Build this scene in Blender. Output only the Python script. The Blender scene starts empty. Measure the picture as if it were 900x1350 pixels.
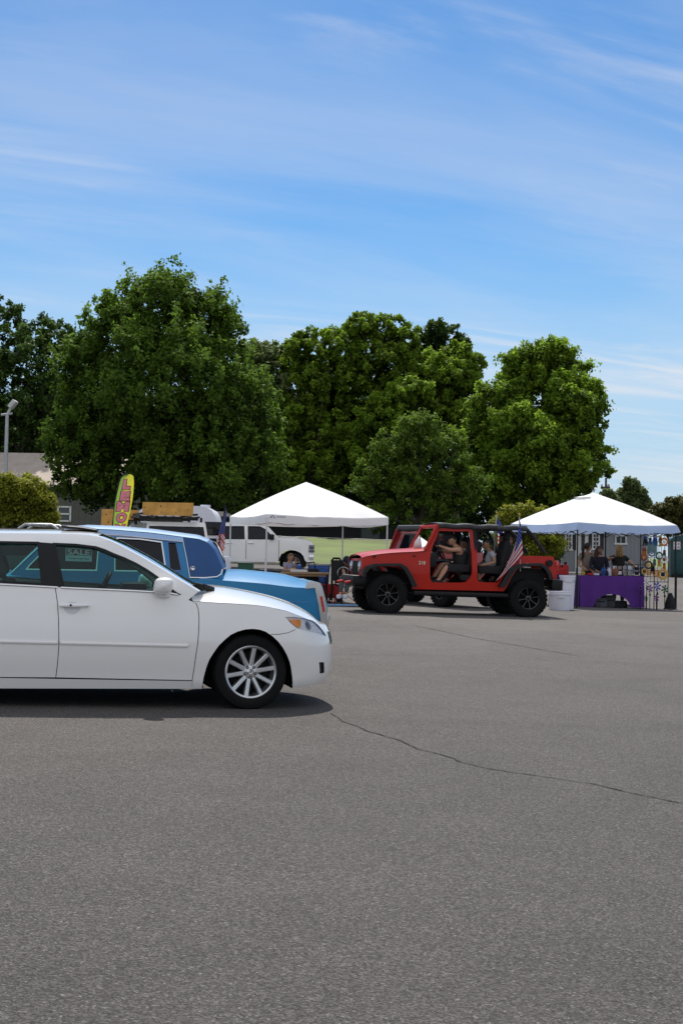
import bpy, bmesh, math, random
import numpy as np
from mathutils import Vector, Matrix, Euler
from mathutils.geometry import delaunay_2d_cdt, tessellate_polygon
random.seed(7); rng = np.random.default_rng(7)
sc = bpy.context.scene
COL = sc.collection
R = math.radians
# ------------------------------------------------------------------ camera calibration
FPX = 1875.0; CAMH = 1.28; PITCH = math.atan(53/1875); ROLL = R(1.0)
CAM = Vector((0, 0, CAMH))
CR = (Euler((math.pi/2 + PITCH, 0, 0)).to_matrix() @ Matrix.Rotation(ROLL, 3, 'Z'))
CRI = CR.transposed()
def ray(px, py): return CR @ Vector(((px-450)/FPX, -(py-675)/FPX, -1.0))
def proj(p):
    q = CRI @ (Vector(p) - CAM)
    return 450 + FPX*q.x/(-q.z), 675 - FPX*q.y/(-q.z)
def ss(a, b, t):
    t = max(0., min(1., (t-a)/(b-a))); return t*t*(3-2*t)
def ground(x, y):
    xx = max(-16, min(16, x)); z = -.017*xx
    if y > 41: z += min(y-41, 26)*.0235
    if y > 66: z += (1-ss(4, 11, x))*1.5*min(1, (y-66)/20)
    return z
def at(px, py, Y):
    d = ray(px, py); k = Y/d.y
    return CAM + d*k
def onground(px, py):
    d = ray(px, py); Y = 2.0
    while Y < 300:
        p = CAM + d*(Y/d.y)
        if p.z <= ground(p.x, p.y): break
        Y += .02
    return Vector((p.x, p.y, ground(p.x, p.y)))
def gpt(px, Y):      # ground point in the column px at distance Y
    p = at(px, 728, Y)
    return Vector((p.x, Y, ground(p.x, Y)))
class Frame:
    def __init__(s, O, yaw=0, tilt=0):
        s.O = Vector(O); s.M = Matrix.Translation(s.O) @ Matrix.Rotation(yaw, 4, 'Z') @ Matrix.Rotation(tilt, 4, 'Y')
        s.I = s.M.inverted()
    def inv(s, px, py, y):
        o = s.I @ CAM; d = s.I.to_3x3() @ ray(px, py)
        k = (y - o.y)/d.y
        return o + d*k
    def invx(s, px, py, x):
        o = s.I @ CAM; d = s.I.to_3x3() @ ray(px, py)
        return o + d*((x - o.x)/d.x)
    def surf(s, S, px, py, g):
        a, b = g
        for _ in range(40):
            p0 = proj(s.M @ S(a, b)); e = 1e-3
            pa = proj(s.M @ S(a+e, b)); pb = proj(s.M @ S(a, b+e))
            j = np.array([[(pa[0]-p0[0])/e, (pb[0]-p0[0])/e], [(pa[1]-p0[1])/e, (pb[1]-p0[1])/e]])
            r = np.array([px-p0[0], py-p0[1]])
            if abs(r).max() < .02: break
            try: dd = np.linalg.solve(j, r)
            except Exception: break
            n = np.abs(dd).max()
            if n > .15: dd *= .15/n
            a += dd[0]; b += dd[1]
        return a, b
# ------------------------------------------------------------------ materials
def mat(name, col, rough=.5, metal=0., coat=0., var=0., vscale=8., spec=.5, bump=0., bscale=60., trans=0., emis=None):
    m = bpy.data.materials.new(name); m.use_nodes = True
    nt = m.node_tree; b = nt.nodes['Principled BSDF']
    b.inputs['Base Color'].default_value = (*col, 1); b.inputs['Roughness'].default_value = rough
    b.inputs['Metallic'].default_value = metal; b.inputs['Coat Weight'].default_value = coat
    b.inputs['Coat Roughness'].default_value = .04; b.inputs['Specular IOR Level'].default_value = spec
    tc = nt.nodes.new('ShaderNodeTexCoord')
    if var > 0:
        n = nt.nodes.new('ShaderNodeTexNoise'); n.inputs['Scale'].default_value = vscale; n.inputs['Detail'].default_value = 5
        nt.links.new(tc.outputs['Object'], n.inputs['Vector'])
        r = nt.nodes.new('ShaderNodeMapRange'); r.inputs[1].default_value = .3; r.inputs[2].default_value = .7
        r.inputs[3].default_value = 1-var; r.inputs[4].default_value = 1+var
        nt.links.new(n.outputs['Fac'], r.inputs[0])
        mx = nt.nodes.new('ShaderNodeVectorMath'); mx.operation = 'SCALE'; mx.inputs[0].default_value = col
        nt.links.new(r.outputs[0], mx.inputs['Scale']); nt.links.new(mx.outputs[0], b.inputs['Base Color'])
    if bump > 0:
        n = nt.nodes.new('ShaderNodeTexNoise'); n.inputs['Scale'].default_value = bscale; n.inputs['Detail'].default_value = 4
        nt.links.new(tc.outputs['Object'], n.inputs['Vector'])
        bp = nt.nodes.new('ShaderNodeBump'); bp.inputs['Strength'].default_value = bump; bp.inputs['Distance'].default_value = .02
        nt.links.new(n.outputs['Fac'], bp.inputs['Height']); nt.links.new(bp.outputs[0], b.inputs['Normal'])
    return m
def glassmat(name, tint, refl=1.0, opac=0., oc=(.01, .012, .015)):
    m = bpy.data.materials.new(name); m.use_nodes = True; nt = m.node_tree; nt.nodes.clear()
    o = nt.nodes.new('ShaderNodeOutputMaterial'); t = nt.nodes.new('ShaderNodeBsdfTransparent'); t.inputs[0].default_value = (*tint, 1)
    d = nt.nodes.new('ShaderNodeBsdfDiffuse'); d.inputs[0].default_value = (*oc, 1)
    g = nt.nodes.new('ShaderNodeBsdfGlossy'); g.inputs['Roughness'].default_value = .01; g.inputs[0].default_value = (refl, refl, refl, 1)
    m1 = nt.nodes.new('ShaderNodeMixShader'); m1.inputs[0].default_value = opac
    nt.links.new(t.outputs[0], m1.inputs[1]); nt.links.new(d.outputs[0], m1.inputs[2])
    f = nt.nodes.new('ShaderNodeFresnel'); f.inputs[0].default_value = 1.45
    m2 = nt.nodes.new('ShaderNodeMixShader'); nt.links.new(f.outputs[0], m2.inputs[0])
    nt.links.new(m1.outputs[0], m2.inputs[1]); nt.links.new(g.outputs[0], m2.inputs[2]); nt.links.new(m2.outputs[0], o.inputs[0])
    return m
def translucent(name, col, amt=.35, var=.04):
    m = mat(name, col, rough=.8, var=var, vscale=3, spec=.2); nt = m.node_tree
    o = nt.nodes['Material Output']; b = nt.nodes['Principled BSDF']
    t = nt.nodes.new('ShaderNodeBsdfTranslucent'); t.inputs[0].default_value = (*col, 1)
    x = nt.nodes.new('ShaderNodeMixShader'); x.inputs[0].default_value = amt
    nt.links.new(b.outputs[0], x.inputs[1]); nt.links.new(t.outputs[0], x.inputs[2]); nt.links.new(x.outputs[0], o.inputs[0])
    return m
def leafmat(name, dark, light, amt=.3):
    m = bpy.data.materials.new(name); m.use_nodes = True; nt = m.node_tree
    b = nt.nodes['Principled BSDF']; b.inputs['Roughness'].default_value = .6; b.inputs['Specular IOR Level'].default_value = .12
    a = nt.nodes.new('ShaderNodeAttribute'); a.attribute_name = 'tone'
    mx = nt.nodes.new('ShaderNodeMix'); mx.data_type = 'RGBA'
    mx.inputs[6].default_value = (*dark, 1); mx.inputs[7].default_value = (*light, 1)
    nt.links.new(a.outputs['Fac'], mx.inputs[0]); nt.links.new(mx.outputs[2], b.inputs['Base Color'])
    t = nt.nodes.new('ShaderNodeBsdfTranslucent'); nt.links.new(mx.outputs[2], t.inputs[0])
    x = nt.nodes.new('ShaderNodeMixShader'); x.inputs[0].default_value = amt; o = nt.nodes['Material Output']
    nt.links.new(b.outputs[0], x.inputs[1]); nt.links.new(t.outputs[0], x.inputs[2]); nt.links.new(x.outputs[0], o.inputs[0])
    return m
WHITE = mat('white_paint', (.86, .845, .82), .22, coat=1., var=.015, vscale=3)
BLUE = mat('blue_paint', (.018, .19, .40), .35, spec=.25, coat=.25, var=.05, vscale=2)
BLUEVINYL = mat('blue_vinyl', (.006, .065, .21), .5, var=.1, vscale=6, bump=.2, bscale=300)
PALEBLUE = mat('pale_blue_vinyl', (.30, .47, .74), .42, coat=.5, var=.05, vscale=5)
RED = mat('red_paint', (.44, .014, .004), .35, coat=.3, var=.05, vscale=2, spec=.15)
MAROON = mat('maroon_paint', (.33, .02, .02), .35, coat=.7, var=.05, vscale=2)
BLACK = mat('black_plastic', (.006, .006, .0065), .5, var=.2, vscale=12, spec=.3)
RUBBER = mat('rubber', (.008, .008, .0085), .8, spec=.2, var=.25, vscale=10, bump=.15, bscale=150)
DARK = mat('dark_void', (.006, .006, .006), .9)
CHROME = mat('chrome', (.75, .75, .76), .12, metal=1., var=.03)
ALLOY = mat('alloy', (.62, .63, .64), .28, metal=.75, coat=.5, var=.04)
STEEL = mat('steel', (.45, .45, .45), .35, metal=1., var=.1)
GALV = mat('galvanised_steel', (.40, .41, .42), .5, metal=.4, var=.12, vscale=5)
SEATC = mat('seat_cloth', (.09, .10, .10), .9, var=.15, vscale=20)
BLACKCLOTH = mat('black_cloth', (.012, .012, .014), .85, var=.3, vscale=12, bump=.2, bscale=80)
TEAL = glassmat('teal_glass', (.38, .66, .61), .8)
CLEAR = glassmat('clear_glass', (.72, .82, .84), 1.)
SMOKE = glassmat('smoke_glass', (.16, .19, .21), .9)
DKGLASS = glassmat('dark_glass', (.03, .035, .045), .8, .6, (.005, .007, .012))
LENS = glassmat('lens', (.96, .97, .98), .8)
AMBER = mat('amber_lens', (1.0, .36, .02), .15, coat=1.)
REDLENS = mat('red_lens', (.45, .015, .01), .15, coat=1.)
CANVAS = translucent('white_canvas', (.97, .965, .96), .14)
BLUECANVAS = translucent('blue_canvas', (.44, .56, .80), .2)
WOOD = mat('orange_wood', (.62, .32, .07), .6, var=.25, vscale=4, bump=.15, bscale=30)
WOODT = mat('table_wood', (.36, .22, .10), .5, var=.15, vscale=6)
PURPLE = mat('purple_cloth', (.085, .015, .21), .75, var=.12, vscale=3, bump=.2, bscale=10)
PLASTW = mat('white_plastic', (.66, .67, .74), .4, var=.03)
GREY = mat('grey_siding', (.27, .28, .30), .7, var=.05, vscale=4)
WTRIM = mat('white_trim', (.72, .72, .72), .5, var=.03)
SKIN1 = mat('skin', (.50, .27, .17), .5, var=.08, vscale=15)
SKIN2 = mat('skin_tan', (.36, .19, .12), .5, var=.08, vscale=15)
HAIRD = mat('dark_hair', (.014, .010, .009), .6, var=.3, vscale=40)
HAIRB = mat('blond_hair', (.36, .22, .09), .6, var=.3, vscale=40)
HAIRL = mat('light_brown_hair', (.20, .11, .05), .6, var=.3, vscale=40)
HAIRR = mat('auburn_hair', (.06, .022, .014), .6, var=.3, vscale=40)
CLBLK = mat('black_fabric', (.012, .012, .013), .85, var=.25, vscale=20)
CLNAVY = mat('navy_fabric', (.012, .014, .03), .85, var=.2, vscale=20)
CLGREY = mat('grey_fabric', (.33, .34, .36), .85, var=.1, vscale=20)
CLLAV = mat('lavender_fabric', (.34, .36, .52), .85, var=.1, vscale=20)
CLTAUPE = mat('taupe_fabric', (.28, .23, .19), .85, var=.1, vscale=20)
CLRED = mat('red_fabric', (.5, .03, .03), .8, var=.15, vscale=10)
CLWHITE = mat('white_fabric', (.72, .72, .74), .85, var=.05, vscale=10)
CLBLUE = mat('blue_fabric', (.03, .10, .33), .8, var=.2, vscale=10)
FLAGBLUE = mat('flag_blue', (.06, .075, .22), .8, var=.15, vscale=10)
# ------------------------------------------------------------------ mesh builder
class MB:
    def __init__(s): s.v = []; s.f = []; s.m = []
    def add(s, v, f, mi=0):
        o = len(s.v); s.v += [Vector(p) for p in v]; s.f += [tuple(i+o for i in q) for q in f]; s.m += [mi]*len(f); return s
    def box(s, c, d, rz=0, mi=0, rot=None, bev=0., taper=1.):
        x, y, z = d[0]/2, d[1]/2, d[2]/2
        M = rot if rot is not None else Matrix.Rotation(rz, 3, 'Z')
        c = Vector(c)
        if bev <= 0:
            v = [c + M @ Vector((a*x*(taper if e > 0 else 1), b*y*(taper if e > 0 else 1), e*z)) for e in (-1, 1) for a, b in ((-1, -1), (1, -1), (1, 1), (-1, 1))]
            f = [(3, 2, 1, 0), (4, 5, 6, 7), (0, 1, 5, 4), (1, 2, 6, 5), (2, 3, 7, 6), (3, 0, 4, 7)]
            return s.add(v, f, mi)
        b = min(bev, x*.98, y*.98, z*.98)
        bm = bmesh.new(); bmesh.ops.create_cube(bm, size=1)
        for q in bm.verts:
            t = taper if q.co.z > 0 else 1
            q.co = Vector((q.co.x*2*x*t, q.co.y*2*y*t, q.co.z*2*z))
        bmesh.ops.bevel(bm, geom=bm.edges[:], offset=b, segments=2, affect='EDGES', profile=.6)
        bm.verts.index_update()
        v = [c + M @ q.co for q in bm.verts]; f = [tuple(k.index for k in q.verts) for q in bm.faces]; bm.free()
        return s.add(v, f, mi)
    def cyl(s, p0, p1, r0, r1=None, n=14, mi=0, cap=True):
        r1 = r0 if r1 is None else r1
        p0 = Vector(p0); p1 = Vector(p1); d = (p1-p0)
        if d.length < 1e-9: return s
        d.normalize(); a = d.orthogonal().normalized(); b = d.cross(a)
        v = [p + (a*math.cos(2*math.pi*i/n) + b*math.sin(2*math.pi*i/n))*r for p, r in ((p0, r0), (p1, r1)) for i in range(n)]
        f = [(i, (i+1) % n, n+(i+1) % n, n+i) for i in range(n)]
        if cap: f += [tuple(range(n-1, -1, -1)), tuple(range(n, 2*n))]
        return s.add(v, f, mi)
    def lathe(s, prof, c=(0, 0, 0), axis=(0, 0, 1), n=32, mi=0, close=False):
        c = Vector(c); d = Vector(axis).normalized(); a = d.orthogonal().normalized(); b = d.cross(a)
        k = len(prof); v = []; f = []
        for i in range(n):
            t = 2*math.pi*i/n; e = a*math.cos(t) + b*math.sin(t)
            v += [c + e*r + d*h for r, h in prof]
        for i in range(n):
            j = (i+1) % n
            for q in range(k-1 if not close else k):
                q2 = (q+1) % k
                f.append((i*k+q, j*k+q, j*k+q2, i*k+q2))
        return s.add(v, f, mi)
    def tube(s, pts, r, n=8, mi=0, cap=True):
        pts = [Vector(p) for p in pts]; rs = r if isinstance(r, (list, tuple)) else [r]*len(pts)
        v = []; f = []; up = None
        for i, p in enumerate(pts):
            d = (pts[min(i+1, len(pts)-1)] - pts[max(i-1, 0)]).normalized()
            a = d.orthogonal().normalized() if up is None else (up - d*up.dot(d)).normalized()
            up = a; b = d.cross(a)
            v += [p + (a*math.cos(2*math.pi*k/n) + b*math.sin(2*math.pi*k/n))*rs[i] for k in range(n)]
        for i in range(len(pts)-1):
            for k in range(n): f.append((i*n+k, i*n+(k+1) % n, (i+1)*n+(k+1) % n, (i+1)*n+k))
        if cap: f += [tuple(range(n-1, -1, -1)), tuple(range((len(pts)-1)*n, len(pts)*n))]
        return s.add(v, f, mi)
    def ball(s, c, r, n=14, mi=0, rot=None):
        r = r if isinstance(r, (tuple, list)) else (r, r, r); c = Vector(c); M = rot or Matrix.Identity(3)
        m = n//2; v = [c + M @ Vector((0, 0, r[2]))]; f = []
        for j in range(1, m):
            t = math.pi*j/m
            v += [c + M @ Vector((r[0]*math.sin(t)*math.cos(2*math.pi*i/n), r[1]*math.sin(t)*math.sin(2*math.pi*i/n), r[2]*math.cos(t))) for i in range(n)]
        v.append(c + M @ Vector((0, 0, -r[2]))); L = len(v)-1
        for i in range(n):
            f.append((0, 1+i, 1+(i+1) % n)); f.append((L, L-n+(i+1) % n, L-n+i))
            for j in range(m-2): f.append((1+j*n+i, 1+(j+1)*n+i, 1+(j+1)*n+(i+1) % n, 1+j*n+(i+1) % n))
        return s.add(v, f, mi)
    def prism(s, poly, f0, f1, mi=0):     # poly 2D; f0/f1 map (a,b) to the two faces
        n = len(poly); v = [Vector(f0(*p)) for p in poly] + [Vector(f1(*p)) for p in poly]
        tri = tessellate_polygon([[Vector((p[0], p[1], 0)) for p in poly]])
        f = [tuple(t) for t in tri] + [tuple(n+i for i in reversed(t)) for t in tri]
        f += [(i, (i+1) % n, n+(i+1) % n, n+i) for i in range(n)]
        return s.add(v, f, mi)
    def grid(s, fn, nu, nv, mi=0, mif=None):
        o = [fn(i/nu, j/nv) for i in range(nu+1) for j in range(nv+1)]; f = []; L = []
        for i in range(nu):
            for j in range(nv):
                f.append((i*(nv+1)+j, (i+1)*(nv+1)+j, (i+1)*(nv+1)+j+1, i*(nv+1)+j+1)); L.append(mif(i, j) if mif else mi)
        k = len(s.m); s.add(o, f, mi); s.m[k:] = L
        return s
    def patch(s, outline, S, step=.05, holes=(), mi=0, mirror=False):
        V, F = cdt_patch(outline, step, holes)
        s.add([S(*p) for p in V], F, mi)
        if mirror: s.add([flipy(S(*p)) for p in V], [tuple(reversed(q)) for q in F], mi)
        return s
    def mirror(s):
        n = len(s.v); m = list(s.m); F = list(s.f)
        s.v += [flipy(p) for p in s.v]; s.f += [tuple(reversed([i+n for i in q])) for q in F]; s.m += m
        return s
    def rim(s, outline, S, off, mi=0, step=.05):   # a short edge turned inwards round a panel
        L = resample(outline, step); n = len(L)
        v = [S(*p) for p in L] + [S(*p) + Vector(off) for p in L]
        return s.add(v, [(i, (i+1) % n, n+(i+1) % n, n+i) for i in range(n)], mi)
    def xf(s, M):
        s.v = [M @ p for p in s.v]; return s
    def build(s, name, mats, parent=None, ang=35, solid=0.):
        me = bpy.data.meshes.new(name); me.from_pydata(s.v, [], s.f)
        mats = mats if isinstance(mats, (list, tuple)) else [mats]
        for m in mats: me.materials.append(m)
        if len(mats) > 1: me.polygons.foreach_set('material_index', s.m)
        me.polygons.foreach_set('use_smooth', [True]*len(me.polygons))
        me.validate(); me.update()
        if ang < 180: me.set_sharp_from_angle(angle=R(ang))
        o = bpy.data.objects.new(name, me); COL.objects.link(o)
        if parent: o.parent = parent
        if solid:
            md = o.modifiers.new('thickness', 'SOLIDIFY'); md.thickness = solid; md.offset = 0
        return o
def flipy(p): return Vector((p[0], -p[1], p[2]))
def resample(P, step):
    out = []; n = len(P)
    for i in range(n):
        a = P[i]; b = P[(i+1) % n]; d = math.hypot(b[0]-a[0], b[1]-a[1]); k = max(1, int(math.ceil(d/step)))
        for j in range(k): out.append((a[0]+(b[0]-a[0])*j/k, a[1]+(b[1]-a[1])*j/k))
    return out
def inside(p, P):
    c = False; n = len(P); x, y = p
    for i in range(n):
        x1, y1 = P[i]; x2, y2 = P[i-1]
        if (y1 > y) != (y2 > y) and x < (x2-x1)*(y-y1)/(y2-y1)+x1: c = not c
    return c
def edist(p, P):
    m = 1e9; n = len(P)
    for i in range(n):
        ax, ay = P[i-1]; bx, by = P[i]; dx, dy = bx-ax, by-ay; L = dx*dx+dy*dy
        t = 0 if L == 0 else max(0, min(1, ((p[0]-ax)*dx+(p[1]-ay)*dy)/L))
        m = min(m, math.hypot(p[0]-ax-t*dx, p[1]-ay-t*dy))
    return m
def area2(P): return sum(P[i-1][0]*P[i][1]-P[i][0]*P[i-1][1] for i in range(len(P)))
def cdt_patch(outline, step, holes=()):
    loops = [resample(outline, step)] + [resample(h, step) for h in holes]
    V = []; E = []
    for L in loops:
        o = len(V); n = len(L); V += [Vector(p) for p in L]; E += [(o+i, o+(i+1) % n) for i in range(n)]
    xs = [p[0] for p in outline]; ys = [p[1] for p in outline]
    nx = int((max(xs)-min(xs))/step)+1; ny = int((max(ys)-min(ys))/step)+1
    for i in range(nx+1):
        for j in range(ny+1):
            p = (min(xs)+(i+.5*(j % 2))*step, min(ys)+j*step*.9)
            if inside(p, outline) and not any(inside(p, h) for h in holes):
                if min(edist(p, L) for L in [outline]+list(holes)) > step*.4: V.append(Vector(p))
    v, e, f, *_ = delaunay_2d_cdt(V, E, [], 0, 1e-6)
    F = []
    for q in f:
        c = (sum(v[i].x for i in q)/len(q), sum(v[i].y for i in q)/len(q))
        if inside(c, loops[0]) and not any(inside(c, h) for h in loops[1:]): F.append(tuple(q))
    used = sorted({i for q in F for i in q}); mp = {k: i for i, k in enumerate(used)}
    return [(v[k].x, v[k].y) for k in used], [tuple(mp[i] for i in q) for q in F]
def inset(P, d):
    a = area2(P); sg = 1 if a > 0 else -1; n = len(P); out = []
    for i in range(n):
        p0, p1, p2 = P[i-1], P[i], P[(i+1) % n]
        e1 = Vector((p1[0]-p0[0], p1[1]-p0[1])).normalized(); e2 = Vector((p2[0]-p1[0], p2[1]-p1[1])).normalized()
        n1 = Vector((-e1.y, e1.x))*sg; n2 = Vector((-e2.y, e2.x))*sg
        b = n1+n2
        b = b.normalized() if b.length > 1e-6 else n1
        k = d/max(.35, b.dot(n1))
        out.append((p1[0]+b.x*k, p1[1]+b.y*k))
    return out
def ip(tab):          # smooth 1-D table lookup
    xs = [t[0] for t in tab]; ys = [t[1] for t in tab]; n = len(xs)
    h = [xs[i+1]-xs[i] for i in range(n-1)]; dl = [(ys[i+1]-ys[i])/h[i] for i in range(n-1)]
    m = [dl[0]] + [0 if dl[i-1]*dl[i] <= 0 else 2*dl[i-1]*dl[i]/(dl[i-1]+dl[i]) for i in range(1, n-1)] + [dl[-1]]
    def fn(x):
        if x <= xs[0]: return ys[0]
        if x >= xs[-1]: return ys[-1]
        i = 0
        while x > xs[i+1]: i += 1
        t = (x-xs[i])/h[i]; t2 = t*t; t3 = t2*t
        return (2*t3-3*t2+1)*ys[i]+(t3-2*t2+t)*h[i]*m[i]+(-2*t3+3*t2)*ys[i+1]+(t3-t2)*h[i]*m[i+1]
    return fn
def tag(o, label=None, cat=None, group=None, kind=None):
    if label: o['label'] = label
    if cat: o['category'] = cat
    if group: o['group'] = group
    if kind: o['kind'] = kind
    return o
def empty(name, label, cat, loc=(0, 0, 0), M=None, group=None):
    o = bpy.data.objects.new(name, None); COL.objects.link(o); o.empty_display_size = .2
    if M is not None: o.matrix_world = M
    else: o.location = loc
    return tag(o, label, cat, group)
def copy_tree(o, parent=None):
    c = o.copy(); COL.objects.link(c)
    if parent: c.parent = parent; c.matrix_parent_inverse = o.matrix_parent_inverse
    for ch in list(o.children): copy_tree(ch, c)
    return c
def textmesh(s, size, depth=.0, bold=0., align='CENTER'):
    cu = bpy.data.curves.new('txt', 'FONT'); cu.body = s; cu.size = size; cu.extrude = depth; cu.offset = bold; cu.align_x = align; cu.align_y = 'CENTER'; cu.resolution_u = 3
    o = bpy.data.objects.new('txt', cu); COL.objects.link(o)
    me = bpy.data.meshes.new_from_object(o.evaluated_get(bpy.context.evaluated_depsgraph_get()))
    v = [q.co.copy() for q in me.vertices]; f = [tuple(p.vertices) for p in me.polygons]
    bpy.data.objects.remove(o); bpy.data.curves.remove(cu); bpy.data.meshes.remove(me)
    return v, f
def skin(V, E, Rd, sub=1, root=0):
    me = bpy.data.meshes.new('sk'); me.from_pydata([Vector(p) for p in V], E, [])
    o = bpy.data.objects.new('sk', me); COL.objects.link(o)
    md = o.modifiers.new('s', 'SKIN'); md.use_smooth_shade = True
    for i, r in enumerate(Rd):
        d = me.skin_vertices[0].data[i]; d.radius = r if isinstance(r, tuple) else (r, r); d.use_root = (i == root)
    o.modifiers.new('u', 'SUBSURF').levels = sub
    bpy.context.view_layer.update()
    m2 = bpy.data.meshes.new_from_object(o.evaluated_get(bpy.context.evaluated_depsgraph_get()))
    v = [q.co.copy() for q in m2.vertices]; f = [tuple(p.vertices) for p in m2.polygons]
    bpy.data.objects.remove(o); bpy.data.meshes.remove(me); bpy.data.meshes.remove(m2)
    return v, f
# ------------------------------------------------------------------ curved car shell
class Shell:
    def __init__(s, W, front, rear, oside, onose, otail, ze, zcf, zcr, gh):
        s.W = W; s.x0f, s.xtf, nf = front; s.x0r, s.xtr, nr = rear
        s.cf = s.arc(s.x0f, s.xtf, nf); s.cr = s.arc(s.x0r, s.xtr, nr)
        s.smax = s.x0f + s.cf[0][-1]; s.smin = s.x0r - s.cr[0][-1]
        s.oside, s.onose, s.otail, s.ze, s.zcf, s.zcr, s.gh = [ip(t) for t in (oside, onose, otail, ze, zcf, zcr, gh)]
    def arc(s, x0, xt, n):
        ph = np.linspace(0, math.pi/2, 4000)
        x = x0+(xt-x0)*np.sin(ph)**(2/n); y = -s.W*np.cos(ph)**(2/n)
        L = np.concatenate([[0], np.cumsum(np.hypot(np.diff(x), np.diff(y)))])
        return L, x, y
    def plan(s, t):
        if s.x0r <= t <= s.x0f: return (t, -s.W)
        L, x, y = s.cf if t > s.x0f else s.cr
        d = t - s.x0f if t > s.x0f else s.x0r - t
        return (float(np.interp(d, L, x)), float(np.interp(d, L, y)))
    def S(s, t, z, extra=0.):
        e = 2e-3; tt = max(s.smin+e, min(s.smax-e, t))
        p = s.plan(t); a = s.plan(tt-e); b = s.plan(tt+e)
        tx, ty = b[0]-a[0], b[1]-a[1]; l = math.hypot(tx, ty) or 1; nx, ny = ty/l, -tx/l
        k = ss(.15, .95, abs(nx)); o2 = s.onose(z) if nx > 0 else s.otail(z)
        o = s.oside(z)*(1-k) + o2*k + extra
        return Vector((p[0]-nx*o, min(0, p[1]-ny*o), z))
    def edge(s, t): return s.S(t, s.ze(t))
    def top(s, t, r, front=True):
        E = s.edge(t); zc = (s.zcf if front else s.zcr)(E.x)
        return Vector((E.x, E.y*(1-r), E.z + (zc-E.z)*(1-(1-r)**2.4)))
    def G(s, x, z, extra=0.): return Vector((x, -s.gh(z)+extra, z))
def arch_surface(pts, bow):
    P = [Vector(p) for p in pts]; n = len(P)
    def fn(u, r):         # u along the arch, r across the car
        t = u*(n-1); i = min(int(t), n-2); w = t-i
        p = P[i].lerp(P[i+1], w)
        b = Vector(bow[i]).lerp(Vector(bow[i+1]), w)
        q = 4*r*(1-r)
        q = q**.8
        return Vector((p.x, p.y*(1-2*r), p.z)) + b*q
    return fn
def wheel(parent, c, side, Rt, Wt, Rr, spokes, rimmat, name='wheel', style='alloy', steer=0., lug=5, hubc=None, tread=0):
    w = bpy.data.objects.new(name, None); COL.objects.link(w); w.parent = parent
    w.location = c; w.rotation_euler = (0, 0, steer)
    d = Vector((0, side, 0)); h = Wt/2; t = MB()
    prof = [(Rr*.98, -h*.9), (Rr*1.06, -h*.98), (Rt*.86, -h*1.02), (Rt*.955, -h*.93), (Rt*.99, -h*.72), (Rt, -h*.3), (Rt, h*.3), (Rt*.99, h*.72), (Rt*.955, h*.93), (Rt*.86, h*1.02), (Rr*1.06, h*.98), (Rr*.98, h*.9)]
    t.lathe(prof, (0, 0, 0), d, 56)
    if tread:
        for i in range(tread):
            a = 2*math.pi*i/tread
            for k in (-1, 0, 1):
                aa = a + (k*.5)*math.pi/tread*1.2
                p = Vector((math.cos(aa)*Rt*1.0, h*.62*k, math.sin(aa)*Rt*1.0))
                M = Matrix.Rotation(-aa, 3, 'Y') @ Matrix.Rotation(.35*k, 3, 'X')
                t.box(p, (Rt*.05, h*.56, Rt*.115), rot=M)
            p = Vector((math.cos(a)*Rt*.95, h*.97*side, math.sin(a)*Rt*.95))
            t.box(p, (Rt*.08, h*.12, Rt*.08), rot=Matrix.Rotation(-a, 3, 'Y'))
    t.build('tyre', RUBBER, w, 30)
    r = MB(); o = d*(h*.80)
    r.lathe([(Rr*.98, h*.5), (Rr*1.0, h*.92), (Rr*.965, h*.98), (Rr*.91, h*.9), (Rr*.88, h*.2), (Rr*.87, -h*.6)], (0, 0, 0), d, 48)
    r.lathe([(0, h*.78), (Rr*.16, h*.78), (Rr*.25, h*.72), (Rr*.30, h*.55), (Rr*.30, h*.2)], (0, 0, 0), d, 24)
    for i in range(spokes):
        a = 2*math.pi*(i+.25)/spokes
        def F(q, k, a=a):
            rad, wd = q
            return Vector((math.cos(a)*rad-math.sin(a)*wd, 0, math.sin(a)*rad+math.cos(a)*wd)) + d*k
        w0, w1 = Rr*(.085 if style == 'alloy' else .06), Rr*(.088 if style == 'alloy' else .10)
        poly = [(Rr*.24, -w0), (Rr*.6, -w0*.92), (Rr*.93, -w1), (Rr*.93, w1), (Rr*.6, w0*.92), (Rr*.24, w0)]
        n0 = len(r.v)
        top = [F((p[0], p[1]), h*(.62+.2*min(1, p[0]/Rr))) for p in poly]
        tin = [F((p[0], p[1]*.55), h*(.70+.2*min(1, p[0]/Rr))) for p in poly]
        bot = [F((p[0], p[1]*1.1), h*.25) for p in poly]
        n = 6; f = [tuple(range(2*n, 3*n))]
        v = bot+top+tin
        for i2 in range(n):
            j2 = (i2+1) % n
            f += [(i2, j2, n+j2, n+i2), (n+i2, n+j2, 2*n+j2, 2*n+i2)]
        r.add(v, f)
    r.build('rim', rimmat, w, 40)
    if lug:
        q = MB()
        for i in range(lug):
            g = MB()
            a = 2*math.pi*(i+.5)/lug + .3
            p = Vector((math.cos(a), 0, math.sin(a)))*Rr*.205
            g.cyl(p + d*h*.70, p + d*h*.80, Rr*.058, n=10, mi=0); g.cyl(p + d*h*.74, p + d*h*.815, Rr*.030, n=6, mi=1)
            g.build('lug_nut', [DARK, STEEL], w)
        q.lathe([(0, h*.84), (Rr*.10, h*.835), (Rr*.125, h*.78)], (0, 0, 0), d, 20)
        q.lathe([(Rr*.055, h*.835), (Rr*.075, h*.86), (Rr*.09, h*.83)], (0, 0, 0), d, 20)
        q.build('hub_cap', CHROME if hubc is None else hubc, w)
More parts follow.
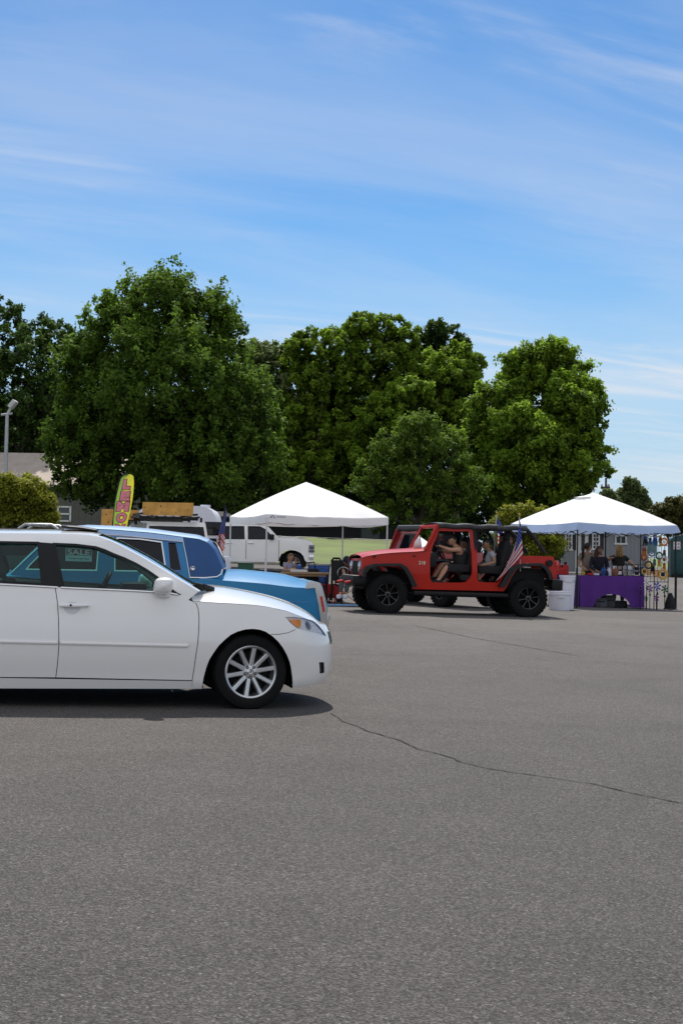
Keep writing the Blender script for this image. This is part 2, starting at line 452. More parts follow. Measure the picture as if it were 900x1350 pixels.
    b = MB(); b.lathe([(Rr*.2, 0), (Rr*.72, 0), (Rr*.72, -h*.15), (Rr*.2, -h*.15)], d*(h*.05), d, 32, 0); b.lathe([(0, -h*.2), (Rr*.9, -h*.2)], (0, 0, 0), d, 32, 1)
    b.build('brake_disc', [DARK, DARK], w)
    return w
def wheel_well(m, x, z0, r, W, depth=.42):
    n = 24; v = []; f = []
    for i in range(n+1):
        a = math.pi*(-.12 + 1.24*i/n)
        for y in (-W+.115, -W+depth): v.append((x+math.cos(a)*r, y, z0+math.sin(a)*r))
    for i in range(n): f.append((2*i, 2*i+1, 2*i+3, 2*i+2))
    c = len(v); v.append((x, -W+depth, z0)); 
    for i in range(n): f.append((2*i+1, c, 2*i+3))
    m.add(v, f); m.add([flipy(p) for p in v], [tuple(reversed(q)) for q in f])
def car_seat(parent, x, y, z, mt, w=.5, hr=True, lean=.28, s=1.0, flip=1):
    m = MB(); M = Matrix.Rotation(-lean*flip, 3, 'Y')
    m.box((x+.22*s*flip, y, z+.10*s), (.5*s, w, .16*s), bev=.05)
    m.box(Vector((x, y, z+.14*s)) + M @ Vector((-.04*flip, 0, .27*s)), (.14*s, w*.95, .56*s), rot=M, bev=.05)
    if hr:
        m.box(Vector((x, y, z+.14*s)) + M @ Vector((-.05*flip, 0, .67*s)), (.10*s, w*.5, .17*s), rot=M, bev=.04)
        for k in (-.06, .06): m.cyl(Vector((x, y+k, z+.14*s)) + M @ Vector((-.05*flip, 0, .5*s)), Vector((x, y+k, z+.14*s)) + M @ Vector((-.05*flip, 0, .65*s)), .008)
    return m.build('seat', mt, parent)
def steering_wheel(parent, c, r, tilt, mt):
    m = MB(); ax = Vector((-math.cos(tilt), 0, math.sin(tilt)))
    m.lathe([(r+.014*math.cos(a), .014*math.sin(a)) for a in [i*math.pi/4 for i in range(8)]], c, ax, 28, close=True)
    a = ax.orthogonal().normalized(); b = ax.cross(a); c = Vector(c)
    for k in range(3):
        t = k*2*math.pi/3+.5; m.cyl(c, c+(a*math.cos(t)+b*math.sin(t))*r, .014, n=6)
    m.ball(c, (.06, .06, .06), 10); m.cyl(c, c-ax*.3, .025, n=8)
    return m.build('steering_wheel', mt, parent)
# ================================================================== white sedan
def white_sedan():
    con = onground(328.5, 935.5); yaw = R(12); hd = Vector((math.cos(yaw), math.sin(yaw), 0)); inn = Vector((-math.sin(yaw), math.cos(yaw), 0))
    F = Frame(con + inn*.85, yaw, R(.0))
    root = empty('white_sedan', 'white four door sedan with chrome belt trim parked at the left edge, front wheel showing', 'car', M=F.M)
    W = .90; gz = .0
    ghtab = [(.84, .835), (.92, .818), (.975, .80), (1.15, .725), (1.30, .64), (1.385, .575)]
    zcs = []
    for q in [(281.6, 771.8), (313, 776), (350, 783.3), (377, 791), (396.5, 799.6), (411, 809), (419, 817)]:
        p = F.inv(q[0], q[1], -.30); zcs.append((p.x, p.z))
    sh = Shell(W, (-.10, .795, 2.7), (-2.7, -3.55, 3.2),
               [(.14, .07), (.2, .035), (.28, .026), (.42, .006), (.53, 0), (.64, .008), (.74, .028), (.82, .048), (.88, .066), (.93, .08), (1.0, .10)],
               [(.14, .09), (.2, .04), (.28, .012), (.40, 0), (.50, .003), (.58, .018), (.65, .05), (.72, .11), (.80, .18)],
               [(.14, .06), (.3, .01), (.5, 0), (.7, .03), (.9, .09), (1.1, .12)],
               [(-4.6, .90), (-2.9, .985), (-1.98, .974), (-1.5, .955), (-.62, .918), (-.53, .885), (-.46, .858), (.04, .829), (.28, .79), (.45, .742), (.62, .70), (.9, .66), (1.5, .645)],
               [(-.75, zcs[0][1]+.005)] + zcs + [(.78, .645)],
               [(-3.6, .93), (-3.3, 1.03), (-2.9, 1.05)], ghtab)
    S = sh.S; Si = lambda a, b: S(a, b)
    def sp(px, py): return F.surf(Si, px, py, (F.inv(px, py, -.88).x*.95, F.inv(px, py, -.88).z))
    def gp(px, py): return F.surf(lambda a, b: sh.G(a, b), px, py, (F.inv(px, py, -.7).x, F.inv(px, py, -.7).z))
    # --- fender and nose
    archpx = [(265.7, 908), (268.5, 893), (272, 880), (276, 869.5), (281.6, 860.7), (288.5, 851), (296, 843.6), (304, 837), (313, 832.6), (323, 829.8), (333, 829), (342, 830), (350, 832.6), (359, 838.5), (367, 846), (373, 854), (378, 863), (382, 873), (384, 882.7), (385.3, 894), (385.5, 905)]
    A = [sp(*p) for p in archpx]
    dfr = [sp(*p) for p in [(253, 788.5), (258, 795), (261, 803), (262, 815), (261.7, 830), (260.3, 848), (258, 863), (255.5, 881), (253, 896.7)]]
    xc = .015; sx = sh.smax
    zb = lambda t: .165+.03*ss(.3, 1.2, t)
    fen = [(dfr[-1][0]+.006, A[0][1])] + A
    t0 = A[-1][0]
    k = 26
    fen += [(t0+(sx-.004-t0)*i/k, zb(t0+(sx-t0)*i/k)) for i in range(1, k+1)]
    topz = lambda t: sh.ze(t)
    s0 = dfr[0][0]+.006
    fen += [(sx-.004-(sx-.004-s0)*i/46, topz(sx-.004-(sx-.004-s0)*i/46)) for i in range(0, 47)]
    fen += [(p[0]+.006, p[1]) for p in dfr[1:]]
    hl = [sp(*p) for p in [(375.5, 813.5), (386, 813.2), (401, 815.2), (412, 818), (419.5, 824), (426, 832), (430.2, 839), (421, 836), (406, 832.5), (392, 829), (384, 822.5)]]
    fog = [(.86, .33), (.93, .335), (.94, .43), (.885, .43)]
    fogp = [F.surf(Si, *q, (.75, .35)) for q in [(420.5, 873), (426.8, 873), (427.2, 887), (421.5, 888)]]
    body = MB()
    body.patch(fen, S, .045, holes=[hl, fogp])
    # --- rear quarter
    ra = [(-2.60+.365*math.cos(a), .30+.365*math.sin(a)) for a in [math.pi*(1.12-1.24*i/20) for i in range(21)]]
    rq = [(sh.smin+.004, .2)] + [(sh.smin+(ra[0][0]-.02-sh.smin)*i/16, .175) for i in range(1, 16)] + ra
    rdr = [(-2.235, .45), (-2.20, .60), (-2.235, .75), (-2.38, .88), (-2.42, .972)]
    rq += [(-2.238, .19)] if False else []
    rq += [(-2.19, .175), (-2.235-.006, .40)] + [(p[0]-.006, p[1]) for p in rdr]
    rq += [(-2.44+(sh.smin+.004+2.44)*i/40, sh.ze(-2.44+(sh.smin+2.44)*i/40)) for i in range(0, 41)]
    body.patch(rq, S, .07)
    # --- sill
    dbz0, dbz1 = sp(0, 892.5)[1], dfr[-1][1]
    sl = [(-2.19, .175), (A[0][0]-.0, A[0][1]), (dfr[-1][0]+.006, A[0][1]), (dfr[-1][0]+.002, dbz1-.007), (-1.96, dbz0-.007), (-2.19, dbz0-.002)]
    sl = [(-2.19, .175), (dfr[-1][0]+.004, A[0][1]), (dfr[-1][0]+.004, dbz1-.007), (-1.96, dbz0-.007), (-2.19, dbz0+.0)]
    body.patch(sl, S, .07)
    body.mirror()
    # --- greenhouse
    apx = [(262, 779.5), (255, 775.2), (238, 765.2), (213, 749.5), (186.7, 734.0), (160, 719.6), (146, 713), (133, 708), (118, 705.2), (100, 704), (60, 703.2), (0, 703)]
    AR = [gp(*p) for p in apx] + [(-2.2, 1.352), (-2.5, 1.29), (-2.8, 1.18), (-3.05, 1.05), (-3.12, 1.0)]
    rw = [gp(*p) for p in [(0, 714.5), (51.0, 715.4), (56.3, 770.8), (0, 767.2)]]
    rwin = [rw[0], rw[1], rw[2], rw[3], (-2.35, rw[3][1]+.003), (-2.45, 1.10), (-2.30, 1.24), (-2.12, 1.30)]
    fw = [gp(*p) for p in [(71.5, 716.8), (100, 718), (126.7, 721.3), (138, 725), (150, 730.4), (165, 736.3), (180, 743.4), (193, 751), (206.7, 760.3), (220, 771), (230.5, 781), (236, 783.2), (200, 780.7), (150, 778), (84, 774)]]
    side = list(AR) + [(-3.1, .985), (-2.6, .982), (-1.98, .970), (-1.5, .951), (-.62, .914), (-.55, .885), (-.50, .868)]
    g = MB()
    body.patch(side, lambda a, b: sh.G(a, b), .05, holes=[rwin, fw], mirror=True)
    # roof / windshield / backlight
    P = [sh.G(*p) for p in AR]; n = len(P)
    bow = []
    for i in range(n):
        if i < 8: t = i/7.; bow.append((.13*(1-t)+.06*t, 0, .012*(1-t)+.03*t))
        elif i < 12: bow.append((.05, 0, .042))
        else: t = (i-11)/(n-12.); bow.append((-.03-.10*t, 0, .045*(1-t)+.03))
    bow[8] = (.07, 0, .04)
    AS = arch_surface(P, bow)
    u = lambda i: i/(n-1.)
    body.grid(lambda a, b: AS(u(7.3)+(u(12)-u(7.3))*a, b), 20, 24)
    # rails round the glass
    for rr in ((0, .028), (.972, 1)):
        body.grid(lambda a, b: AS(u(0)+(u(7.3)-u(0))*a, rr[0]+(rr[1]-rr[0])*b), 24, 2)
        body.grid(lambda a, b: AS(u(12)+(u(n-1)-u(12))*a, rr[0]+(rr[1]-rr[0])*b), 24, 2)
    # deck behind backlight
    def deck(a, b):
        t = -2.85+(sh.smin+.004+2.85)*a
        return sh.top(t, b, False)
    body.grid(deck, 30, 12); k0 = len(body.v)
    body.grid(lambda a, b: flipy(deck(a, 1-b)), 30, 12)
    body.build('body', WHITE, root, 28)
    # hood
    h = MB()
    def hood(a, b):
        t = s0+.0+(sx-.006-s0)*(1-(1-a)**1.5)
        return sh.top(t, .012+.988*b)
    h.grid(hood, 60, 16); h.grid(lambda a, b: flipy(hood(a, 1-b)), 60, 16)
    h.build('hood', WHITE, root, 40)
    ck = MB(); e0 = sh.top(s0, .012); 
    ck.grid(lambda a, b: Vector((e0.x-.13+.145*a, -.74+1.48*b, .955+.028*a+(.03)*(1-(2*b-1)**2))), 6, 12)
    ck.build('cowl', BLACK, root)
    wp = MB(); 
    p0 = F.inv(257, 769.5, -.62); p1 = F.inv(281, 776.5, -.50); p2 = F.inv(268, 772, -.58)
    for a, b, r in ((p0, p2, .012), (p2, p1, .018)): wp.cyl(a, b, r, n=8)
    wp.cyl(F.inv(262, 774, -.6), p1 + Vector((0, 0, -.012)), .018, n=8)
    wp.build('wiper', BLACK, root)
    ws = MB(); ws.grid(lambda a, b: AS(u(0)+(u(7.3)-u(0))*a, .028+.944*b) - Vector((0, 0, .004)), 24, 24); ws.build('windshield', SMOKE, root, 60)
    bl = MB(); bl.grid(lambda a, b: AS(u(12)+(u(n-1)-u(12))*a, .028+.944*b) - Vector((0, 0, .004)), 16, 24); bl.build('rear_window', TEAL, root, 60)
    su = MB(); su.grid(lambda a, b: AS(u(7.7)+(u(9.6)-u(7.7))*a, .16+.68*b) + Vector((0, 0, .012+.02*a)), 8, 10); su.build('sunroof', BLACK, root, 60, solid=.012)
    # doors
    zt = lambda x: sh.ze(x)-.004
    drr = [sp(*p) for p in [(73.2, 777.5), (76.2, 795), (77.6, 817), (78, 850), (76.5, 872), (74, 893)]]
    fd = list(reversed(dfr)) + [(x, zt(x)) for x in (-.62, -.9, -1.2, -1.48)] + [(p[0]+.003, p[1]) for p in drr[0:]]
    fd = [q for q in fd]
    fd = dfr[::-1][:-1] + [(dfr[0][0], zt(dfr[0][0]))] + [(x, zt(x)) for x in (-.62, -.9, -1.2, -1.45)] + [(drr[0][0]+.003, zt(drr[0][0]))] + [(p[0]+.003, p[1]) for p in drr[1:]]
    rd = [(p[0]-.003, p[1]) for p in reversed(drr)][:-1] + [(drr[0][0]-.003, zt(drr[0][0])), (-1.98, zt(-1.98)), (-2.42, zt(-2.42))] + list(reversed(rdr))[1:] + [(-2.235, .40), (-2.17, dbz0+.005), (-1.96, dbz0)]
    mz = [sp(0, 845.7), sp(253, 851.6)]
    hpx = [(81.7, 797.5), (86, 795), (96, 794.2), (110, 795), (119, 798.6), (114, 800.3), (98, 800.6), (86, 800.4)]
    for sd in (1, -1):
        fl = (lambda p: p) if sd == 1 else flipy
        rv = (lambda m: m)
        def mk(poly, name):
            m = MB(); m.patch(poly, S, .05); m.rim(poly, S, (0, .03, 0))
            if sd < 0: m.v = [flipy(p) for p in m.v]; m.f = [tuple(reversed(q)) for q in m.f]
            return m.build(name, WHITE, root, 30)
        d1 = mk(fd, 'front_door'); d2 = mk(rd, 'rear_door')
        def sub(m, name, mt, par, ang=40):
            if sd < 0: m.v = [flipy(p) for p in m.v]; m.f = [tuple(reversed(q)) for q in m.f]
            return m.build(name, mt, par, ang)
        Gi = lambda a, b: sh.G(a, b, .012)
        m = MB(); m.patch(fw, Gi, .08); sub(m, 'window', TEAL, d1)
        m = MB(); m.patch(rwin, Gi, .08); sub(m, 'window', TEAL, d2)
        Go = lambda a, b: sh.G(a, b, -.004)
        for hole, dd in ((fw, d1), (rwin, d2)):
            m = MB(); m.patch(inset(hole, -.008), Go, .05, holes=[inset(hole, .010)]); m.rim(inset(hole, .010), Go, (0, .02, 0)); sub(m, 'window_seal', BLACK, dd)
        # chrome belt strip
        m = MB()
        for a, b, q in ((-.585, -1.495, d1), (-1.52, -2.42, d2)):
            m = MB(); m.grid(lambda i, j: S(a+(b-a)*i, zt(a+(b-a)*i)+.010-.014*j, -.006-.004*math.sin(math.pi*j)), 16, 3); sub(m, 'belt_trim', CHROME, q)
        ml = lambda x: mz[1][1]+(mz[0][1]-mz[1][1])*(x-mz[1][0])/(mz[0][0]-mz[1][0])
        for a, b, q in ((mz[1][0]-.03, drr[3][0]+.01, d1), (drr[3][0]-.01, -2.18, d2)):
            m = MB(); m.grid(lambda i, j: S(a+(b-a)*i, ml(a+(b-a)*i)+.014*math.cos(math.pi*j), -.012*math.sin(math.pi*j)**.6), 24, 6); sub(m, 'side_moulding', WHITE, q)
        for off, dd in ((0, d1), (-.90, d2)):
            m = MB(); c = [sp(*p) for p in hpx]; cx = sum(p[0] for p in c)/8+off; cz = sum(p[1] for p in c)/8
            Hs = lambda i, j: S(cx+(i-.5)*.235, cz+.016*math.cos(2*math.pi*j)*math.sin(math.pi*min(1, .12+i*.9))**.4, -.030-.013*math.sin(2*math.pi*j)*math.sin(math.pi*min(1, .08+i*.9))**.4)
            m.grid(Hs, 16, 12)
            for e in (.04, .96): m.box(S(cx+(e-.5)*.2, cz, -.014), (.02, .03, .016))
            hh = sub(m, 'door_handle', WHITE, dd)
            m = MB(); cc = [(cx-.02+.062*math.cos(a), cz-.022+.048*math.sin(a)) for a in [i*2*math.pi/18 for i in range(18)]]
            m.patch(cc, lambda a, b: S(a, b, -.0015), .03); sub(m, 'handle_cup', mat('cup_white', (.62, .62, .63), .3, coat=.8) if 'cup_white' not in bpy.data.materials else bpy.data.materials['cup_white'], dd)
        m = MB(); q = sp(93.5, 797.5); m.cyl(S(*q, -.040), S(*q, -.047), .009, n=10); sub(m, 'key_lock', BLACK, d1)
        # mirror
        m = MB(); c = F.inv(216, 772.5, -.93)
        prof = [(.0, 0)]
        def mir(i, j):
            a = 2*math.pi*j; e = math.sin(math.pi*min(1, i))**.5
            x = -.075*math.cos(a)*e; z = .066*math.sin(a)*e
            x = math.copysign(abs(x)**.6*.080**.4, x); z = math.copysign(abs(z)**.62*.066**.38, z)
            return Vector((c.x+x+.01*z/.066, c.y+.10-.13*i, c.z+z))
        m.grid(mir, 14, 24); m.tube([c+Vector((.0, .06, -.06)), c+Vector((.05, .13, -.085)), c+Vector((.08, .17, -.10))], [.03, .03, .035])
        sub(m, 'side_mirror', WHITE, d1, 60)
        m = MB(); tri = [gp(*p) for p in [(230.5, 780.5), (222, 771.5), (240, 784), (226, 783)]]
        m.patch([gp(222, 773), gp(238, 784), gp(221, 783)], lambda a, b: sh.G(a, b, -.006), .05); sub(m, 'mirror_base', BLACK, d1)
        # B pillar
        m = MB(); bp = [gp(52.0, 714.8), gp(70.5, 716.2), gp(83, 774.3), gp(57.2, 772)]
        m.patch(bp, lambda a, b: sh.G(a, b, -.003), .05); sub(m, 'door_pillar', BLACK, root)
        # headlight
        m = MB(); m.patch(hl, S, .03); hh = sub(m, 'headlight', LENS, root)
        m = MB(); m.patch(hl, lambda a, b: S(a, b, .02), .03); m.rim(hl, S, (0, .025, 0)); sub(m, 'reflector', mat('lamp_silver', (.88, .89, .92), .4, metal=.0) if 'lamp_silver' not in bpy.data.materials else bpy.data.materials['lamp_silver'], hh)
        m = MB(); am = [sp(*p) for p in [(380.5, 816.2), (397, 817.2), (396.5, 827), (391, 826.5), (386, 822.5)]]
        m.patch(am, lambda a, b: S(a, b, .003), .03); sub(m, 'turn_signal', AMBER, hh)
        m = MB(); b0 = S(*sp(409, 823)); b1 = S(*sp(409, 829))
        cc = [(sp(408, 824.5)[0]+.034*math.cos(a), sp(408, 824.5)[1]+.034*math.sin(a)) for a in [i*2*math.pi/18 for i in range(18)]]
        m.patch(cc, lambda a, b: S(a, b, .012), .02); sub(m, 'projector', STEEL, hh)
        m = MB(); m.patch(fogp, lambda a, b: S(a, b, .010), .03); m.rim(fogp, S, (-.006, .008, 0)); sub(m, 'fog_lamp', BLACK, root)
        # rear lamp
        m = MB(); rl = [(sh.smin+.55, .72), (sh.smin+.95, .82), (sh.smin+.9, .90), (sh.smin+.45, .88)]
        m.patch(rl, lambda a, b: S(a, b, -.004), .04); sub(m, 'tail_lamp', REDLENS, root)
    m = MB(); gr = [(sh.smax-.52, .60), (sh.smax-.48, .50), (sh.smax-.004, .48), (sh.smax-.004, .63)]
    m.patch(gr, lambda a, b: S(a, b, -.004), .05, mirror=True)
    for i in range(4): m.grid(lambda a, b: S(sh.smax-.50+.496*a, .505+.033*i+.006*b, -.006), 12, 1, 1); k9 = len(m.v)
    m.build('grille', [BLACK, CHROME], root)
    # seam lines of bumper: thin dark groove strip
    m = MB(); sm = [sp(*p) for p in [(357, 836.3), (368, 836.2), (380, 834), (389, 830)]]
    for i in range(3):
        a, b = sm[i], sm[i+1]
        m.grid(lambda t, j: S(a[0]+(b[0]-a[0])*t, a[1]+(b[1]-a[1])*t+.0022*(2*j-1), -.0012), 6, 1)
    m.build('bumper_seam', mat('seam_grey', (.05, .05, .05), .8), root)
    # dark inside
    m = MB()
    m.patch([(-2.2, .19), (-.44, .19), (-.46, .84), (-.64, .88), (-1.5, .93), (-2.2, .95)], lambda a, b: S(a, b, .045), .12, mirror=True)
    wheel_well(m, .0, .30, .385, W-.01); wheel_well(m, -2.6, .30, .375, W-.01)
    m.box((-1.4, 0, .24), (3.9, 1.2, .12)); m.box((-1.3, 0, .215), (1.6, 1.66, .06))
    m.box((.45, 0, .28), (.3, .6, .16))
    m.build('underbody', DARK, root)
    # cabin
    m = MB(); m.box((-.78, 0, .80), (.42, 1.45, .24), bev=.06); m.box((-.86, .36, .93), (.22, .42, .09), bev=.04); m.box((-.70, 0, .58), (.3, 1.4, .3))
    m.box((-1.4, 0, .36), (1.6, .25, .22), bev=.04)
    m.build('dashboard', mat('dash', (.05, .055, .055), .6, var=.1), root)
    steering_wheel(root, (-1.13, .36, .90), .18, R(25), BLACK)
    for y in (-.37, .37): car_seat(root, -1.74, y, .34, SEATC)
    car_seat(root, -2.55, 0, .36, SEATC, w=1.25, hr=False)
    m = MB(); m.box((-2.95, 0, .93), (.5, 1.3, .02)); m.build('parcel_shelf', SEATC, root)
    m = MB(); m.box(Vector((-1.0, 0, 1.26)), (.05, .22, .06), bev=.02); m.build('rear_view_mirror', BLACK, root)
    # wheels
    Rt = .302; Wt = .20; Rr = .213
    for sd in (-1, 1):
        wheel(root, (0, sd*(.85-.10), Rt-.006), sd, Rt, Wt, Rr, 10, ALLOY, steer=R(6))
        wheel(root, (-2.6, sd*.75, Rt-.006), sd, Rt, Wt, Rr, 10, ALLOY)
    # sale sign inside the near front window
    so = MB(); c0 = gp(88, 724); 
    pts = [gp(*p) for p in [(87, 722.4), (121.7, 723.6), (121.5, 740.6), (86.6, 739.6)]]
    Q = [sh.G(*p, .03) for p in pts]
    bil = lambda a, b, d=0: (Q[0].lerp(Q[1], a)).lerp(Q[3].lerp(Q[2], a), b) + Vector((0, -d, 0))
    sg = bpy.data.objects.new('sale_sign', None); COL.objects.link(sg); sg.matrix_world = F.M @ Matrix.Translation(bil(.5, .5))
    tag(sg, 'small red and white SALE sign inside the window of the white sedan', 'sign')
    off = bil(.5, .5)
    def sm2(fn, name, mt, par):
        m = MB(); m.grid(lambda a, b: fn(a, b)-off, 4, 4); return m.build(name, mt, par)
    bd = sm2(lambda a, b: bil(a, b), 'sign_board', CLWHITE, sg)
    sm2(lambda a, b: bil(.03+.94*a, .05+.50*b, .002), 'red_field', mat('sign_red', (.42, .035, .03), .5), sg)
    tv, tf = textmesh('SALE', 1.0, bold=.03)
    xs = [p.x for p in tv]; ys = [p.y for p in tv]
    m = MB(); m.add([bil(.07+.86*(p.x-min(xs))/(max(xs)-min(xs)), .52-.44*(p.y-min(ys))/(max(ys)-min(ys)), .004)-off for p in tv], tf); m.build('lettering', CLWHITE, sg)
    m = MB()
    for i in range(9): m.grid(lambda a, b: bil(.12+.085*i+(.05+.02*(i % 3))*a, .74+.06*((i*7) % 3)/3+.05*b, .003)-off, 1, 1)
    m.build('handwriting', BLACK, sg)
    return root
# ================================================================== blue sedan (its tail points to the right)
def blue_sedan():
    D = 15.4
    O = gpt(300, D+.9); yaw = R(6)
    F = Frame(O, yaw, 0); W = .93
    root = empty('blue_sedan', 'light blue vintage sedan with pale blue roof and chrome tail, behind the white sedan', 'car', M=F.M)
    ghtab = [(.9, .86), (1.0, .84), (1.1, .81), (1.3, .73), (1.45, .66), (1.6, .60)]
    zt = []
    for q in [(293, 751), (315, 751), (338, 753), (374.5, 757), (400, 764), (416, 766.8)]:
        p = F.inv(q[0], q[1], -.35); zt.append((p.x, p.z))
    near = lambda px, py: F.inv(px, py, -W)
    e1 = near(248, 763); e2 = near(338, 768.5); e3 = near(401, 775); e4 = near(420, 768)
    xt = F.inv(431.5, 812, -.6).x
    zec = (e1.z+e2.z)/2
    sh = Shell(W, (xt-.30, xt, 7.0), (xt-4.7, xt-5.05, 6),
               [(.3, .05), (.45, .02), (.6, .0), (.85, .0), (.93, .01), (1.0, .035), (1.1, .09)],
               [(.3, .04), (.45, .0), (.62, .0), (.75, .03), (.9, .07), (1.0, .09)],
               [(.3, .04), (.45, .0), (.62, .0), (1.0, .06)],
               [(-8, e1.z), (e1.x, e1.z), (e2.x, e2.z), (e3.x, e3.z), (e3.x+.2, e3.z-.0), (9, e3.z)],
               zt + [(xt, zt[-1][1]-.03)], [(-8, e1.z), (-2.5, e1.z+.05)], ghtab)
    S = lambda a, b: sh.S(a, b)
    def gp(px, py): p = F.inv(px, py, -.78); return F.surf(lambda a, b: sh.G(a, b), px, py, (p.x, p.z))
    m = MB(); wa = e3.x-.75; fa = wa-3.0
    def arcp(x): return [(x+.40*math.cos(a), .38+.40*math.sin(a)) for a in [math.pi*(1.1-1.2*i/16) for i in range(17)]]
    ol = [(sh.smin+.01, .40), (sh.smin+.4, .40)] + [(fa-.45, .36)] + arcp(fa) + [(fa+.45, .36), (wa-.45, .36)] + arcp(wa) + [(wa+.45, .40), (xt-.02, .42), (sh.smax-.01, .44)]
    n = 60; a0 = sh.smax-.01; b0 = sh.smin+.01
    ol += [(a0+(b0-a0)*i/n, sh.ze(a0+(b0-a0)*i/n)) for i in range(n+1)]
    m.patch(ol, S, .09); m.mirror()
    # greenhouse
    top = [(293.5, 750.5), (289, 738), (283, 725), (275, 716), (262, 711), (240, 708.2), (200, 702.8), (150, 698.8), (112, 697.2), (84, 699.5)]
    AR = [gp(*p) for p in top]
    xw = AR[-1][0]; AR += [gp(60, 716), gp(30, 744), gp(16, 757)]
    base = [(x, sh.ze(x)-.01) for x in (AR[-1][0], -2., -1., AR[0][0]+.02)]
    base = [(AR[-1][0], e1.z-.01), (AR[0][0]+.02, e1.z-.01)]
    w1 = [gp(*p) for p in [(155, 709.5), (185, 711), (213, 715), (217.5, 745), (219, 753), (152, 752), (152, 735)]]
    w2 = [gp(*p) for p in [(221.5, 714.5), (232, 715.2), (239.3, 752), (224.3, 752)]]
    w3 = [gp(*p) for p in [(131, 708.6), (129, 730), (127, 751.5), (36, 750), (40, 745), (72, 713), (88, 708.8)]]
    cpx = gp(241.5, 715)[0]
    side = AR + base
    # split the side: blue painted front part, vinyl rear pillar, each its own patch
    vin = [gp(*p) for p in [(241.0, 708.4), (262, 711), (275, 716), (283, 725), (289, 738), (293.0, 749), (291, 757), (285, 760.5), (270, 761.8), (250, 761.5)]]
    m.patch(side, lambda a, b: sh.G(a, b), .09, holes=[w1, w2, w3], mirror=True)
    P = [sh.G(*p) for p in AR]; k = len(P)
    bow = []
    for i in range(k):
        if i < 4: bow.append((.06, 0, .03))
        elif i < 10: bow.append((0, 0, .05))
        else: bow.append((-.10, 0, .015))
    AS = arch_surface(P, bow); u = lambda i: i/(k-1.)
    def rear(a, b): t = AR[0][0]-.25+(sh.smax-.01-AR[0][0]+.25)*a; return sh.top(t, b)
    def fro(a, b): t = AR[-1][0]+.2+(sh.smin+.01-AR[-1][0]-.2)*a; return sh.top(t, b, False)
    for fn in (fro,):
        m.grid(fn, 24, 10); m.grid(lambda a, b: flipy(fn(a, 1-b)), 24, 10)
    m.grid(lambda a, b: sh.S(sh.smax-.02, .44+(e3.z-.44)*a) * 1 if False else Vector((sh.S(sh.smax-.01, .45+(sh.ze(xt)-.45)*a).x-.005, -.5+b, .45+(sh.ze(xt)-.45)*a)), 6, 2)
    m.build('body', BLUE, root, 30)
    t = MB(); t.grid(rear, 30, 14); t.grid(lambda a, b: flipy(rear(a, 1-b)), 30, 14); t.build('trunk_lid', BLUE, root, 40)
    t = MB(); t.grid(lambda a, b: AS(u(3.2)+(u(9)-u(3.2))*a, b) + Vector((0, 0, .006)), 24, 24); t.patch([gp(*p) for p in [(241, 708.6), (200, 703.1), (150, 699.1), (112, 697.5), (84, 699.8), (90, 706.2), (131, 706.3), (155, 707.2), (185, 708.8), (213, 712.5), (240.6, 714.3)]], lambda a, b: sh.G(a, b, -.007), .06, mirror=True); t.build('roof', PALEBLUE, root, 60)
    t = MB(); t.patch(vin, lambda a, b: sh.G(a, b, -.006), .05, mirror=True); t.grid(lambda a, b: AS(u(0)+(u(3.2)-u(0))*a, b), 10, 20); t.build('rear_pillar', BLUEVINYL, root, 40)
    t = MB(); t.grid(lambda a, b: AS(u(.4)+(u(2.9)-u(.4))*a, .18+.64*b) + Vector((.008, 0, .004)), 10, 10); t.build('rear_window', DKGLASS, root, 60)
    t = MB(); t.grid(lambda a, b: AS(u(9.1)+(u(k-1)-u(9.1))*a, .03+.94*b), 14, 20); t.build('windshield', SMOKE, root, 60)
    for sd in (1, -1):
        for q, nm in ((w1, 'window'), (w2, 'quarter_window'), (w3, 'window')):
            g = MB(); g.patch(q, lambda a, b: sh.G(a, b, .012), .1)
            if sd < 0: g.v = [flipy(p) for p in g.v]
            go = g.build(nm, DKGLASS, root)
            g = MB(); g.patch(inset(q, -.010 if q is not w2 else -.012), lambda a, b: sh.G(a, b, -.006), .08, holes=[inset(q, .004)])
            if sd < 0: g.v = [flipy(p) for p in g.v]
            g.build('window_frame', CHROME if q is not w2 else mat('blue_frame', (.03, .12, .36), .35, coat=.6), go)
    # chrome belt line, pillar base trim, roof drip rail, emblem
    t = MB(); bt = [gp(*p) for p in [(293.5, 750.5), (291.5, 757), (286, 760.5), (270, 761.8), (250, 761.5)]]
    t.tube([sh.G(*p, -.012) for p in bt], .011, 6); t.tube([sh.G(*gp(*p), -.012) for p in [(240.5, 708.5), (246, 735), (250.5, 761)]], .006, 6)
    t.tube([sh.G(*gp(*p), -.012) for p in [(120, 704.5), (160, 706), (213, 711.5), (240.5, 714.5)]], .007, 6)
    far = MB(); far.v = [flipy(p) for p in t.v]; far.f = [tuple(reversed(q)) for q in t.f]; far.m = list(t.m)
    t.build('chrome_trim', CHROME, root); far.build('chrome_trim', CHROME, root)
    t = MB(); c = sh.G(*gp(254.3, 750), -.012); t.lathe([(.022, 0), (.027, .006), (.031, 0)], c, (0, -1, 0), 20); t.lathe([(0, .006), (.013, .006), (.015, 0)], c, (0, -1, 0), 12)
    t.box(c+Vector((0, -.008, 0)), (.04, .006, .008)); t.build('emblem', CHROME, root)
    # side crease and door line
    t = MB(); t.grid(lambda a, b: sh.S(-2.6+(e3.x+.05+2.6)*a, sh.ze(-2.6+(e3.x+2.65)*a)-.155-.012*b, -.004*math.sin(math.pi*b)), 30, 2); t.mirror(); t.build('body_crease', mat('crease_blue', (.03, .14, .34), .35, coat=.8), root)
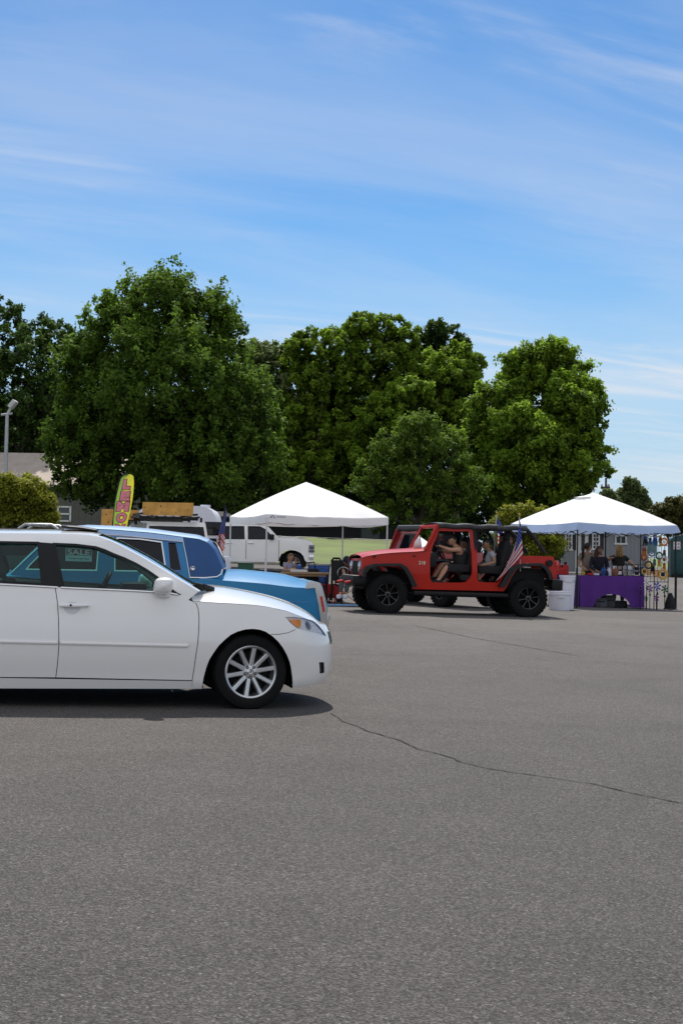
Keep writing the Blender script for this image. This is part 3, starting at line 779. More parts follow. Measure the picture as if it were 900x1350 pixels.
    # tail: chrome end caps, lamps, bumper
    for sd in (1, -1):
        f2 = lambda m: m if sd == 1 else m.xf(Matrix.Scale(-1, 4, (0, 1, 0)))
        pts = [(401.5, 776), (405, 767.3), (416.5, 767), (422.5, 769), (428, 787), (432, 811), (433, 827), (424, 828.5), (420, 800), (415, 775)]
        q = [near(*p) for p in pts]; t = MB()
        t.prism([(p.x, p.z) for p in q], lambda a, b: (a, -W-.015, b), lambda a, b: (a, -W+.20, b)); f2(t); cap = t.build('tail_fin', CHROME, root, 30)
        t = MB(); q = [near(*p) for p in [(421, 786), (424.5, 786), (428, 805.5), (425, 807.5)]]
        t.prism([(p.x, p.z) for p in q], lambda a, b: (a, -W-.024, b), lambda a, b: (a+.015, -W+.14, b)); f2(t); t.build('tail_lamp', REDLENS, cap)
    t = MB(); b0 = near(433, 818)
    t.box((b0.x-.06, 0, b0.z), (.14, 1.82, .16), bev=.03); t.box((b0.x-.02, 0, b0.z+.02), (.10, 1.5, .05), bev=.01, mi=1); t.build('rear_bumper', [CHROME, BLACK], root)
    t = MB(); t.box((xt-.03, 0, .78), (.02, .34, .16)); t.build('number_plate', CLWHITE, root)
    t = MB(); t.box((xt-2.5, 0, .42), (4.6, 1.3, .2)); wheel_well(t, wa, .38, .41, W-.02); wheel_well(t, fa, .38, .41, W-.02)
    t.patch([(fa+.5, .4), (wa-.5, .4), (wa-.5, e1.z-.03), (fa+.5, e1.z-.03)], lambda a, b: sh.S(a, b, .06), .2, mirror=True); t.build('underbody', DARK, root)
    for sd in (-1, 1):
        for x in (wa, fa): wheel(root, (x, sd*(W-.14), .345), sd, .345, .2, .2, 12, CHROME, lug=0)
    for y in (-.4, .4): car_seat(root, AR[-2][0]+1.35, y, .5, SEATC, w=.62, flip=-1)
    return root
# ------------------------------------------------------------------ people
def person(name_label, J, wear, hair, skinm, cap=None, group=None, scale=1., face=(0, -1, 0), extra=None):
    """J: world-space joints; wear: list of (name, material, kind)"""
    J = {k: Vector(v) for k, v in J.items()}; L = J['pelvis'].copy()
    root = empty('person', name_label, 'person', L, group=group)
    s = scale; names = []; V = []; E = []; Rd = []
    def nd(p, r, par=None):
        V.append(Vector(p)-L); Rd.append(r if isinstance(r, tuple) else (r*s, r*s)); i = len(V)-1
        if par is not None: E.append((par, i))
        return i
    pe = nd(J['pelvis'], .115); mid = J['pelvis'].lerp(J['chest'], .5)
    w = nd(mid, .105, pe); ch = nd(J['chest'], .11, w); nb = J['chest'].lerp(J['head'], .42)
    nk = nd(nb, .055, ch); hd0 = nd(J['chest'].lerp(J['head'], .68), .05, nk)
    def limb(par, pts, rs):
        q = par
        for p, r in zip(pts, rs): q = nd(p, r, q)
        return q
    fing = []
    for sd in 'LR':
        if 'sh'+sd in J:
            a, b, c = J['sh'+sd], J['el'+sd], J['wr'+sd]
            h = limb(ch, [a, a.lerp(b, .5), b, b.lerp(c, .4), c], [.062, .052, .042, .042, .028])
            d = (c-b).normalized(); side = d.cross(Vector((0, 0, 1))); side = side.normalized() if side.length > .1 else Vector((1, 0, 0))
            pm = nd(c+d*.055*s, .032, h); nd(c+d*.085*s, .03, pm)
            dn = side.cross(d)
            for k in range(4):
                b0 = c + d*.07*s + side*(k-1.5)*.021*s; ln = (.062, .075, .07, .055)[k]*s
                fing.append(([b0, b0+d*ln*.5-dn*.008, b0+d*ln*.85-dn*.03*s], [.0095*s, .009*s, .007*s]))
            b0 = c+d*.02*s - side*.02*s; fing.append(([b0, b0-side*.03*s+d*.02*s, b0-side*.035*s+d*.055*s], [.012*s, .011*s, .008*s]))
        if 'hp'+sd in J:
            a, b, c = J['hp'+sd], J['kn'+sd], J['an'+sd]
            f = limb(pe, [a, a.lerp(b, .5), b, b.lerp(c, .35), c], [.098, .085, .062, .06, .04])
            if 'to'+sd in J: limb(f, [c.lerp(J['to'+sd], .45)-Vector((0, 0, .03*s)), J['to'+sd]], [.042, .03])
    v, f = skin(V, E, Rd, 1)
    m = MB(); m.add(v, f)
    for pts, rs in fing: m.tube([p-L for p in pts], rs, 6)
    # head with features
    fv = Vector(face).normalized(); up = (J['head']-nb).normalized(); rt = fv.cross(up).normalized(); fv = up.cross(rt).normalized()
    M = Matrix((rt, fv, up)).transposed(); c = J['head']-L
    def hp(x, y, z): return c + M @ Vector((x*s, y*s, z*s))
    n = 20; mm = 14; hv = []; hf = []
    for j in range(mm+1):
        t = math.pi*j/mm; z = .118*math.cos(t)
        for i in range(n):
            a = 2*math.pi*i/n; rx = .076*math.sin(t); ry = .097*math.sin(t)
            if z < 0: rx *= 1-.32*(-z/.118)**1.5; 
            x = rx*math.cos(a); y = ry*math.sin(a)
            if z < 0: y += .022*(-z/.118) - (.02*(-z/.118) if y < 0 else 0)
            if y > .05 and abs(z+.012) < .03: 
                if .012 < abs(x) < .048 and z > -.01: y -= .007
            hv.append(hp(x, y, z))
    for j in range(mm):
        for i in range(n): hf.append((j*n+i, (j+1)*n+i, (j+1)*n+(i+1) % n, j*n+(i+1) % n))
    m.add(hv, hf)
    m.add([hp(-.014, .088, .0), hp(.014, .088, .0), hp(0, .096, .018), hp(-.018, .09, -.03), hp(.018, .09, -.03), hp(0, .122, -.027)], [(0, 2, 5), (2, 1, 5), (0, 5, 3), (1, 4, 5), (3, 5, 4)])
    for sx in (-1, 1): m.ball(hp(sx*.078, -.005, -.01), (.012*s, .024*s, .034*s), 8, rot=M)
    k = len(m.v)
    for sx in (-1, 1): m.ball(hp(sx*.030, .086, .004), (.014*s, .008*s, .008*s), 8, 1, M)
    m.ball(hp(0, .093, -.058), (.026*s, .008*s, .008*s), 8, 2, M)
    m.build('body', [skinm, HAIRD, CLRED if False else mat('lips', (.35, .12, .09), .5) if 'lips' not in bpy.data.materials else bpy.data.materials['lips']], root, 180)
    # hair
    if hair:
        hm, kind = hair; h = MB()
        def cap_(j, i):
            t = math.pi*.62*j; a = 2*math.pi*i
            lim = 1. if math.sin(a) < .25 else .62
            t *= lim; z = .124*math.cos(t)+.006
            q = 1+.03*math.sin(9*a+5*t)
            return hp(.086*math.sin(t)*math.cos(a)*q, (.106*math.sin(t)*math.sin(a))*q-.004, z)
        h.grid(cap_, 10, 24)
        if kind == 'long':
            for i in range(9):
                a = math.pi*(1.0+i/8.); x = .082*math.cos(a); y = .10*math.sin(a)
                h.tube([hp(x, y, .02), hp(x*1.12, y*1.12, -.08), hp(x*1.15, y*1.25-.01, -.2), hp(x*.9, y*1.2-.02, -.34-.03*(i % 3))], [.03*s, .036*s, .034*s, .012*s], 7)
        if kind == 'tail':
            h.tube([hp(0, -.10, .04), hp(0, -.16, -.02), hp(.01, -.17, -.16), hp(0, -.15, -.33), hp(0, -.15, -.42)], [.03*s, .04*s, .042*s, .035*s, .012*s], 9)
        if kind == 'bun':
            h.ball(hp(0, -.07, .11), .05*s, 10)
            for i in range(7):
                a = math.pi*(1.0+i/6.); h.tube([hp(.08*math.cos(a), .1*math.sin(a), .0), hp(.09*math.cos(a), .11*math.sin(a), -.12), hp(.08*math.cos(a), .11*math.sin(a)-.01, -.2)], [.03*s, .032*s, .01*s], 7)
        h.build('hair', hm, root, 60)
    if cap:
        h = MB()
        h.grid(lambda j, i: hp(.092*math.sin(math.pi*.5*j)*math.cos(2*math.pi*i), .110*math.sin(math.pi*.5*j)*math.sin(2*math.pi*i), .03+.108*math.cos(math.pi*.5*j)), 8, 22)
        cs = -1 if cap[1] == 'back' else 1
        h.grid(lambda a, b: hp(-.075+.15*b, cs*(.07+(.045+.075*math.sin(math.pi*b))*a), .034-.02*a), 5, 10)
        h.build('cap', cap[0], root, 50, solid=.008)
    def cloth(name, mt, nodes, edges, rad):
        vv, ff = skin([Vector(p)-L for p in nodes], edges, rad, 1)
        q = MB(); q.add(vv, ff); return q.build(name, mt, root, 180)
    for nm, mt, kind in wear:
        nodes = [J['pelvis'].lerp(J['chest'], -.02), mid, J['chest'], J['chest'].lerp(J['head'], .22)]; ed = [(0, 1), (1, 2), (2, 3)]; rd = [.172*s, .168*s, .175*s, .085*s]
        if kind in ('tee', 'tank', 'long'):
            if kind == 'tank':
                for sd in 'LR':
                    if 'sh'+sd in J: nodes.append(J['chest'].lerp(J['sh'+sd], .62)); ed.append((2, len(nodes)-1)); rd.append(.10*s)
            if kind != 'tank':
                fr = .75 if kind == 'tee' else None
                for sd in 'LR':
                    if 'sh'+sd in J:
                        a, b, c = J['sh'+sd], J['el'+sd], J['wr'+sd]; i = len(nodes)
                        nodes += [a, a.lerp(b, .62)]; ed += [(2, i), (i, i+1)]; rd += [.075*s, .068*s]
                        if kind == 'long': nodes += [b, b.lerp(c, .9)]; ed += [(i+1, i+2), (i+2, i+3)]; rd += [.052*s, .042*s]
            cloth(nm, mt, nodes, ed, [(r, r) for r in rd])
        elif kind in ('shorts', 'trousers'):
            nodes = [J['pelvis']+Vector((0, 0, .05*s)), J['pelvis']]; ed = [(0, 1)]; rd = [.145*s, .15*s]
            for sd in 'LR':
                if 'hp'+sd in J:
                    a, b, c = J['hp'+sd], J['kn'+sd], J['an'+sd]; i = len(nodes)
                    nodes += [a, a.lerp(b, .82)]; ed += [(1, i), (i, i+1)]; rd += [.115*s, .095*s]
                    if kind == 'trousers': nodes += [b, b.lerp(c, .95)]; ed += [(i+1, i+2), (i+2, i+3)]; rd += [.078*s, .06*s]
            cloth(nm, mt, nodes, ed, [(r, r) for r in rd])
        elif kind == 'shoes':
            for sd in 'LR':
                if 'to'+sd in J:
                    c, t = J['an'+sd], J['to'+sd]; q = MB(); d = (t-c); d.z = 0; d.normalize()
                    rot = Matrix((d, Vector((0, 0, 1)).cross(d), Vector((0, 0, 1)))).transposed()
                    q.box(c.lerp(t, .45)-L+Vector((0, 0, -.035*s)), (.28*s, .105*s, .10*s), rot=rot, bev=.035); q.build('shoe', mt, root)
        elif kind == 'glasses':
            q = MB()
            for sx in (-1, 1): q.box(hp(sx*.034, .098, .006), (.052*s, .012*s, .032*s), rot=M, bev=.004); q.cyl(hp(sx*.06, .09, .01), hp(sx*.08, .0, .01), .004)
            q.box(hp(0, .102, .012), (.02, .006, .006), rot=M); q.build('sunglasses', mt, root)
    return root
# ------------------------------------------------------------------ flags
def us_flag(name, label, pole, H, Fl, wave, group=None, Lp=None):
    """pole=(bottom, top); H(v) hoist curve, Fl(v) fly curve (v=0 upper edge)"""
    L = Vector(pole[0]); root = empty(name, label, 'flag', L, group=group)
    m = MB(); m.cyl((0, 0, 0), Vector(pole[1])-L, .014, n=10); m.build('flag_pole', GALV, root)
    m = MB(); m.lathe([(0, .11), (.012, .06), (.022, .04), (.012, .0), (0, 0)], Vector(pole[1])-L, (0, 0, 1), 10); m.build('finial', mat('brass', (.6, .38, .08), .3, metal=1.) if 'brass' not in bpy.data.materials else bpy.data.materials['brass'], root)
    def C(u, v, off=0):
        p = H(v).lerp(Fl(v), u) - L
        return p + Vector((.02, wave*math.sin(9*u+4*v)*u**.5 - off, -.03*math.sin(math.pi*u)))
    m = MB()
    def mif(i, j):
        if i < 16 and j < 14: return 2
        return 0 if (j//2) % 2 == 0 else 1
    m.grid(lambda a, b: C(a, b), 40, 26, mif=mif)
    for r in range(9):
        for k in range(6 if r % 2 == 0 else 5):
            u0 = .4*((k+.5)/6 if r % 2 == 0 else (k+1)/6); v0 = .538*(r+.5)/9.
            for off in (-.004, .004):
                pts = []
                for q in range(10):
                    rr = .021 if q % 2 == 0 else .009; a = math.pi/2+q*math.pi/5
                    pts.append(C(u0+rr*.55*math.cos(a), v0-rr*math.sin(a), off))
                m.add(pts+[C(u0, v0, off)], [(q, (q+1) % 10, 10) for q in range(10)], 1)
    m.build('flag_cloth', [translucent('flag_red', (.62, .02, .04), .4), translucent('flag_white', (.85, .85, .86), .4), translucent('flag_canton', (.025, .035, .24), .3)], root, 60)
    return root
# ------------------------------------------------------------------ red off-roader
def offroader(front_px, yaw, paint, label, detailed=True):
    con = onground(*front_px); Rt = .435; W = .88
    F = Frame(con + Vector((-math.sin(yaw), math.cos(yaw), 0))*.80, yaw, R(1.0))
    root = empty('offroad_car', label, 'off-road car', M=F.M)
    return F, root
def red_jeep():
    yaw = R(11); F, root = offroader((509.3, 808.9), yaw, RED, 'red open four door off-road car without doors, flags and riders aboard')
    z = lambda x, y: (440+x/2.8125, 660+y/2.8125)       # measuring helper
    yb = -.74
    def q(x, y, yy=yb): p = F.inv(*z(x, y), yy); return (p.x, p.z)
    wr = F.inv(*z(717, 360), -.80)
    Rt = .425; wb = wr.x; rz = .415
    # tub side
    fa = [q(*p) for p in [(288, 325), (283, 300), (272, 275), (255, 255), (230, 246), (190, 243), (150, 244), (130, 250), (118, 262), (110, 280)]]
    ol = [q(*p) for p in [(292, 327), (305, 330)]] if False else []
    outline = [q(*p) for p in [(630, 336), (460, 332), (290, 328), (284, 300), (272, 276), (255, 256), (230, 247), (190, 244), (150, 245), (130, 251), (118, 262), (110, 276), (104, 262), (103, 232), (104, 212), (120, 206), (160, 199), (195, 195), (250, 191), (300, 189), (338, 186), (345, 180),
                              (352, 160), (372, 112), (380, 96), (400, 94), (460, 97), (512, 98), (528, 98), (530, 120), (531, 200), (531, 290), (536, 300), (560, 303), (606, 304), (618, 290), (640, 262), (665, 240), (690, 206), (740, 205), (815, 207), (820, 240), (826, 290),
                              (800, 291), (792, 268), (778, 250), (755, 242), (715, 240), (690, 246), (672, 262), (655, 290), (640, 320)]]
    hole = [q(*p) for p in [(394, 112), (430, 113), (470, 114), (505, 113), (510, 130), (512, 180), (512, 268), (507, 283), (490, 302), (470, 304), (400, 304), (362, 302), (356, 285), (356, 215), (366, 175)]]
    S0 = lambda a, b, e=0.: Vector((a, -.74 + e + max(0, b-1.05)*.13 + .10*ss(-.35, -.95, a)*1.0*(1 if a < 0 else 0), b))
    m = MB(); m.patch(outline, S0, .12, holes=[hole]); m.rim(outline, S0, (0, .05, 0), step=.1); m.rim(hole, S0, (0, .07, 0), step=.1)
    m.mirror()
    li = MB(); li.patch(inset(outline, .02), lambda a, b: S0(a, b, .055), .2, holes=[inset(hole, -.02)]); li.mirror(); li.build('interior_trim', BLACK, root)
    # hood
    hl_ = [q(*p) for p in [(104, 212), (120, 206), (160, 199), (195, 195), (250, 191), (300, 189), (340, 185)]]
    hx = ip(hl_)
    x0, x1 = hl_[0][0], hl_[-1][0]
    def hood(a, b):
        x = x0+(x1-x0)*a; y = S0(x, 1.).y
        return Vector((x, y*(1-2*b), hx(x) + .07*(1-abs(2*b-1)**3)))
    m.grid(hood, 12, 14)
    hz = hx(x0); m.box((x0+.11, 0, hz-.26), (.06, 1.2, .50), bev=.02)
    m.box((x1+.35, 0, .62), (.9, 1.3, .12)); 
    # rear wall and wheel boxes
    b0 = q(815, 207); b1 = q(826, 290); m.box((b0[0]-.02, 0, (b0[1]+b1[1])/2), (.05, 1.40, b0[1]-b1[1]), bev=.01)
    fz = q(400, 304)[1]
    fb = MB(); fb.box(((q(292, 327)[0]+b1[0])/2, 0, fz-.05), (b1[0]-q(292, 327)[0]-.12, 1.34, .06)); fb.build('cabin_floor', BLACK, root)
    m.build('body', RED, root, 30)
    # small fender number
    tv, tf = textmesh('218', .10, bold=.003)
    m = MB(); c = q(326, 231); m.add([Vector((c[0]+p.x*1.0, -.748, c[1]+p.y)) for p in tv], tf); m.build('fender_number', mat('sticker', (.62, .55, .42), .5), root)
    for p, w_, h_ in ((q(298, 205), .05, .03), (q(150, 206), .05, .05)):
        m = MB(); m.box((p[0], -.76, p[1]), (w_, .03, h_), bev=.01); m.build('hood_latch', BLACK, root)
    m = MB(); sz0 = q(460, 338)[1]; xs0, xs1 = q(290, 340)[0], q(640, 340)[0]
    m.box(((xs0+xs1)/2, -.80, sz0-.05), (xs1-xs0, .14, .09), bev=.03); m.mirror(); m.build('step_rail', BLACK, root)
    # windshield frame + glass
    A = F.inv(*z(384, 95), -.70); B = F.inv(*z(340, 183), -.74)
    m = MB(); Ax, Az, Bx, Bz = A.x, A.z, B.x, B.z
    ws = lambda a, b: Vector((Bx+(Ax-Bx)*b, (-.72+.03*b)*(1-2*a), Bz+(Az-Bz)*b))
    d = Vector((Ax-Bx, 0, Az-Bz)).normalized()
    for y in (-1, 1): m.cyl((Bx, y*.71, Bz), (Ax, y*.68, Az), .038, n=8)
    m.cyl((Ax, -.70, Az), (Ax, .70, Az), .04, n=8); m.cyl((Bx, -.72, Bz), (Bx, .72, Bz), .03, n=8)
    wf = m.build('windshield_frame', RED, root)
    m = MB(); m.grid(lambda a, b: ws(.05+.9*a, .04+.92*b), 4, 4); m.build('windshield', CLEAR, wf)
    # bar roof: padded hoop tubes and folded soft top
    m = MB(); bp = [F.inv(*z(*p), -.62) for p in [(384, 94), (440, 96), (512, 100), (600, 100), (690, 102), (712, 106), (735, 130), (760, 165), (782, 196)]]
    m.tube(bp, .045, 10); mid = F.inv(*z(520, 100), -.62); m.tube([mid, mid+Vector((.02, -.03, -.5)), mid+Vector((.04, -.04, -1.0))], .045, 10)
    m.mirror()
    for p in (mid, bp[4]): m.cyl(p, flipy(p), .045, n=10)
    m.build('roll_bar', BLACKCLOTH, root)
    m = MB(); a0 = bp[0]; a1 = bp[5]
    m.grid(lambda a, b: Vector((a0.x+(a1.x-a0.x)*a, -.68*(1-2*b), a0.z+(a1.z-a0.z)*a+.045+.03*math.sin(a*21)*.5+.03*(1-(2*b-1)**2))), 26, 12)
    for y in (-.66, .66): m.tube([Vector((a0.x+(a1.x-a0.x)*t/14., y, a0.z+(a1.z-a0.z)*t/14.+.01+.012*math.sin(t*1.7))) for t in range(15)], .05, 8)
    m.build('soft_top', mat('soft_top_cloth', (.045, .047, .052), .8, var=.3, vscale=15), root, 60, solid=.01)
    # fender flares
    def flare(pts, inner, nm):
        m = MB(); P = [q(*p, -.90) for p in pts]; I = [q(*p, -.90) for p in inner]; n = len(P)
        for i in range(n-1):
            o0, o1, i0, i1 = P[i], P[i+1], I[i], I[i+1]
            v = []
            for (a, b) in ((o0, i0), (o1, i1)):
                v += [Vector((a[0], -.70, a[1])), Vector((a[0], -.90, a[1])), Vector((b[0], -.93, b[1])), Vector((b[0], -.70, b[1]))]
            m.add(v, [(0, 4, 5, 1), (1, 5, 6, 2), (2, 6, 7, 3), (0, 1, 2, 3), (7, 6, 5, 4)])
        for sd in (1, -1):
            k = MB(); k.v = [p if sd == 1 else flipy(p) for p in m.v]; k.f = list(m.f) if sd == 1 else [tuple(reversed(t)) for t in m.f]; k.m = list(m.m); k.build(nm, BLACK, root, 40)
    flare([(108, 284), (110, 262), (122, 244), (150, 234), (200, 233), (248, 233), (270, 245), (288, 272), (310, 318)], [(116, 284), (120, 268), (132, 253), (155, 243), (200, 242), (242, 243), (258, 254), (272, 278), (290, 320)], 'front_fender')
    flare([(614, 318), (636, 280), (655, 250), (676, 238), (720, 232), (770, 232), (792, 246), (806, 268), (812, 292)], [(630, 322), (652, 286), (668, 260), (686, 249), (722, 242), (764, 242), (780, 254), (792, 274), (797, 294)], 'rear_fender')
    # grille, lamps, bumpers
    m = MB(); gx = x0+.05; gz = hz-.24
    m.box((gx, 0, gz), (.05, 1.18, .46), bev=.02)
    for i in range(7): m.box((gx-.028, (i-3)*.095, gz+.02), (.012, .05, .30), mi=1)
    g = m.build('grille', [RED, BLACK], root)
    for y in (-.44, .44):
        m = MB(); c = (gx-.02, y, gz+.06); m.lathe([(.0, .05), (.07, .045), (.105, .02), (.115, 0), (.12, -.03)], c, (-1, 0, 0), 20); m.build('headlight', LENS, root)
        m = MB(); m.lathe([(.0, .01), (.10, .012)], c, (-1, 0, 0), 20); m.lathe([(.105, 0), (.125, .03), (.135, .0)], c, (-1, 0, 0), 20); m.build('headlight_ring', mat('grey_metal', (.3, .31, .33), .3, metal=.8) if 'grey_metal' not in bpy.data.materials else bpy.data.materials['grey_metal'], root)
    m = MB(); c = q(105, 262, -.6)
    bb = q(82, 300, -.4); m.box((bb[0]+.02, 0, bb[1]+.04), (.30, 1.36, .20), bev=.04); m.box((bb[0]+.2, 0, bb[1]-.02), (.5, .9, .16))
    m.build('front_bumper', BLACK, root)
    for y in (-.42, .42):
        m = MB(); m.tube([(bb[0]-.12, y-.05, bb[1]), (bb[0]-.24, y-.05, bb[1]-.02), (bb[0]-.24, y+.05, bb[1]-.02), (bb[0]-.12, y+.05, bb[1])], .025, 8); m.build('tow_hook', CLRED, root)
    m = MB(); rb = q(822, 313); m.box((rb[0]+.0, 0, rb[1]), (.26, 1.70, .24), bev=.04); m.build('rear_bumper', BLACK, root)
    for y in (-1, 1):
        m = MB(); t = q(797, 232); m.cyl((t[0], y*.73, t[1]), (t[0], y*.775, t[1]), .075, n=18); m.build('fuel_cap', BLACK, root)
        m = MB(); t = q(824, 240); m.box((t[0]+.03, y*.66, t[1]), (.07, .14, .2), bev=.02); m.build('tail_lamp', REDLENS, root)
    m = MB(); t = q(705, 268); m.box((t[0], -.66, t[1]), (.36, .05, .26), bev=.02); m.build('inner_panel', mat('dull_panel', (.25, .25, .27), .6, var=.3), root)
    # seats, wheel, dash
    sz = q(470, 260)[1]
    for y in (-.36, .36):
        p = F.inv(*z(478, 275), y); car_seat(root, p.x+.06, y, fz+.22, BLACKCLOTH, w=.52, flip=-1, lean=.22, s=1.05)
        p = F.inv(*z(590, 275), y); car_seat(root, p.x+.1, y, fz+.2, BLACKCLOTH, w=.52, flip=-1, lean=.18, s=1.1)
    m = MB(); dp = q(360, 215); m.box((dp[0]-.02, 0, dp[1]-.02), (.34, 1.36, .34), bev=.06); m.build('dashboard', BLACK, root)
    p = F.inv(*z(392, 190), -.36); m = MB(); ax = Vector((.86, 0, .5)); r = .19
    m.lathe([(r+.016*math.cos(a), .016*math.sin(a)) for a in [i*math.pi/4 for i in range(8)]], p, ax, 26, close=True); a_ = ax.orthogonal().normalized(); b_ = ax.normalized().cross(a_)
    for k in range(3): m.cyl(p, p+(a_*math.cos(k*2.09)+b_*math.sin(k*2.09))*r, .016, n=6)
    m.cyl(p, p-ax*.4, .03, n=8); m.build('steering_wheel', BLACK, root)
    m = MB(); m.box((wb*.5, 0, .56), (wb+.9, .8, .12)); m.cyl((0, -.7, rz), (0, .7, rz), .06); m.cyl((wb, -.7, rz), (wb, .7, rz), .06); m.ball((wb, .05, rz), .16, 10); m.box((-.1, 0, .75), (.8, .8, .3))
    m.box((wb*.5+.1, .2, .45), (1.2, .5, .14), bev=.03)
    for y in (-.6, .6): m.box((wb, y, .82), (.8, .22, .5)); 
    m.build('chassis', DARK, root)
    RIM = mat('black_rim', (.02, .02, .021), .25, metal=.5, coat=.6)
    for y in (-1, 1):
        wheel(root, (0, y*.745, rz), y, Rt, .28, .245, 8, RIM, lug=5, hubc=BLACK, style='off', tread=30)
        wheel(root, (wb, y*.745, rz), y, Rt, .28, .245, 8, RIM, lug=5, hubc=BLACK, style='off', tread=30)
    # copy of the car behind: parts only, in another paint
    r2 = copy_tree(root); p2 = gpt(517, 38.5)
    r2.matrix_world = Matrix.Translation(p2) @ Matrix.Rotation(R(-55), 4, 'Z')
    tag(r2, 'dark red off-road car mostly hidden behind the bright red one', 'off-road car')
    for ch in list(r2.children):
        if ch.name.split('.')[0] == 'fender_number': bpy.data.objects.remove(ch); continue
        st = [ch]
        while st:
            o = st.pop(); st += list(o.children)
            if o.type == 'MESH' and RED.name in [mm.name for mm in o.data.materials]:
                o.data = o.data.copy()
                for i, mm in enumerate(o.data.materials):
                    if mm == RED: o.data.materials[i] = MAROON
    # hard top + doors on the second car
    m = MB(); rz2 = a0.z
    m.box(((a0.x+b1[0])/2, 0, rz2+.06), (b1[0]-a0.x, 1.44, .10), bev=.04); t2 = m.build('hard_top', mat('grey_top', (.07, .075, .08), .6), r2)
    for y in (-1, 1):
        m = MB(); dq = inset(hole, .012); dq = [p for p in dq]
        win = [p for p in inset(hole, .09)]; win = [(p[0], max(p[1], b0[1]+.03)) for p in win]
        Sx = lambda a, b: S0(a, b, .02)
        m.patch(dq, Sx, .15); 
        if y > 0: m.v = [flipy(p) for p in m.v]
        dr = m.build('door', MAROON, r2)
        m = MB(); m.prism([(a0.x+.20, b0[1]+.08), (a0.x+.95, b0[1]+.08), (a0.x+.95, rz2-.12), (a0.x+.42, rz2-.12)], lambda a, b: (a, y*.775, b), lambda a, b: (a, y*.70, b)); m.build('window', DKGLASS, dr)
    # riders --------------------------------------------------------
    w = lambda x, y, yy: F.M @ F.inv(*z(x, y), yy)
    fw = F.M.to_3x3() @ Vector((-1, 0, 0))
    J = dict(pelvis=w(472, 258, -.36), chest=w(462, 190, -.36), head=w(434, 143, -.36),
             shL=w(466, 180, -.56), elL=w(432, 183, -.60), wrL=w(402, 172, -.50), shR=w(456, 182, -.18), elR=w(425, 192, -.14), wrR=w(404, 186, -.22),
             hpL=w(468, 258, -.48), knL=w(418, 244, -.55), anL=w(388, 292, -.56), toL=w(370, 303, -.56), hpR=w(466, 258, -.24), knR=w(402, 236, -.26), anR=w(372, 280, -.26), toR=w(360, 290, -.26))
    person('driver in black cap and black tank top leaning to the wheel of the red car', J, [('tank_top', CLBLK, 'tank'), ('shorts', CLBLK, 'shorts'), ('shoes', CLBLK, 'shoes'), ('g', BLACK, 'glasses')], (HAIRD, 'short'), SKIN1, (CLBLK, 'front'), face=fw + Vector((0, 0, -.12)), scale=1.12)
    J = dict(pelvis=w(578, 250, -.36), chest=w(575, 198, -.36), head=w(566, 160, -.36),
             shL=w(584, 190, -.55), elL=w(596, 228, -.62), wrL=w(560, 238, -.58), shR=w(570, 190, -.18), elR=w(560, 222, -.14), wrR=w(545, 232, -.2),
             hpL=w(576, 250, -.46), knL=w(535, 242, -.48), anL=w(540, 292, -.48), toL=w(526, 300, -.48), hpR=w(574, 250, -.26), knR=w(532, 240, -.24), anR=w(538, 292, -.24), toR=w(524, 300, -.24))
    person('rear passenger with dark hair and grey short sleeved shirt in the red car', J, [('shirt', CLGREY, 'tee'), ('shorts', CLGREY, 'shorts'), ('vest', CLBLK, 'tank'), ('shoes', CLBLK, 'shoes')], (HAIRD, 'short'), SKIN2, None, face=fw)
    # far side riders seen through the car
    dy = .72
    J = dict(pelvis=w(500, 262, .36), chest=w(494, 200, .36), head=w(484, 158, .36), shL=w(500, 194, .18), elL=w(480, 230, .16), wrL=w(456, 228, .2), shR=w(492, 194, .54), elR=w(472, 230, .56), wrR=w(452, 228, .5),
             hpL=w(498, 262, .26), knL=w(440, 250, .26), anL=w(420, 296, .26), toL=w(404, 302, .26), hpR=w(496, 262, .46), knR=w(438, 250, .46), anR=w(418, 296, .46), toR=w(402, 302, .46))
    person('front passenger in blue grey shirt on the far side of the driver', J, [('shirt', mat('slate_fabric', (.07, .10, .14), .85), 'tee'), ('trousers', CLNAVY, 'trousers')], (HAIRD, 'short'), SKIN2, None, face=fw)
    J = dict(pelvis=w(632, 240, .36), chest=w(632, 182, .36), head=w(628, 140, .36), shL=w(638, 176, .18), elL=w(626, 200, .16), wrL=w(606, 205, .2), shR=w(634, 176, .54), elR=w(650, 190, .58), wrR=w(652, 160, .56),
             hpL=w(630, 240, .26), knL=w(590, 236, .26), anL=w(590, 285, .26), toL=w(576, 296, .26), hpR=w(630, 240, .46), knR=w(588, 236, .46), anR=w(588, 285, .46), toR=w(574, 296, .46))
    person('dark haired rider in black behind the seats of the red car', J, [('shirt', CLBLK, 'tee'), ('trousers', CLNAVY, 'trousers')], (HAIRD, 'long'), SKIN2, None, face=fw)
    # flags
    yv = -.80
    h0, h1 = w(688, 76, yv), w(697, 205, yv); f0, f1 = w(650, 222, yv-.05), w(592, 304, yv-.08)
    us_flag('flag', 'american flag drooping from a pole at the near rear side of the red car', (w(690, 262, yv+.02), w(686.5, 60, yv+.02)),
            lambda v: h0.lerp(h1, v), lambda v: f0.lerp(f1, v) + Vector((0, -.03*math.sin(3*v), 0)), .05)
    yv = .80
    h0, h1 = w(603, 66, yv), w(603, 165, yv); f0, f1 = w(652, 124, yv), w(640, 172, yv)
    us_flag('flag', 'american flag on the far side of the red car, behind the rear riders', (w(590, 250, yv), w(602, 52, yv)), lambda v: h0.lerp(h1, v), lambda v: f0.lerp(f1, v), .05)
    # small white pennant hung inside the windshield
    t0 = [F.inv(*z(*p), -.30) for p in [(318, 128), (325, 176), (292, 176), (300, 150)]]
    o = empty('pennant', 'small white pennant hanging behind the windshield of the red car', 'flag', F.M @ t0[0])
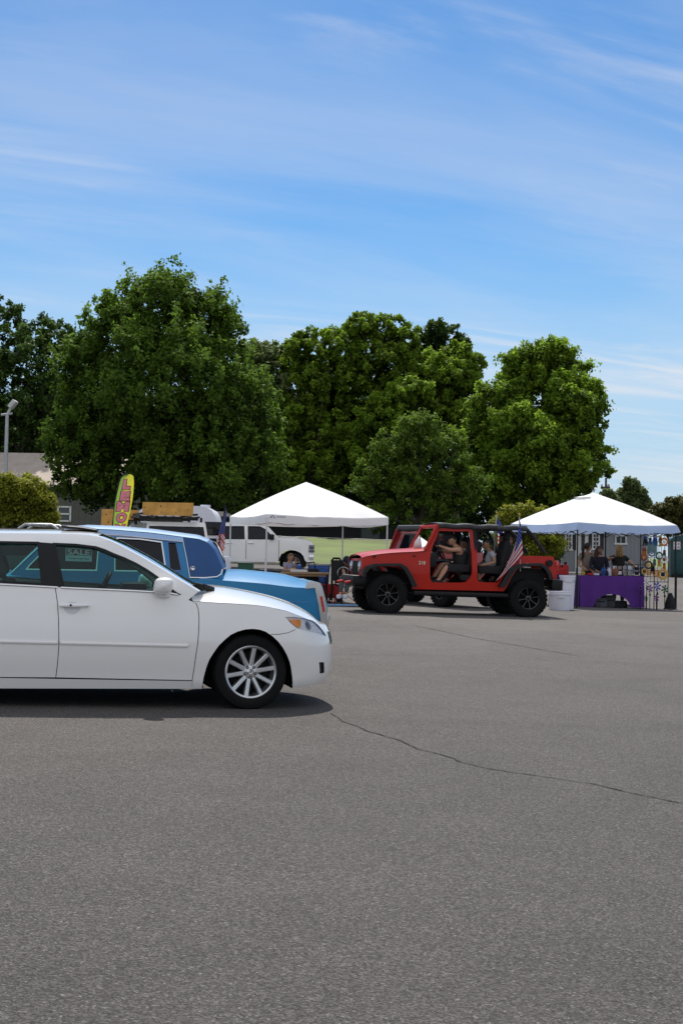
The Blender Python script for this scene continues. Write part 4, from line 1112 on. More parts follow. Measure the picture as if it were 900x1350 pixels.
    m = MB(); T = [(F.M @ p)-(F.M @ t0[0]) for p in t0]; m.add(T, [(0, 1, 2, 3)]); m.build('pennant_cloth', CLWHITE, o, solid=.004)
    m = MB(); m.cyl(T[0], T[1], .008); m.build('pennant_stick', GALV, o)
    return root
# ------------------------------------------------------------------ other vehicles
def pickup():
    O = gpt(385, 57); yaw = R(5); F = Frame(O + Vector((0, .95, 0)), yaw, 0)
    root = empty('pickup_truck', 'white four door pickup truck parked beyond the white canopy', 'pickup truck', M=F.M)
    z = lambda x, y: (240+x/3.214, 620+y/3.214)
    def q(x, y): p = F.inv(*z(x, y), -.95); return (p.x, p.z)
    x0 = q(150, 240)[0]
    outl = [(x0-1.95, .50), (x0-1.5, .50)] + [(x0-.95+.5*math.cos(a), .50+.46*math.sin(a)) for a in [math.pi*(1-i/10) for i in range(11)]] + [q(150, 386), q(404, 389), q(412, 372), q(422, 352), q(438, 341), q(458, 338), q(482, 341), q(502, 350), q(514, 364), q(520, 382), q(533, 393), q(552, 390), q(560, 376), q(560, 345), q(556, 312), q(549, 303), q(538, 298), q(480, 286), q(430, 283), q(412, 288)] + [q(396, 272), q(372, 245), q(352, 229), q(335, 224), q(250, 221), q(170, 222)]
    belt = q(300, 291)[1]
    outl += [(x0, q(150, 224)[1]-.02), (x0-.08, belt+.12), (x0-1.95, belt+.10)]
    w1 = [q(*p) for p in [(184, 238), (262, 238), (264, 290), (184, 290)]]; w2 = [q(*p) for p in [(281, 238), (330, 239), (352, 250), (378, 277), (384, 291), (281, 291)]]
    S = lambda a, b, e=0.: Vector((a, -.95+e + max(0, b-belt)*.28 + (.10*ss(q(520, 0)[0], q(560, 0)[0], a)), b))
    m = MB(); m.patch(outl, S, .2, holes=[w1, w2]); m.rim(outl, S, (0, .12, 0), step=.2)
    m.mirror()
    rp = [q(170, 222), q(250, 221), q(335, 224)]; m.grid(lambda a, b: Vector((x0+(rp[2][0]-x0)*a, S(0, rp[1][1]).y*(1-2*b), rp[1][1]-.02+.06*(1-(2*b-1)**2))), 6, 10)
    hp_ = [q(412, 288), q(430, 283), q(480, 286), q(538, 298), q(549, 303), q(556, 312)]
    hz = ip([p for p in hp_]); m.grid(lambda a, b: Vector((hp_[0][0]+(hp_[-1][0]-hp_[0][0])*a, S(hp_[0][0]+(hp_[-1][0]-hp_[0][0])*a, 1).y*(1-2*b), hz(hp_[0][0]+(hp_[-1][0]-hp_[0][0])*a)+.05*(1-(2*b-1)**4))), 12, 10)
    fx = q(557, 0)[0]; m.box((fx-.03, 0, q(0, 345)[1]), (.08, 1.7, q(0, 312)[1]-q(0, 382)[1]), bev=.03)
    m.box((x0-.95, 0, .85), (1.9, 1.7, .1)); m.box((x0-1.93, 0, .9), (.06, 1.85, .62)); m.box((x0-.03, 0, 1.45), (.05, 1.4, .5))
    m.build('body', WHITE, root, 30)
    g = MB(); a0 = q(335, 226); b0 = q(404, 283); g.grid(lambda a, b: Vector((a0[0]+(b0[0]-a0[0])*a, (-.66-.24*a)*(1-2*b), a0[1]+(b0[1]-a0[1])*a+.03)), 4, 6); g.build('windshield', SMOKE, root)
    for sd in (1, -1):
        for w_ in (w1, w2):
            g = MB(); g.patch(w_, lambda a, b: S(a, b, .02), .3); g.v = g.v if sd == 1 else [flipy(p) for p in g.v]; wo = g.build('window', DKGLASS, root)
            g = MB(); g.patch(inset(w_, -.02), lambda a, b: S(a, b, -.006), .3, holes=[inset(w_, .015)]); g.v = g.v if sd == 1 else [flipy(p) for p in g.v]; g.build('window_trim', BLACK, wo)
        for x in ((281+263)/2-0, 172, 411):
            g = MB(); p0 = q(x, 296); g.box((p0[0], sd*-.953, p0[1]-.38), (.018, .01, .76)); g.build('door_gap', mat('gap', (.10, .10, .10), .8) if 'gap' not in bpy.data.materials else bpy.data.materials['gap'], root)
        for x in (292, 200):
            g = MB(); p0 = q(x, 308); g.box((p0[0], sd*-.975, p0[1]), (.22, .04, .045), bev=.015); g.build('door_handle', CHROME, root)
        g = MB(); p0 = q(380, 285); g.box((p0[0], sd*-1.10, p0[1]+.02), (.18, .22, .24), bev=.05); g.build('side_mirror', BLACK, root)
        g = MB(); p0 = q(547, 327); g.box((p0[0]+.02, sd*-.82, p0[1]+.02), (.22, .22, .16), bev=.03, mi=0); g.box((p0[0]+.02, sd*-.82, p0[1]-.14), (.24, .22, .12), bev=.03, mi=0); g.build('headlight', mat('dark_lamp', (.10, .11, .13), .15, metal=.5, coat=1.) if 'dark_lamp' not in bpy.data.materials else bpy.data.materials['dark_lamp'], root)
    g = MB(); p0 = q(548, 368); g.box((p0[0], 0, p0[1]), (.2, 1.86, .2), bev=.05); g.build('front_bumper', CHROME, root)
    g = MB(); g.box((fx+.02, 0, q(0, 335)[1]), (.04, 1.3, .4)); g.build('grille', BLACK, root)
    g = MB(); g.box((x0+.6, 0, .62), (5.4, 1.4, .3)); g.box((x0+1.2, 0, 1.05), (2.2, 1.5, .5)); wheel_well(g, 0, .42, .50, .94); wheel_well(g, x0-.95, .42, .50, .94); g.build('chassis', DARK, root)
    for x in (0, x0-.95):
        for sd in (-1, 1): wheel(root, (x, sd*.82, .40), sd, .40, .26, .25, 6, STEEL, lug=0)
    return root
def white_suv():
    D = 37; z = lambda x, y: (130+x/5., 620+y/5.)
    O = gpt(232, D); F = Frame(O, R(16), 0)
    root = empty('boxy_suv', 'white boxy off-road wagon with black roof rack, seen over the blue sedan', 'suv', M=F.M)
    def q(x, y): p = F.inv(*z(x, y), 0); return (p.x, p.z)
    a, b = q(320, 342), q(704, 347); zt = (a[1]+b[1])/2; w = (b[0]-a[0])/2; cx = (a[0]+b[0])/2; zb = 1.30
    m = MB(); L = 3.2
    gl = [(cx-w*.93, zt-.10), (cx+w*.93, zt-.10), (cx+w*1.02, zb-.02), (cx-w*1.02, zb-.02)]
    ou = [(cx-w, zt), (cx+w, zt), (cx+w*1.12, zb-.15), (cx-w*1.12, zb-.15)]
    fr = lambda a_, b_, e=0.: Vector((a_, -(zt-b_)*.35+e, b_))
    m.patch(ou, fr, .2, holes=[gl]); m.rim(gl, fr, (0, .05, 0))
    m.box((cx, L/2, zt-.03), (2*w-.01, L-.02, .09), bev=.03)
    sw = []
    for i in range(3): y0 = .25+i*.95; sw.append([(y0, zt-.15), (y0+.75, zt-.15), (y0+.75, zb+.02), (y0, zb+.02)])
    so = [(-.2, zb-.15), (.0, zt-.02), (L, zt-.02), (L+.05, zb-.15), (L+.05, .6), (-1.2, .6), (-1.2, zb-.15)]
    for sd in (-1, 1):
        sf = lambda a_, b_: Vector((cx+sd*(w+(zt-b_)*.10), a_, b_)); m.patch(so, sf, .3, holes=sw)
    m.box((cx, -.62, zb-.17), (1.7, 1.15, .14), bev=.05); m.box((cx, -1.18, .88), (1.6, .08, .6), bev=.03); m.box((cx, L+.02, 1.2), (2*w+.05, .06, 1.3), bev=.02)
    m.build('body', WHITE, root, 30)
    g = MB(); g.patch(gl, lambda a_, b_: fr(a_, b_, .02), .4); g.build('windshield', DKGLASS, root)
    for sd in (-1, 1):
        for s_ in sw:
            g = MB(); g.patch(s_, lambda a_, b_: Vector((cx+sd*(w+(zt-b_)*.10-.02), a_, b_)), .4); g.build('window', glassmat('side_pane', (.2, .24, .27), 1., .5, (.10, .13, .16)) if 'side_pane' not in bpy.data.materials else bpy.data.materials['side_pane'], root)
        g = MB(); p = q(748, 475); g.box((cx+sd*(p[0]-cx), -.1, p[1]), (.2, .14, .24), bev=.05); g.cyl((cx+sd*(w+.02), -.2, p[1]-.1), (cx+sd*(p[0]-cx), -.1, p[1]-.05), .02); g.build('side_mirror', BLACK, root)
    g = MB(); r0, r1 = q(265, 318), q(650, 322); zr = (r0[1]+r1[1])/2
    for y in (-.15, 1.0, 2.2): g.box(((r0[0]+r1[0])/2, y, zr), (r1[0]-r0[0], .08, .07), bev=.01)
    for i in range(8): g.box((r0[0]+(r1[0]-r0[0])*i/7., 1.0, zr+.05), (.05, 2.5, .05))
    for sd in (r0[0]+.05, r1[0]-.05):
        g.box((sd, 1.0, zr+.12), (.05, 2.5, .05))
    for x in (.1, .4, .6, .9):
        xx = r0[0]+(r1[0]-r0[0])*x; g.box((xx, -.22, zr+.02), (.28, .08, .09), bev=.02)
    for sd in (-1, 1):
        for y in (.2, 2.): g.box((cx+sd*w*.9, y, (zt+zr)/2), (.05, .08, zr-zt+.1))
    g.build('roof_rack', BLACK, root)
    for sd in (-1, 1):
        for y in (-.6, 2.3):
            wh = wheel(root, (cx+sd*.78, y, .38), 1, .38, .24, .22, 6, STEEL, lug=0); wh.rotation_euler = (0, 0, R(90)*sd)
    g = MB(); g.box((cx, 1.0, .6), (1.4, 4.0, .3)); g.box((cx, .9, 1.0), (1.5, 1.4, .3)); g.build('chassis', DARK, root)
    # wooden boards on and beside it
    def board(px, y0, lab, D2, kn, cat='wooden board'):
        pts = [at(*p, D2) for p in px]; o = empty('wooden_board', lab, cat, pts[3])
        mm = MB(); 
        for i in range(1):
            lo, hi = 0., 1.
            v = []
            for dy in (0, .05):
                for a_, b_ in ((0, lo), (1, lo), (1, hi), (0, hi)):
                    v.append(pts[0].lerp(pts[1], a_).lerp(pts[3].lerp(pts[2], a_), b_) - pts[3] + Vector((0, dy, 0)))
            mm.add(v, [(3, 2, 1, 0), (4, 5, 6, 7), (0, 1, 5, 4), (1, 2, 6, 5), (2, 3, 7, 6), (3, 0, 4, 7)])
        mm.build('plank_panel', WOOD, o)
        mm = MB()
        for (a_, b_, r) in kn:
            c = pts[0].lerp(pts[1], a_).lerp(pts[3].lerp(pts[2], a_), b_) - pts[3] + Vector((0, -.004, 0)); mm.lathe([(0, 0), (r, 0)], c, (0, -1, 0), 10)
        mm.build('wood_knot', mat('knot', (.09, .04, .015), .7) if 'knot' not in bpy.data.materials else bpy.data.materials['knot'], o)
        for a_ in (.18, .82):
            mm = MB(); c = pts[3].lerp(pts[2], a_)-pts[3]; mm.box(c+Vector((0, .03, -.06)), (.08, .05, .14)); mm.build('post', BLACK, o)
        return o
    board([z(290, 209), z(626, 215), z(621, 301), z(290, 295)], 0, 'long orange wooden board standing on the roof rack of the white wagon', D+.2, [(.36, .3, .02), (.05, .4, .015), (.38, .75, .014), (.9, .55, .012), (.66, .78, .012)])
    board([z(22, 256), z(98, 256), z(98, 378), z(16, 378)], 0, 'orange wooden panel left of the lemonade flag', D+1, [(.4, .3, .02), (.6, .7, .02)])
    board([z(180, 262), z(266, 262), z(262, 326), z(180, 326)], 0, 'short orange wooden panel right of the lemonade flag', D+1, [(.3, .5, .02)])
    return root
def trailer():
    D = 44; O = gpt(232, D); F = Frame(O, 0, 0); q = lambda x, y: F.inv(130+x/5., 620+y/5., 0)
    root = empty('white_trailer', 'white rounded top trailer standing behind the long wooden board', 'trailer', M=F.M)
    l, r, t = q(243, 240).x, q(780, 240).x, q(690, 236).z; h = t-.5; m = MB()
    def sec(rad): return [(l+.05, .5), (r-.0, .5), (r, t-.55), (r-.05, t-.3), (r-.16, t-.12), (r-.36, t-.02), (r-.6, t), (l+.6, t), (l+.3, t-.04), (l+.1, t-.2), (l, t-.5)]
    P = sec(0); m.prism(P, lambda a, b: (a, 0, b), lambda a, b: (a, 2.1, b))
    m.build('body', PLASTW, root, 50)
    g = MB(); g.box(((l+r)/2, -.01, t-.62), (r-l-.1, .012, .03)); g.build('trim_strip', GALV, root)
    g = MB(); c = q(694, 250); g.cyl((c.x, .5, t-.04), (c.x, .5, t+.05), .16, n=16); g.build('roof_vent', PLASTW, root)
    c = q(760, 385); g = MB(); g.box((c.x, -.02, c.z), (.55, .02, .42), bev=.005); gw = g.build('window', DKGLASS, root)
    for sx in (l+.8, r-.8):
        wheel(root, (sx, .12, .32), -1, .32, .2, .19, 6, STEEL, lug=0); wheel(root, (sx, 1.98, .32), 1, .32, .2, .19, 6, STEEL, lug=0)
    g = MB(); g.box((l-.5, 1.0, .45), (1.2, .12, .12)); g.build('tow_bar', BLACK, root)
    return root
def rack_car():
    D = 27; O = gpt(54, D); F = Frame(O, R(4), 0); q = lambda px, py: F.inv(px, py, -.5)
    root = empty('parked_car', 'dark car with a silver roof rack, its roof just above the white sedan', 'car', M=F.M)
    zt = q(54, 697.2).z; m = MB(); W = .85
    prof = [(-2.2, .3), (2.2, .3), (2.25, .7), (2.1, .92), (1.2, 1.02), (.55, zt-.05), (.3, zt), (-1.3, zt), (-1.9, zt-.1), (-2.2, 1.0), (-2.25, .7)]
    m.prism(prof, lambda a, b: (a, -W+max(0, b-1)*.4, b), lambda a, b: (a, W-max(0, b-1)*.4, b)); m.build('body', mat('dark_green_paint', (.012, .016, .016), .3, coat=.8), root)
    for sd in (-1, 1):
        g = MB(); w_ = [(.9, 1.02), (.45, zt-.08), (-1.3, zt-.08), (-1.8, 1.02)]; g.prism(w_, lambda a, b: (a, sd*(W-max(0, b-1)*.4+.004), b), lambda a, b: (a, sd*(W-max(0, b-1)*.4-.02), b)); g.build('window', DKGLASS, root)
        g = MB(); a, b = q(34, 692.5), q(69, 691.8); y = sd*.55; zr = zt+.075
        g.tube([(a.x-.12, y, zt-.01), (a.x, y, zr), (b.x, y, zr), (b.x+.12, y, zt-.01)], .03, 8); g.build('roof_rail', GALV, root)
    g = MB()
    for x in (q(40, 692).x, q(63, 692).x): g.box((x, 0, zt+.07), (.06, 1.2, .04), bev=.01)
    g.build('cross_bar', GALV, root)
    for x in (-1.35, 1.35):
        for sd in (-1, 1): wheel(root, (x, sd*.74, .31), sd, .31, .2, .2, 6, STEEL, lug=0)
    return root
# ------------------------------------------------------------------ canopies
def canopy(lab, corners, ez, peak, topm, valm, vh, flare=0., legs=GALV, scal=0., logo=False):
    L = sum((Vector(c) for c in corners), Vector())/4; L.z = ground(L.x, L.y)
    root = empty('canopy_tent', lab, 'canopy', L)
    E = [Vector((c[0], c[1], ez)) - L for c in corners]; pk = Vector(peak)-L; n = 4; cen = Vector((0, 0, ez-L.z))
    m = MB()
    for k in range(4):
        A, B = E[k], E[(k+1) % 4]
        def fn(u, v):
            e = A.lerp(B, u); e = e + (cen-e)*0; p = e.lerp(pk, v)
            sag = -.05*math.sin(math.pi*u)*(1-v)**1*1.0 + .10*math.sin(math.pi*v)*(.35)
            wr = (.009*math.sin(14*u+9*v)+.012*math.sin(5*u-11*v+k)+.006*math.sin(31*u+3*k))*(1-v)*math.sin(math.pi*u)**.6
            return p + Vector((0, 0, sag+wr))
        m.grid(lambda a, b: fn(a, b), 16, 16)
    m.build('roof', topm, root, 25)
    m = MB()
    for k in range(4):
        A, B = E[k], E[(k+1) % 4]; out = ((A+B)/2-cen); out.z = 0; out.normalize()
        def fv(u, v):
            p = A.lerp(B, u); p = p + Vector((0, 0, -.05*math.sin(math.pi*u)))
            e = (p-cen); e.z = 0; e.normalize()
            return p + Vector((0, 0, -vh*v - scal*abs(math.sin(u*math.pi*4))*v)) + e*(.012+flare*v) + out*.008*math.sin(21*u)*v
        m.grid(fv, 24, 3)
    m.build('valance', valm, root, 30)
    for k in range(4):
        g = Vector(corners[k]); b = Vector((g.x, g.y, ground(g.x, g.y)))-L; t = E[k]*1.0; t = Vector((b.x*.985, b.y*.985, E[k].z-.03))
        m = MB(); m.box((b+t)/2, (.035, .035, (t-b).length)); m.box(b+Vector((0, 0, .55)), (.048, .048, 1.05)); m.box(b+Vector((0, 0, .006)), (.10, .10, .012)); m.box(t-Vector((0, 0, .12)), (.06, .06, .10))
        m.build('leg', legs, root)
    m = MB(); tr = .28 if flare else .13
    for k in range(4):
        A, B = E[k]*.985, E[(k+1) % 4]*.985; A = Vector((A.x, A.y, E[k].z)); B = Vector((B.x, B.y, E[k].z))
        for i in range(4):
            for s in (0, 1):
                a = A.lerp(B, (i)/4.); b = A.lerp(B, (i+1)/4.); m.cyl(a+Vector((0, 0, -.06-tr*s)), b+Vector((0, 0, -.06-tr+tr*s)), .011, n=6)
    for k in range(4): m.cyl(E[k]*.985, pk-Vector((0, 0, .1)), .014, n=6)
    m.build('truss', legs if not flare else BLACK, root)
    return root, E, L
def left_tent():
    B = gpt(350.5, 34); C = gpt(510.5, 35.1); A = gpt(302.5, 36.94); Dd = Vector((A.x+C.x-B.x, A.y+C.y-B.y, 0))
    ez = at(350.5, 677.6, 34).z
    pk = at(403.5, 635.8, 36.0); cen = (A+C)/2
    pk = at(403.5, 635.5, cen.y); pk.x = at(403.5, 635.5, cen.y).x
    o, E, L = canopy('white square canopy without walls in front of the pickup truck', [B, C, Dd, A], ez, pk, CANVAS, CANVAS, .19, 0., mat('white_pole', (.62, .62, .63), .4, metal=.3))
    # small mark on the front valance
    m = MB(); p = at(359.5, 681.2, 34.02)-L+Vector((0, -.03, 0)); ux = (C-B); ux.z = 0; ux.normalize()
    for i in range(8):
        a0, a1 = math.pi*i/8, math.pi*(i+1)/8
        v = [p+ux*r*math.cos(a)+Vector((0, 0, r*math.sin(a)*1.2-.02)) for r, a in ((.045, a0), (.03, a0), (.03, a1), (.045, a1))]; m.add(v, [(0, 1, 2, 3)])
    m.add([p+ux*x+Vector((0, 0, z_)) for x, z_ in ((-.065, -.03), (-.03, -.03), (-.03, .0), (-.05, .0))], [(0, 1, 2, 3)]); m.add([p+ux*x+Vector((0, 0, z_)) for x, z_ in ((.065, -.03), (.03, -.03), (.03, .0), (.05, .0))], [(0, 1, 2, 3)])
    for i in range(7):
        x = .10+i*.034; m.add([p+ux*(x+a)+Vector((0, 0, -.012+b)) for a, b in ((0, 0), (.024, 0), (.024, .022), (0, .022))], [(0, 1, 2, 3)])
    m.build('logo', mat('logo_ink', (.06, .06, .14), .6), o)
    return o
def right_tent():
    N = gpt(762, 38.5); Rr = Vector((N.x+2.75, N.y+1.3, 0)); Lf = Vector((N.x-1.3, N.y+2.75, 0)); Bk = Vector((N.x+1.45, N.y+4.05, 0))
    ez = at(763, 688.7, 38.5).z; c = (N+Bk)/2; pk = at(781.5, 649.6, c.y)
    k = 1.09; cen = Vector((c.x, c.y, 0))
    ex = [cen+(Vector((p.x, p.y, 0))-cen)*k for p in (N, Rr, Bk, Lf)]
    o, E, L = canopy('white canopy with a light blue scalloped edge over the craft stall', ex, ez, pk, CANVAS, BLUECANVAS, .20, .10, BLACK, scal=.025)
    m = MB(); v = at(768, 656, c.y-.4)-L; d = (E[0]+E[3])/2
    m.grid(lambda a, b: pk-L + (E[0]*(a)+E[3]*(1-a) - (pk-L))*(.14+.10*b) + Vector((0, 0, .03+.05*b)), 6, 3); m.build('vent_flap', CANVAS, o)
    return o, N, Rr, Lf, Bk
# ------------------------------------------------------------------ market things
def simple(name, lab, cat, p, parts, group=None, rz=0):
    o = empty(name, lab, cat, p, group=group); o.rotation_euler = (0, 0, rz)
    for nm, mb, mt in parts: mb.build(nm, mt, o)
    return o
def camp_chair(p, rz, mt, lab, frame=BLACK, s=1., group=None):
    o = empty('camp_chair', lab, 'chair', p, group=group); o.rotation_euler = (0, 0, rz)
    m = MB(); m.grid(lambda a, b: Vector((-.26+.52*a, -.24+.48*b, .43-.06*math.sin(math.pi*a)))*s, 6, 4); m.build('seat', mt, o, solid=.012)
    m = MB(); m.grid(lambda a, b: Vector((-.27+.54*a, .25+.16*b+.04*math.sin(math.pi*a), .44+.50*b))*s, 6, 5); m.build('backrest', mt, o, solid=.012)
    m = MB()
    for x in (-.28, .28):
        m.cyl(Vector((x, .25, 0))*s, Vector((x, -.24, .62))*s, .012, n=6); m.cyl(Vector((x, -.24, 0))*s, Vector((x, .26, .48))*s, .012, n=6); m.cyl(Vector((x, .22, .40))*s, Vector((x, .42, .96))*s, .012, n=6)
    m.cyl(Vector((-.28, -.24, .02))*s, Vector((.28, .25, .42))*s, .01, n=6); m.cyl(Vector((.28, -.24, .02))*s, Vector((-.28, .25, .42))*s, .01, n=6); m.build('frame', frame, o)
    for x in (-.28, .28):
        m = MB(); m.box(Vector((x, -.02, .63))*s, (.05*s, .5*s, .025*s), bev=.01); m.build('armrest', mt, o)
    return o
def left_stall():
    D = 35.2
    # wooden table
    a = at(370, 754.6, D); b = at(433.5, 756.6, D-.1); p = gpt(402, D); zt = (a.z+b.z)/2-p.z; w = b.x-a.x
    m = MB(); m.box((0, .1, zt), (w, .65, .045), bev=.008); parts = [('tabletop', m, WOODT)]
    for sx in (-.42, .46):
        for y in (-.15, .35):
            m = MB(); m.cyl((sx*w, y, -.02), (sx*w, y, zt-.02), .017, n=8); parts.append(('leg', m, BLACK))
    m = MB(); m.box((0, -.16, zt-.05), (w*.9, .02, .05)); parts.append(('apron', m, WOODT))
    simple('wooden_table', 'narrow wooden table with dark legs beside the blue sedan tail', 'table', p, parts)
    # tray of goods
    c = at(394, 752.5, D); m = MB(); m.box((0, 0, .03), (.42, .3, .06), bev=.01); simple('paper_tray', 'flat white tray lying on the wooden table before the boy', 'tray', Vector((c.x, c.y, p.z+zt+.025)), [('tray', m, CLWHITE)])
    c = at(386, 751, D); m = MB(); m.ball((0, 0, .05), (.10, .09, .05), 12); simple('sandwich', 'tan bun shaped lump on the table left of the white tray', 'food', Vector((c.x, c.y, p.z+zt+.025)), [('bun', m, mat('bread', (.5, .33, .18), .7, var=.1))])
    c = at(390, 746, D); m = MB(); m.lathe([(0, 0), (.035, 0), (.035, .13), (.014, .17), (.014, .2), (0, .2)], (0, 0, 0), n=14); simple('bottle', 'clear drink bottle on the wooden table right of the boy', 'bottle', Vector((c.x, c.y+.1, p.z+zt+.024)), [('bottle', m, LENS)])
    # boy behind the table
    Db = 36.1; w_ = lambda x, y, d=0: at(360+x/6.43, 700+y/6.43, Db+d)
    s = .82
    J = dict(pelvis=w_(125, 352), chest=w_(130, 292), head=w_(148, 222), shL=w_(108, 282, -.05), elL=w_(98, 330, -.18), wrL=w_(150, 336, -.3), shR=w_(160, 284, .1), elR=w_(178, 322, -.05), wrR=w_(190, 268, -.1),
             hpL=w_(110, 352, -.05), knL=w_(150, 362, -.3), anL=w_(150, 440, -.3), toL=w_(170, 448, -.42), hpR=w_(135, 352, .1), knR=w_(180, 362, -.2), anR=w_(180, 440, -.2), toR=w_(200, 448, -.3))
    person('boy in a lavender grey t-shirt sitting behind the wooden table', J, [('shirt', CLLAV, 'tee'), ('shorts', CLNAVY, 'shorts'), ('shoes', CLBLK, 'shoes')], (HAIRL, 'short'), SKIN1, None, face=(.85, -.5, -.05), scale=s)
    m = MB(); g = gpt(380, Db+.05); sz = J['pelvis'].z-g.z-.12; m.box((0, 0, sz), (.4, .4, .04), bev=.01)
    for x in (-.17, .17):
        for y in (-.17, .17): m.cyl((x, y, 0), (x, y, sz), .015, n=6)
    simple('stool', 'dark stool under the boy behind the wooden table', 'stool', g, [('stool', m, BLACK)])
    # blue folding chairs, bag, cooler
    camp_chair(gpt(397, 37), R(35), CLBLUE, 'blue camp chair just right of the boy, behind the table', s=.98)
    camp_chair(gpt(417, 36.4), R(-10), CLBLUE, 'blue camp chair at the right end of the wooden table', s=.98)
    g = gpt(408, 35.9); m = MB(); m.box((0, 0, .62), (.50, .3, .44), bev=.06); m2 = MB(); m2.tube([(-.15, 0, .84), (-.12, 0, .98), (.12, 0, 1.0), (.15, 0, .84)], .018); m3 = MB(); m3.box((0, 0, .2), (.45, .3, .4), bev=.03)
    simple('duffel_bag', 'black bag with looped handle piled between the blue chairs', 'bag', g, [('bag', m, BLACKCLOTH), ('handle', m2, BLACKCLOTH), ('box', m3, mat('grey_box', (.35, .36, .4), .6))])
    # red wagon
    a = at(424, 765, 36.6); b = at(441, 781, 36.6); g = gpt(433, 36.6); m = MB(); h = .50
    m.box((0, 0, h*.55), (.78, .5, h*.7), bev=.03); wg = [('tub', m, CLRED)]
    for x in (-.28, .28):
        for y in (-.27, .27): k = MB(); k.cyl((x, y-.02, .1), (x, y+.02, .1), .1, n=14); wg.append(('wheel', k, BLACK))
    k = MB(); k.tube([(.4, 0, .2), (.62, 0, .5), (.72, 0, .75)], .015); wg.append(('handle', k, BLACK)); simple('red_wagon', 'red fabric wagon at the foot of the wooden table, left of the seated man', 'wagon', g, wg)
    # hand cart with looped handle
    Dc = 34.9; g = gpt(443.5, Dc); zz = lambda y: at(443, 700+y/6.43, Dc).z - g.z
    m = MB(); m.tube([(-.10, 0, .1), (-.10, 0, zz(300)), (-.11, 0, zz(250)), (-.07, 0, zz(232)), (.07, 0, zz(232)), (.11, 0, zz(250)), (.10, 0, zz(300)), (.10, 0, .1)], .028, 8)
    m2 = MB(); m2.box((0, .0, zz(285)), (.20, .05, .22), bev=.02); m2.box((0, 0, zz(360)), (.2, .10, .36), bev=.02)
    ca = [('frame', m, BLACK), ('back_panel', m2, BLACKCLOTH)]
    for x in (-.15, .15): k = MB(); k.lathe([(.11, -.02), (.13, 0), (.11, .02), (.09, 0)], (x, 0, .13), (1, 0, 0), 18); ca.append(('wheel', k, RUBBER))
    k = MB(); c = Vector((.18, -.05, zz(355))); k.lathe([(.14, -.012), (.155, 0), (.14, .012), (.125, 0)], c, (0, 1, 0), 24); ca.append(('hoop', k, STEEL))
    simple('hand_cart', 'black upright hand cart with a looped handle beside the seated man', 'cart', g, ca)
    # seated man in cap
    Dm = 35.0; w2 = lambda x, y, d=0: at(360+x/6.43, 700+y/6.43, Dm+d)
    g = gpt(457, Dm+.15)
    J = dict(pelvis=w2(620, 400, .15), chest=w2(622, 322, .12), head=w2(624, 258), shL=w2(592, 308), elL=w2(596, 356, -.1), wrL=w2(622, 385, -.25), shR=w2(650, 312, .1), elR=w2(668, 360, .1), wrR=w2(646, 388, -.2),
             hpL=w2(602, 402, .1), knL=w2(585, 405, -.38), anL=w2(570, 530, -.35), toL=w2(553, 558, -.52), hpR=w2(635, 402, .1), knR=w2(632, 408, -.38), anR=w2(618, 530, -.32), toR=w2(608, 560, -.5))
    person('seated man in dark cap, patterned dark shirt and grey trousers before the red bumper', J, [('shirt', CLBLK, 'tee'), ('trousers', mat('grey_trousers', (.10, .105, .11), .85, var=.2, vscale=20), 'trousers'), ('shoes', CLWHITE, 'shoes'), ('g', BLACK, 'glasses')], (HAIRD, 'short'), SKIN1, (CLNAVY, 'front'), face=(.35, -1, 0))
    camp_chair(Vector((J['pelvis'].x, J['pelvis'].y+.0, g.z)), R(-8), BLACKCLOTH, 'black camp chair with red legs under the seated man', frame=CLRED, s=1.15)
    a = at(432, 789, 34.3); g = gpt(446, 34.2); m = MB(); m.box((0, 0, .012), (1.0, .7, .02), bev=.006); simple('blue_mat', 'light blue mat on the asphalt at the feet of the seated man', 'mat', g, [('mat', m, mat('mat_blue', (.16, .34, .55), .8, var=.3, vscale=12))])
    # green bin, white tub
    g = gpt(324.5, 39); a = at(315, 743, 39); b = at(334, 752, 39); m = MB(); h = a.z-g.z; m.box((0, 0, h/2), (b.x-a.x, .4, h), bev=.03, taper=1.05); m2 = MB(); m2.box((0, 0, h+.015), (b.x-a.x+.04, .44, .03), bev=.01); simple('green_bin', 'dark green storage bin under the white canopy behind the blue trunk', 'bin', g, [('bin', m, mat('bin_green', (.012, .09, .05), .5)), ('lid', m2, mat('bin_lid', (.012, .07, .04), .5))])
    Dw = 24; g = gpt(296, Dw); a = at(287.6, 733, Dw); b = at(304, 745, Dw); r = (b.x-a.x)/2; h = a.z-g.z; m = MB(); m.lathe([(0, 0), (r*.9, 0), (r, .05), (r, h-.10), (r*.93, h-.04), (r*.75, h-.005), (0, h)], n=28); m2 = MB(); m2.lathe([(r*1.0, h-.22), (r*1.05, h-.2), (r*1.0, h-.18)], n=28); simple('water_barrel', 'white rounded barrel standing just behind the blue sedan', 'barrel', g, [('drum', m, PLASTW), ('hoop', m2, PLASTW)])
    # patriotic feather banner
    Df = 33; g = gpt(291.5, Df); z = lambda x, y: at(130+x/5., 620+y/5., Df)-g
    o = empty('feather_banner', 'narrow blue red and white feather banner beside the left canopy leg', 'banner', g)
    m = MB(); m.tube([Vector((0, 0, 0)), z(790, 560), z(800, 430), z(826, 300), z(832, 230)], .012, 6); m.build('pole', BLACK, o)
    Lc = [z(831, 230), z(824, 290), z(812, 340), z(796, 400), z(788, 440), z(784, 480), z(781, 530)]; Rc = [z(836, 232), z(842, 290), z(838, 340), z(834, 400), z(834, 440), z(833, 480), z(830, 530)]
    fm = []
    m = MB()
    def ev(C, t): t *= len(C)-1; i = min(int(t), len(C)-2); return C[i].lerp(C[i+1], t-i)
    def mif(i, j):
        if i < 14: return 0
        return 1 if (i*3+j*2) % 5 < 3 else 2
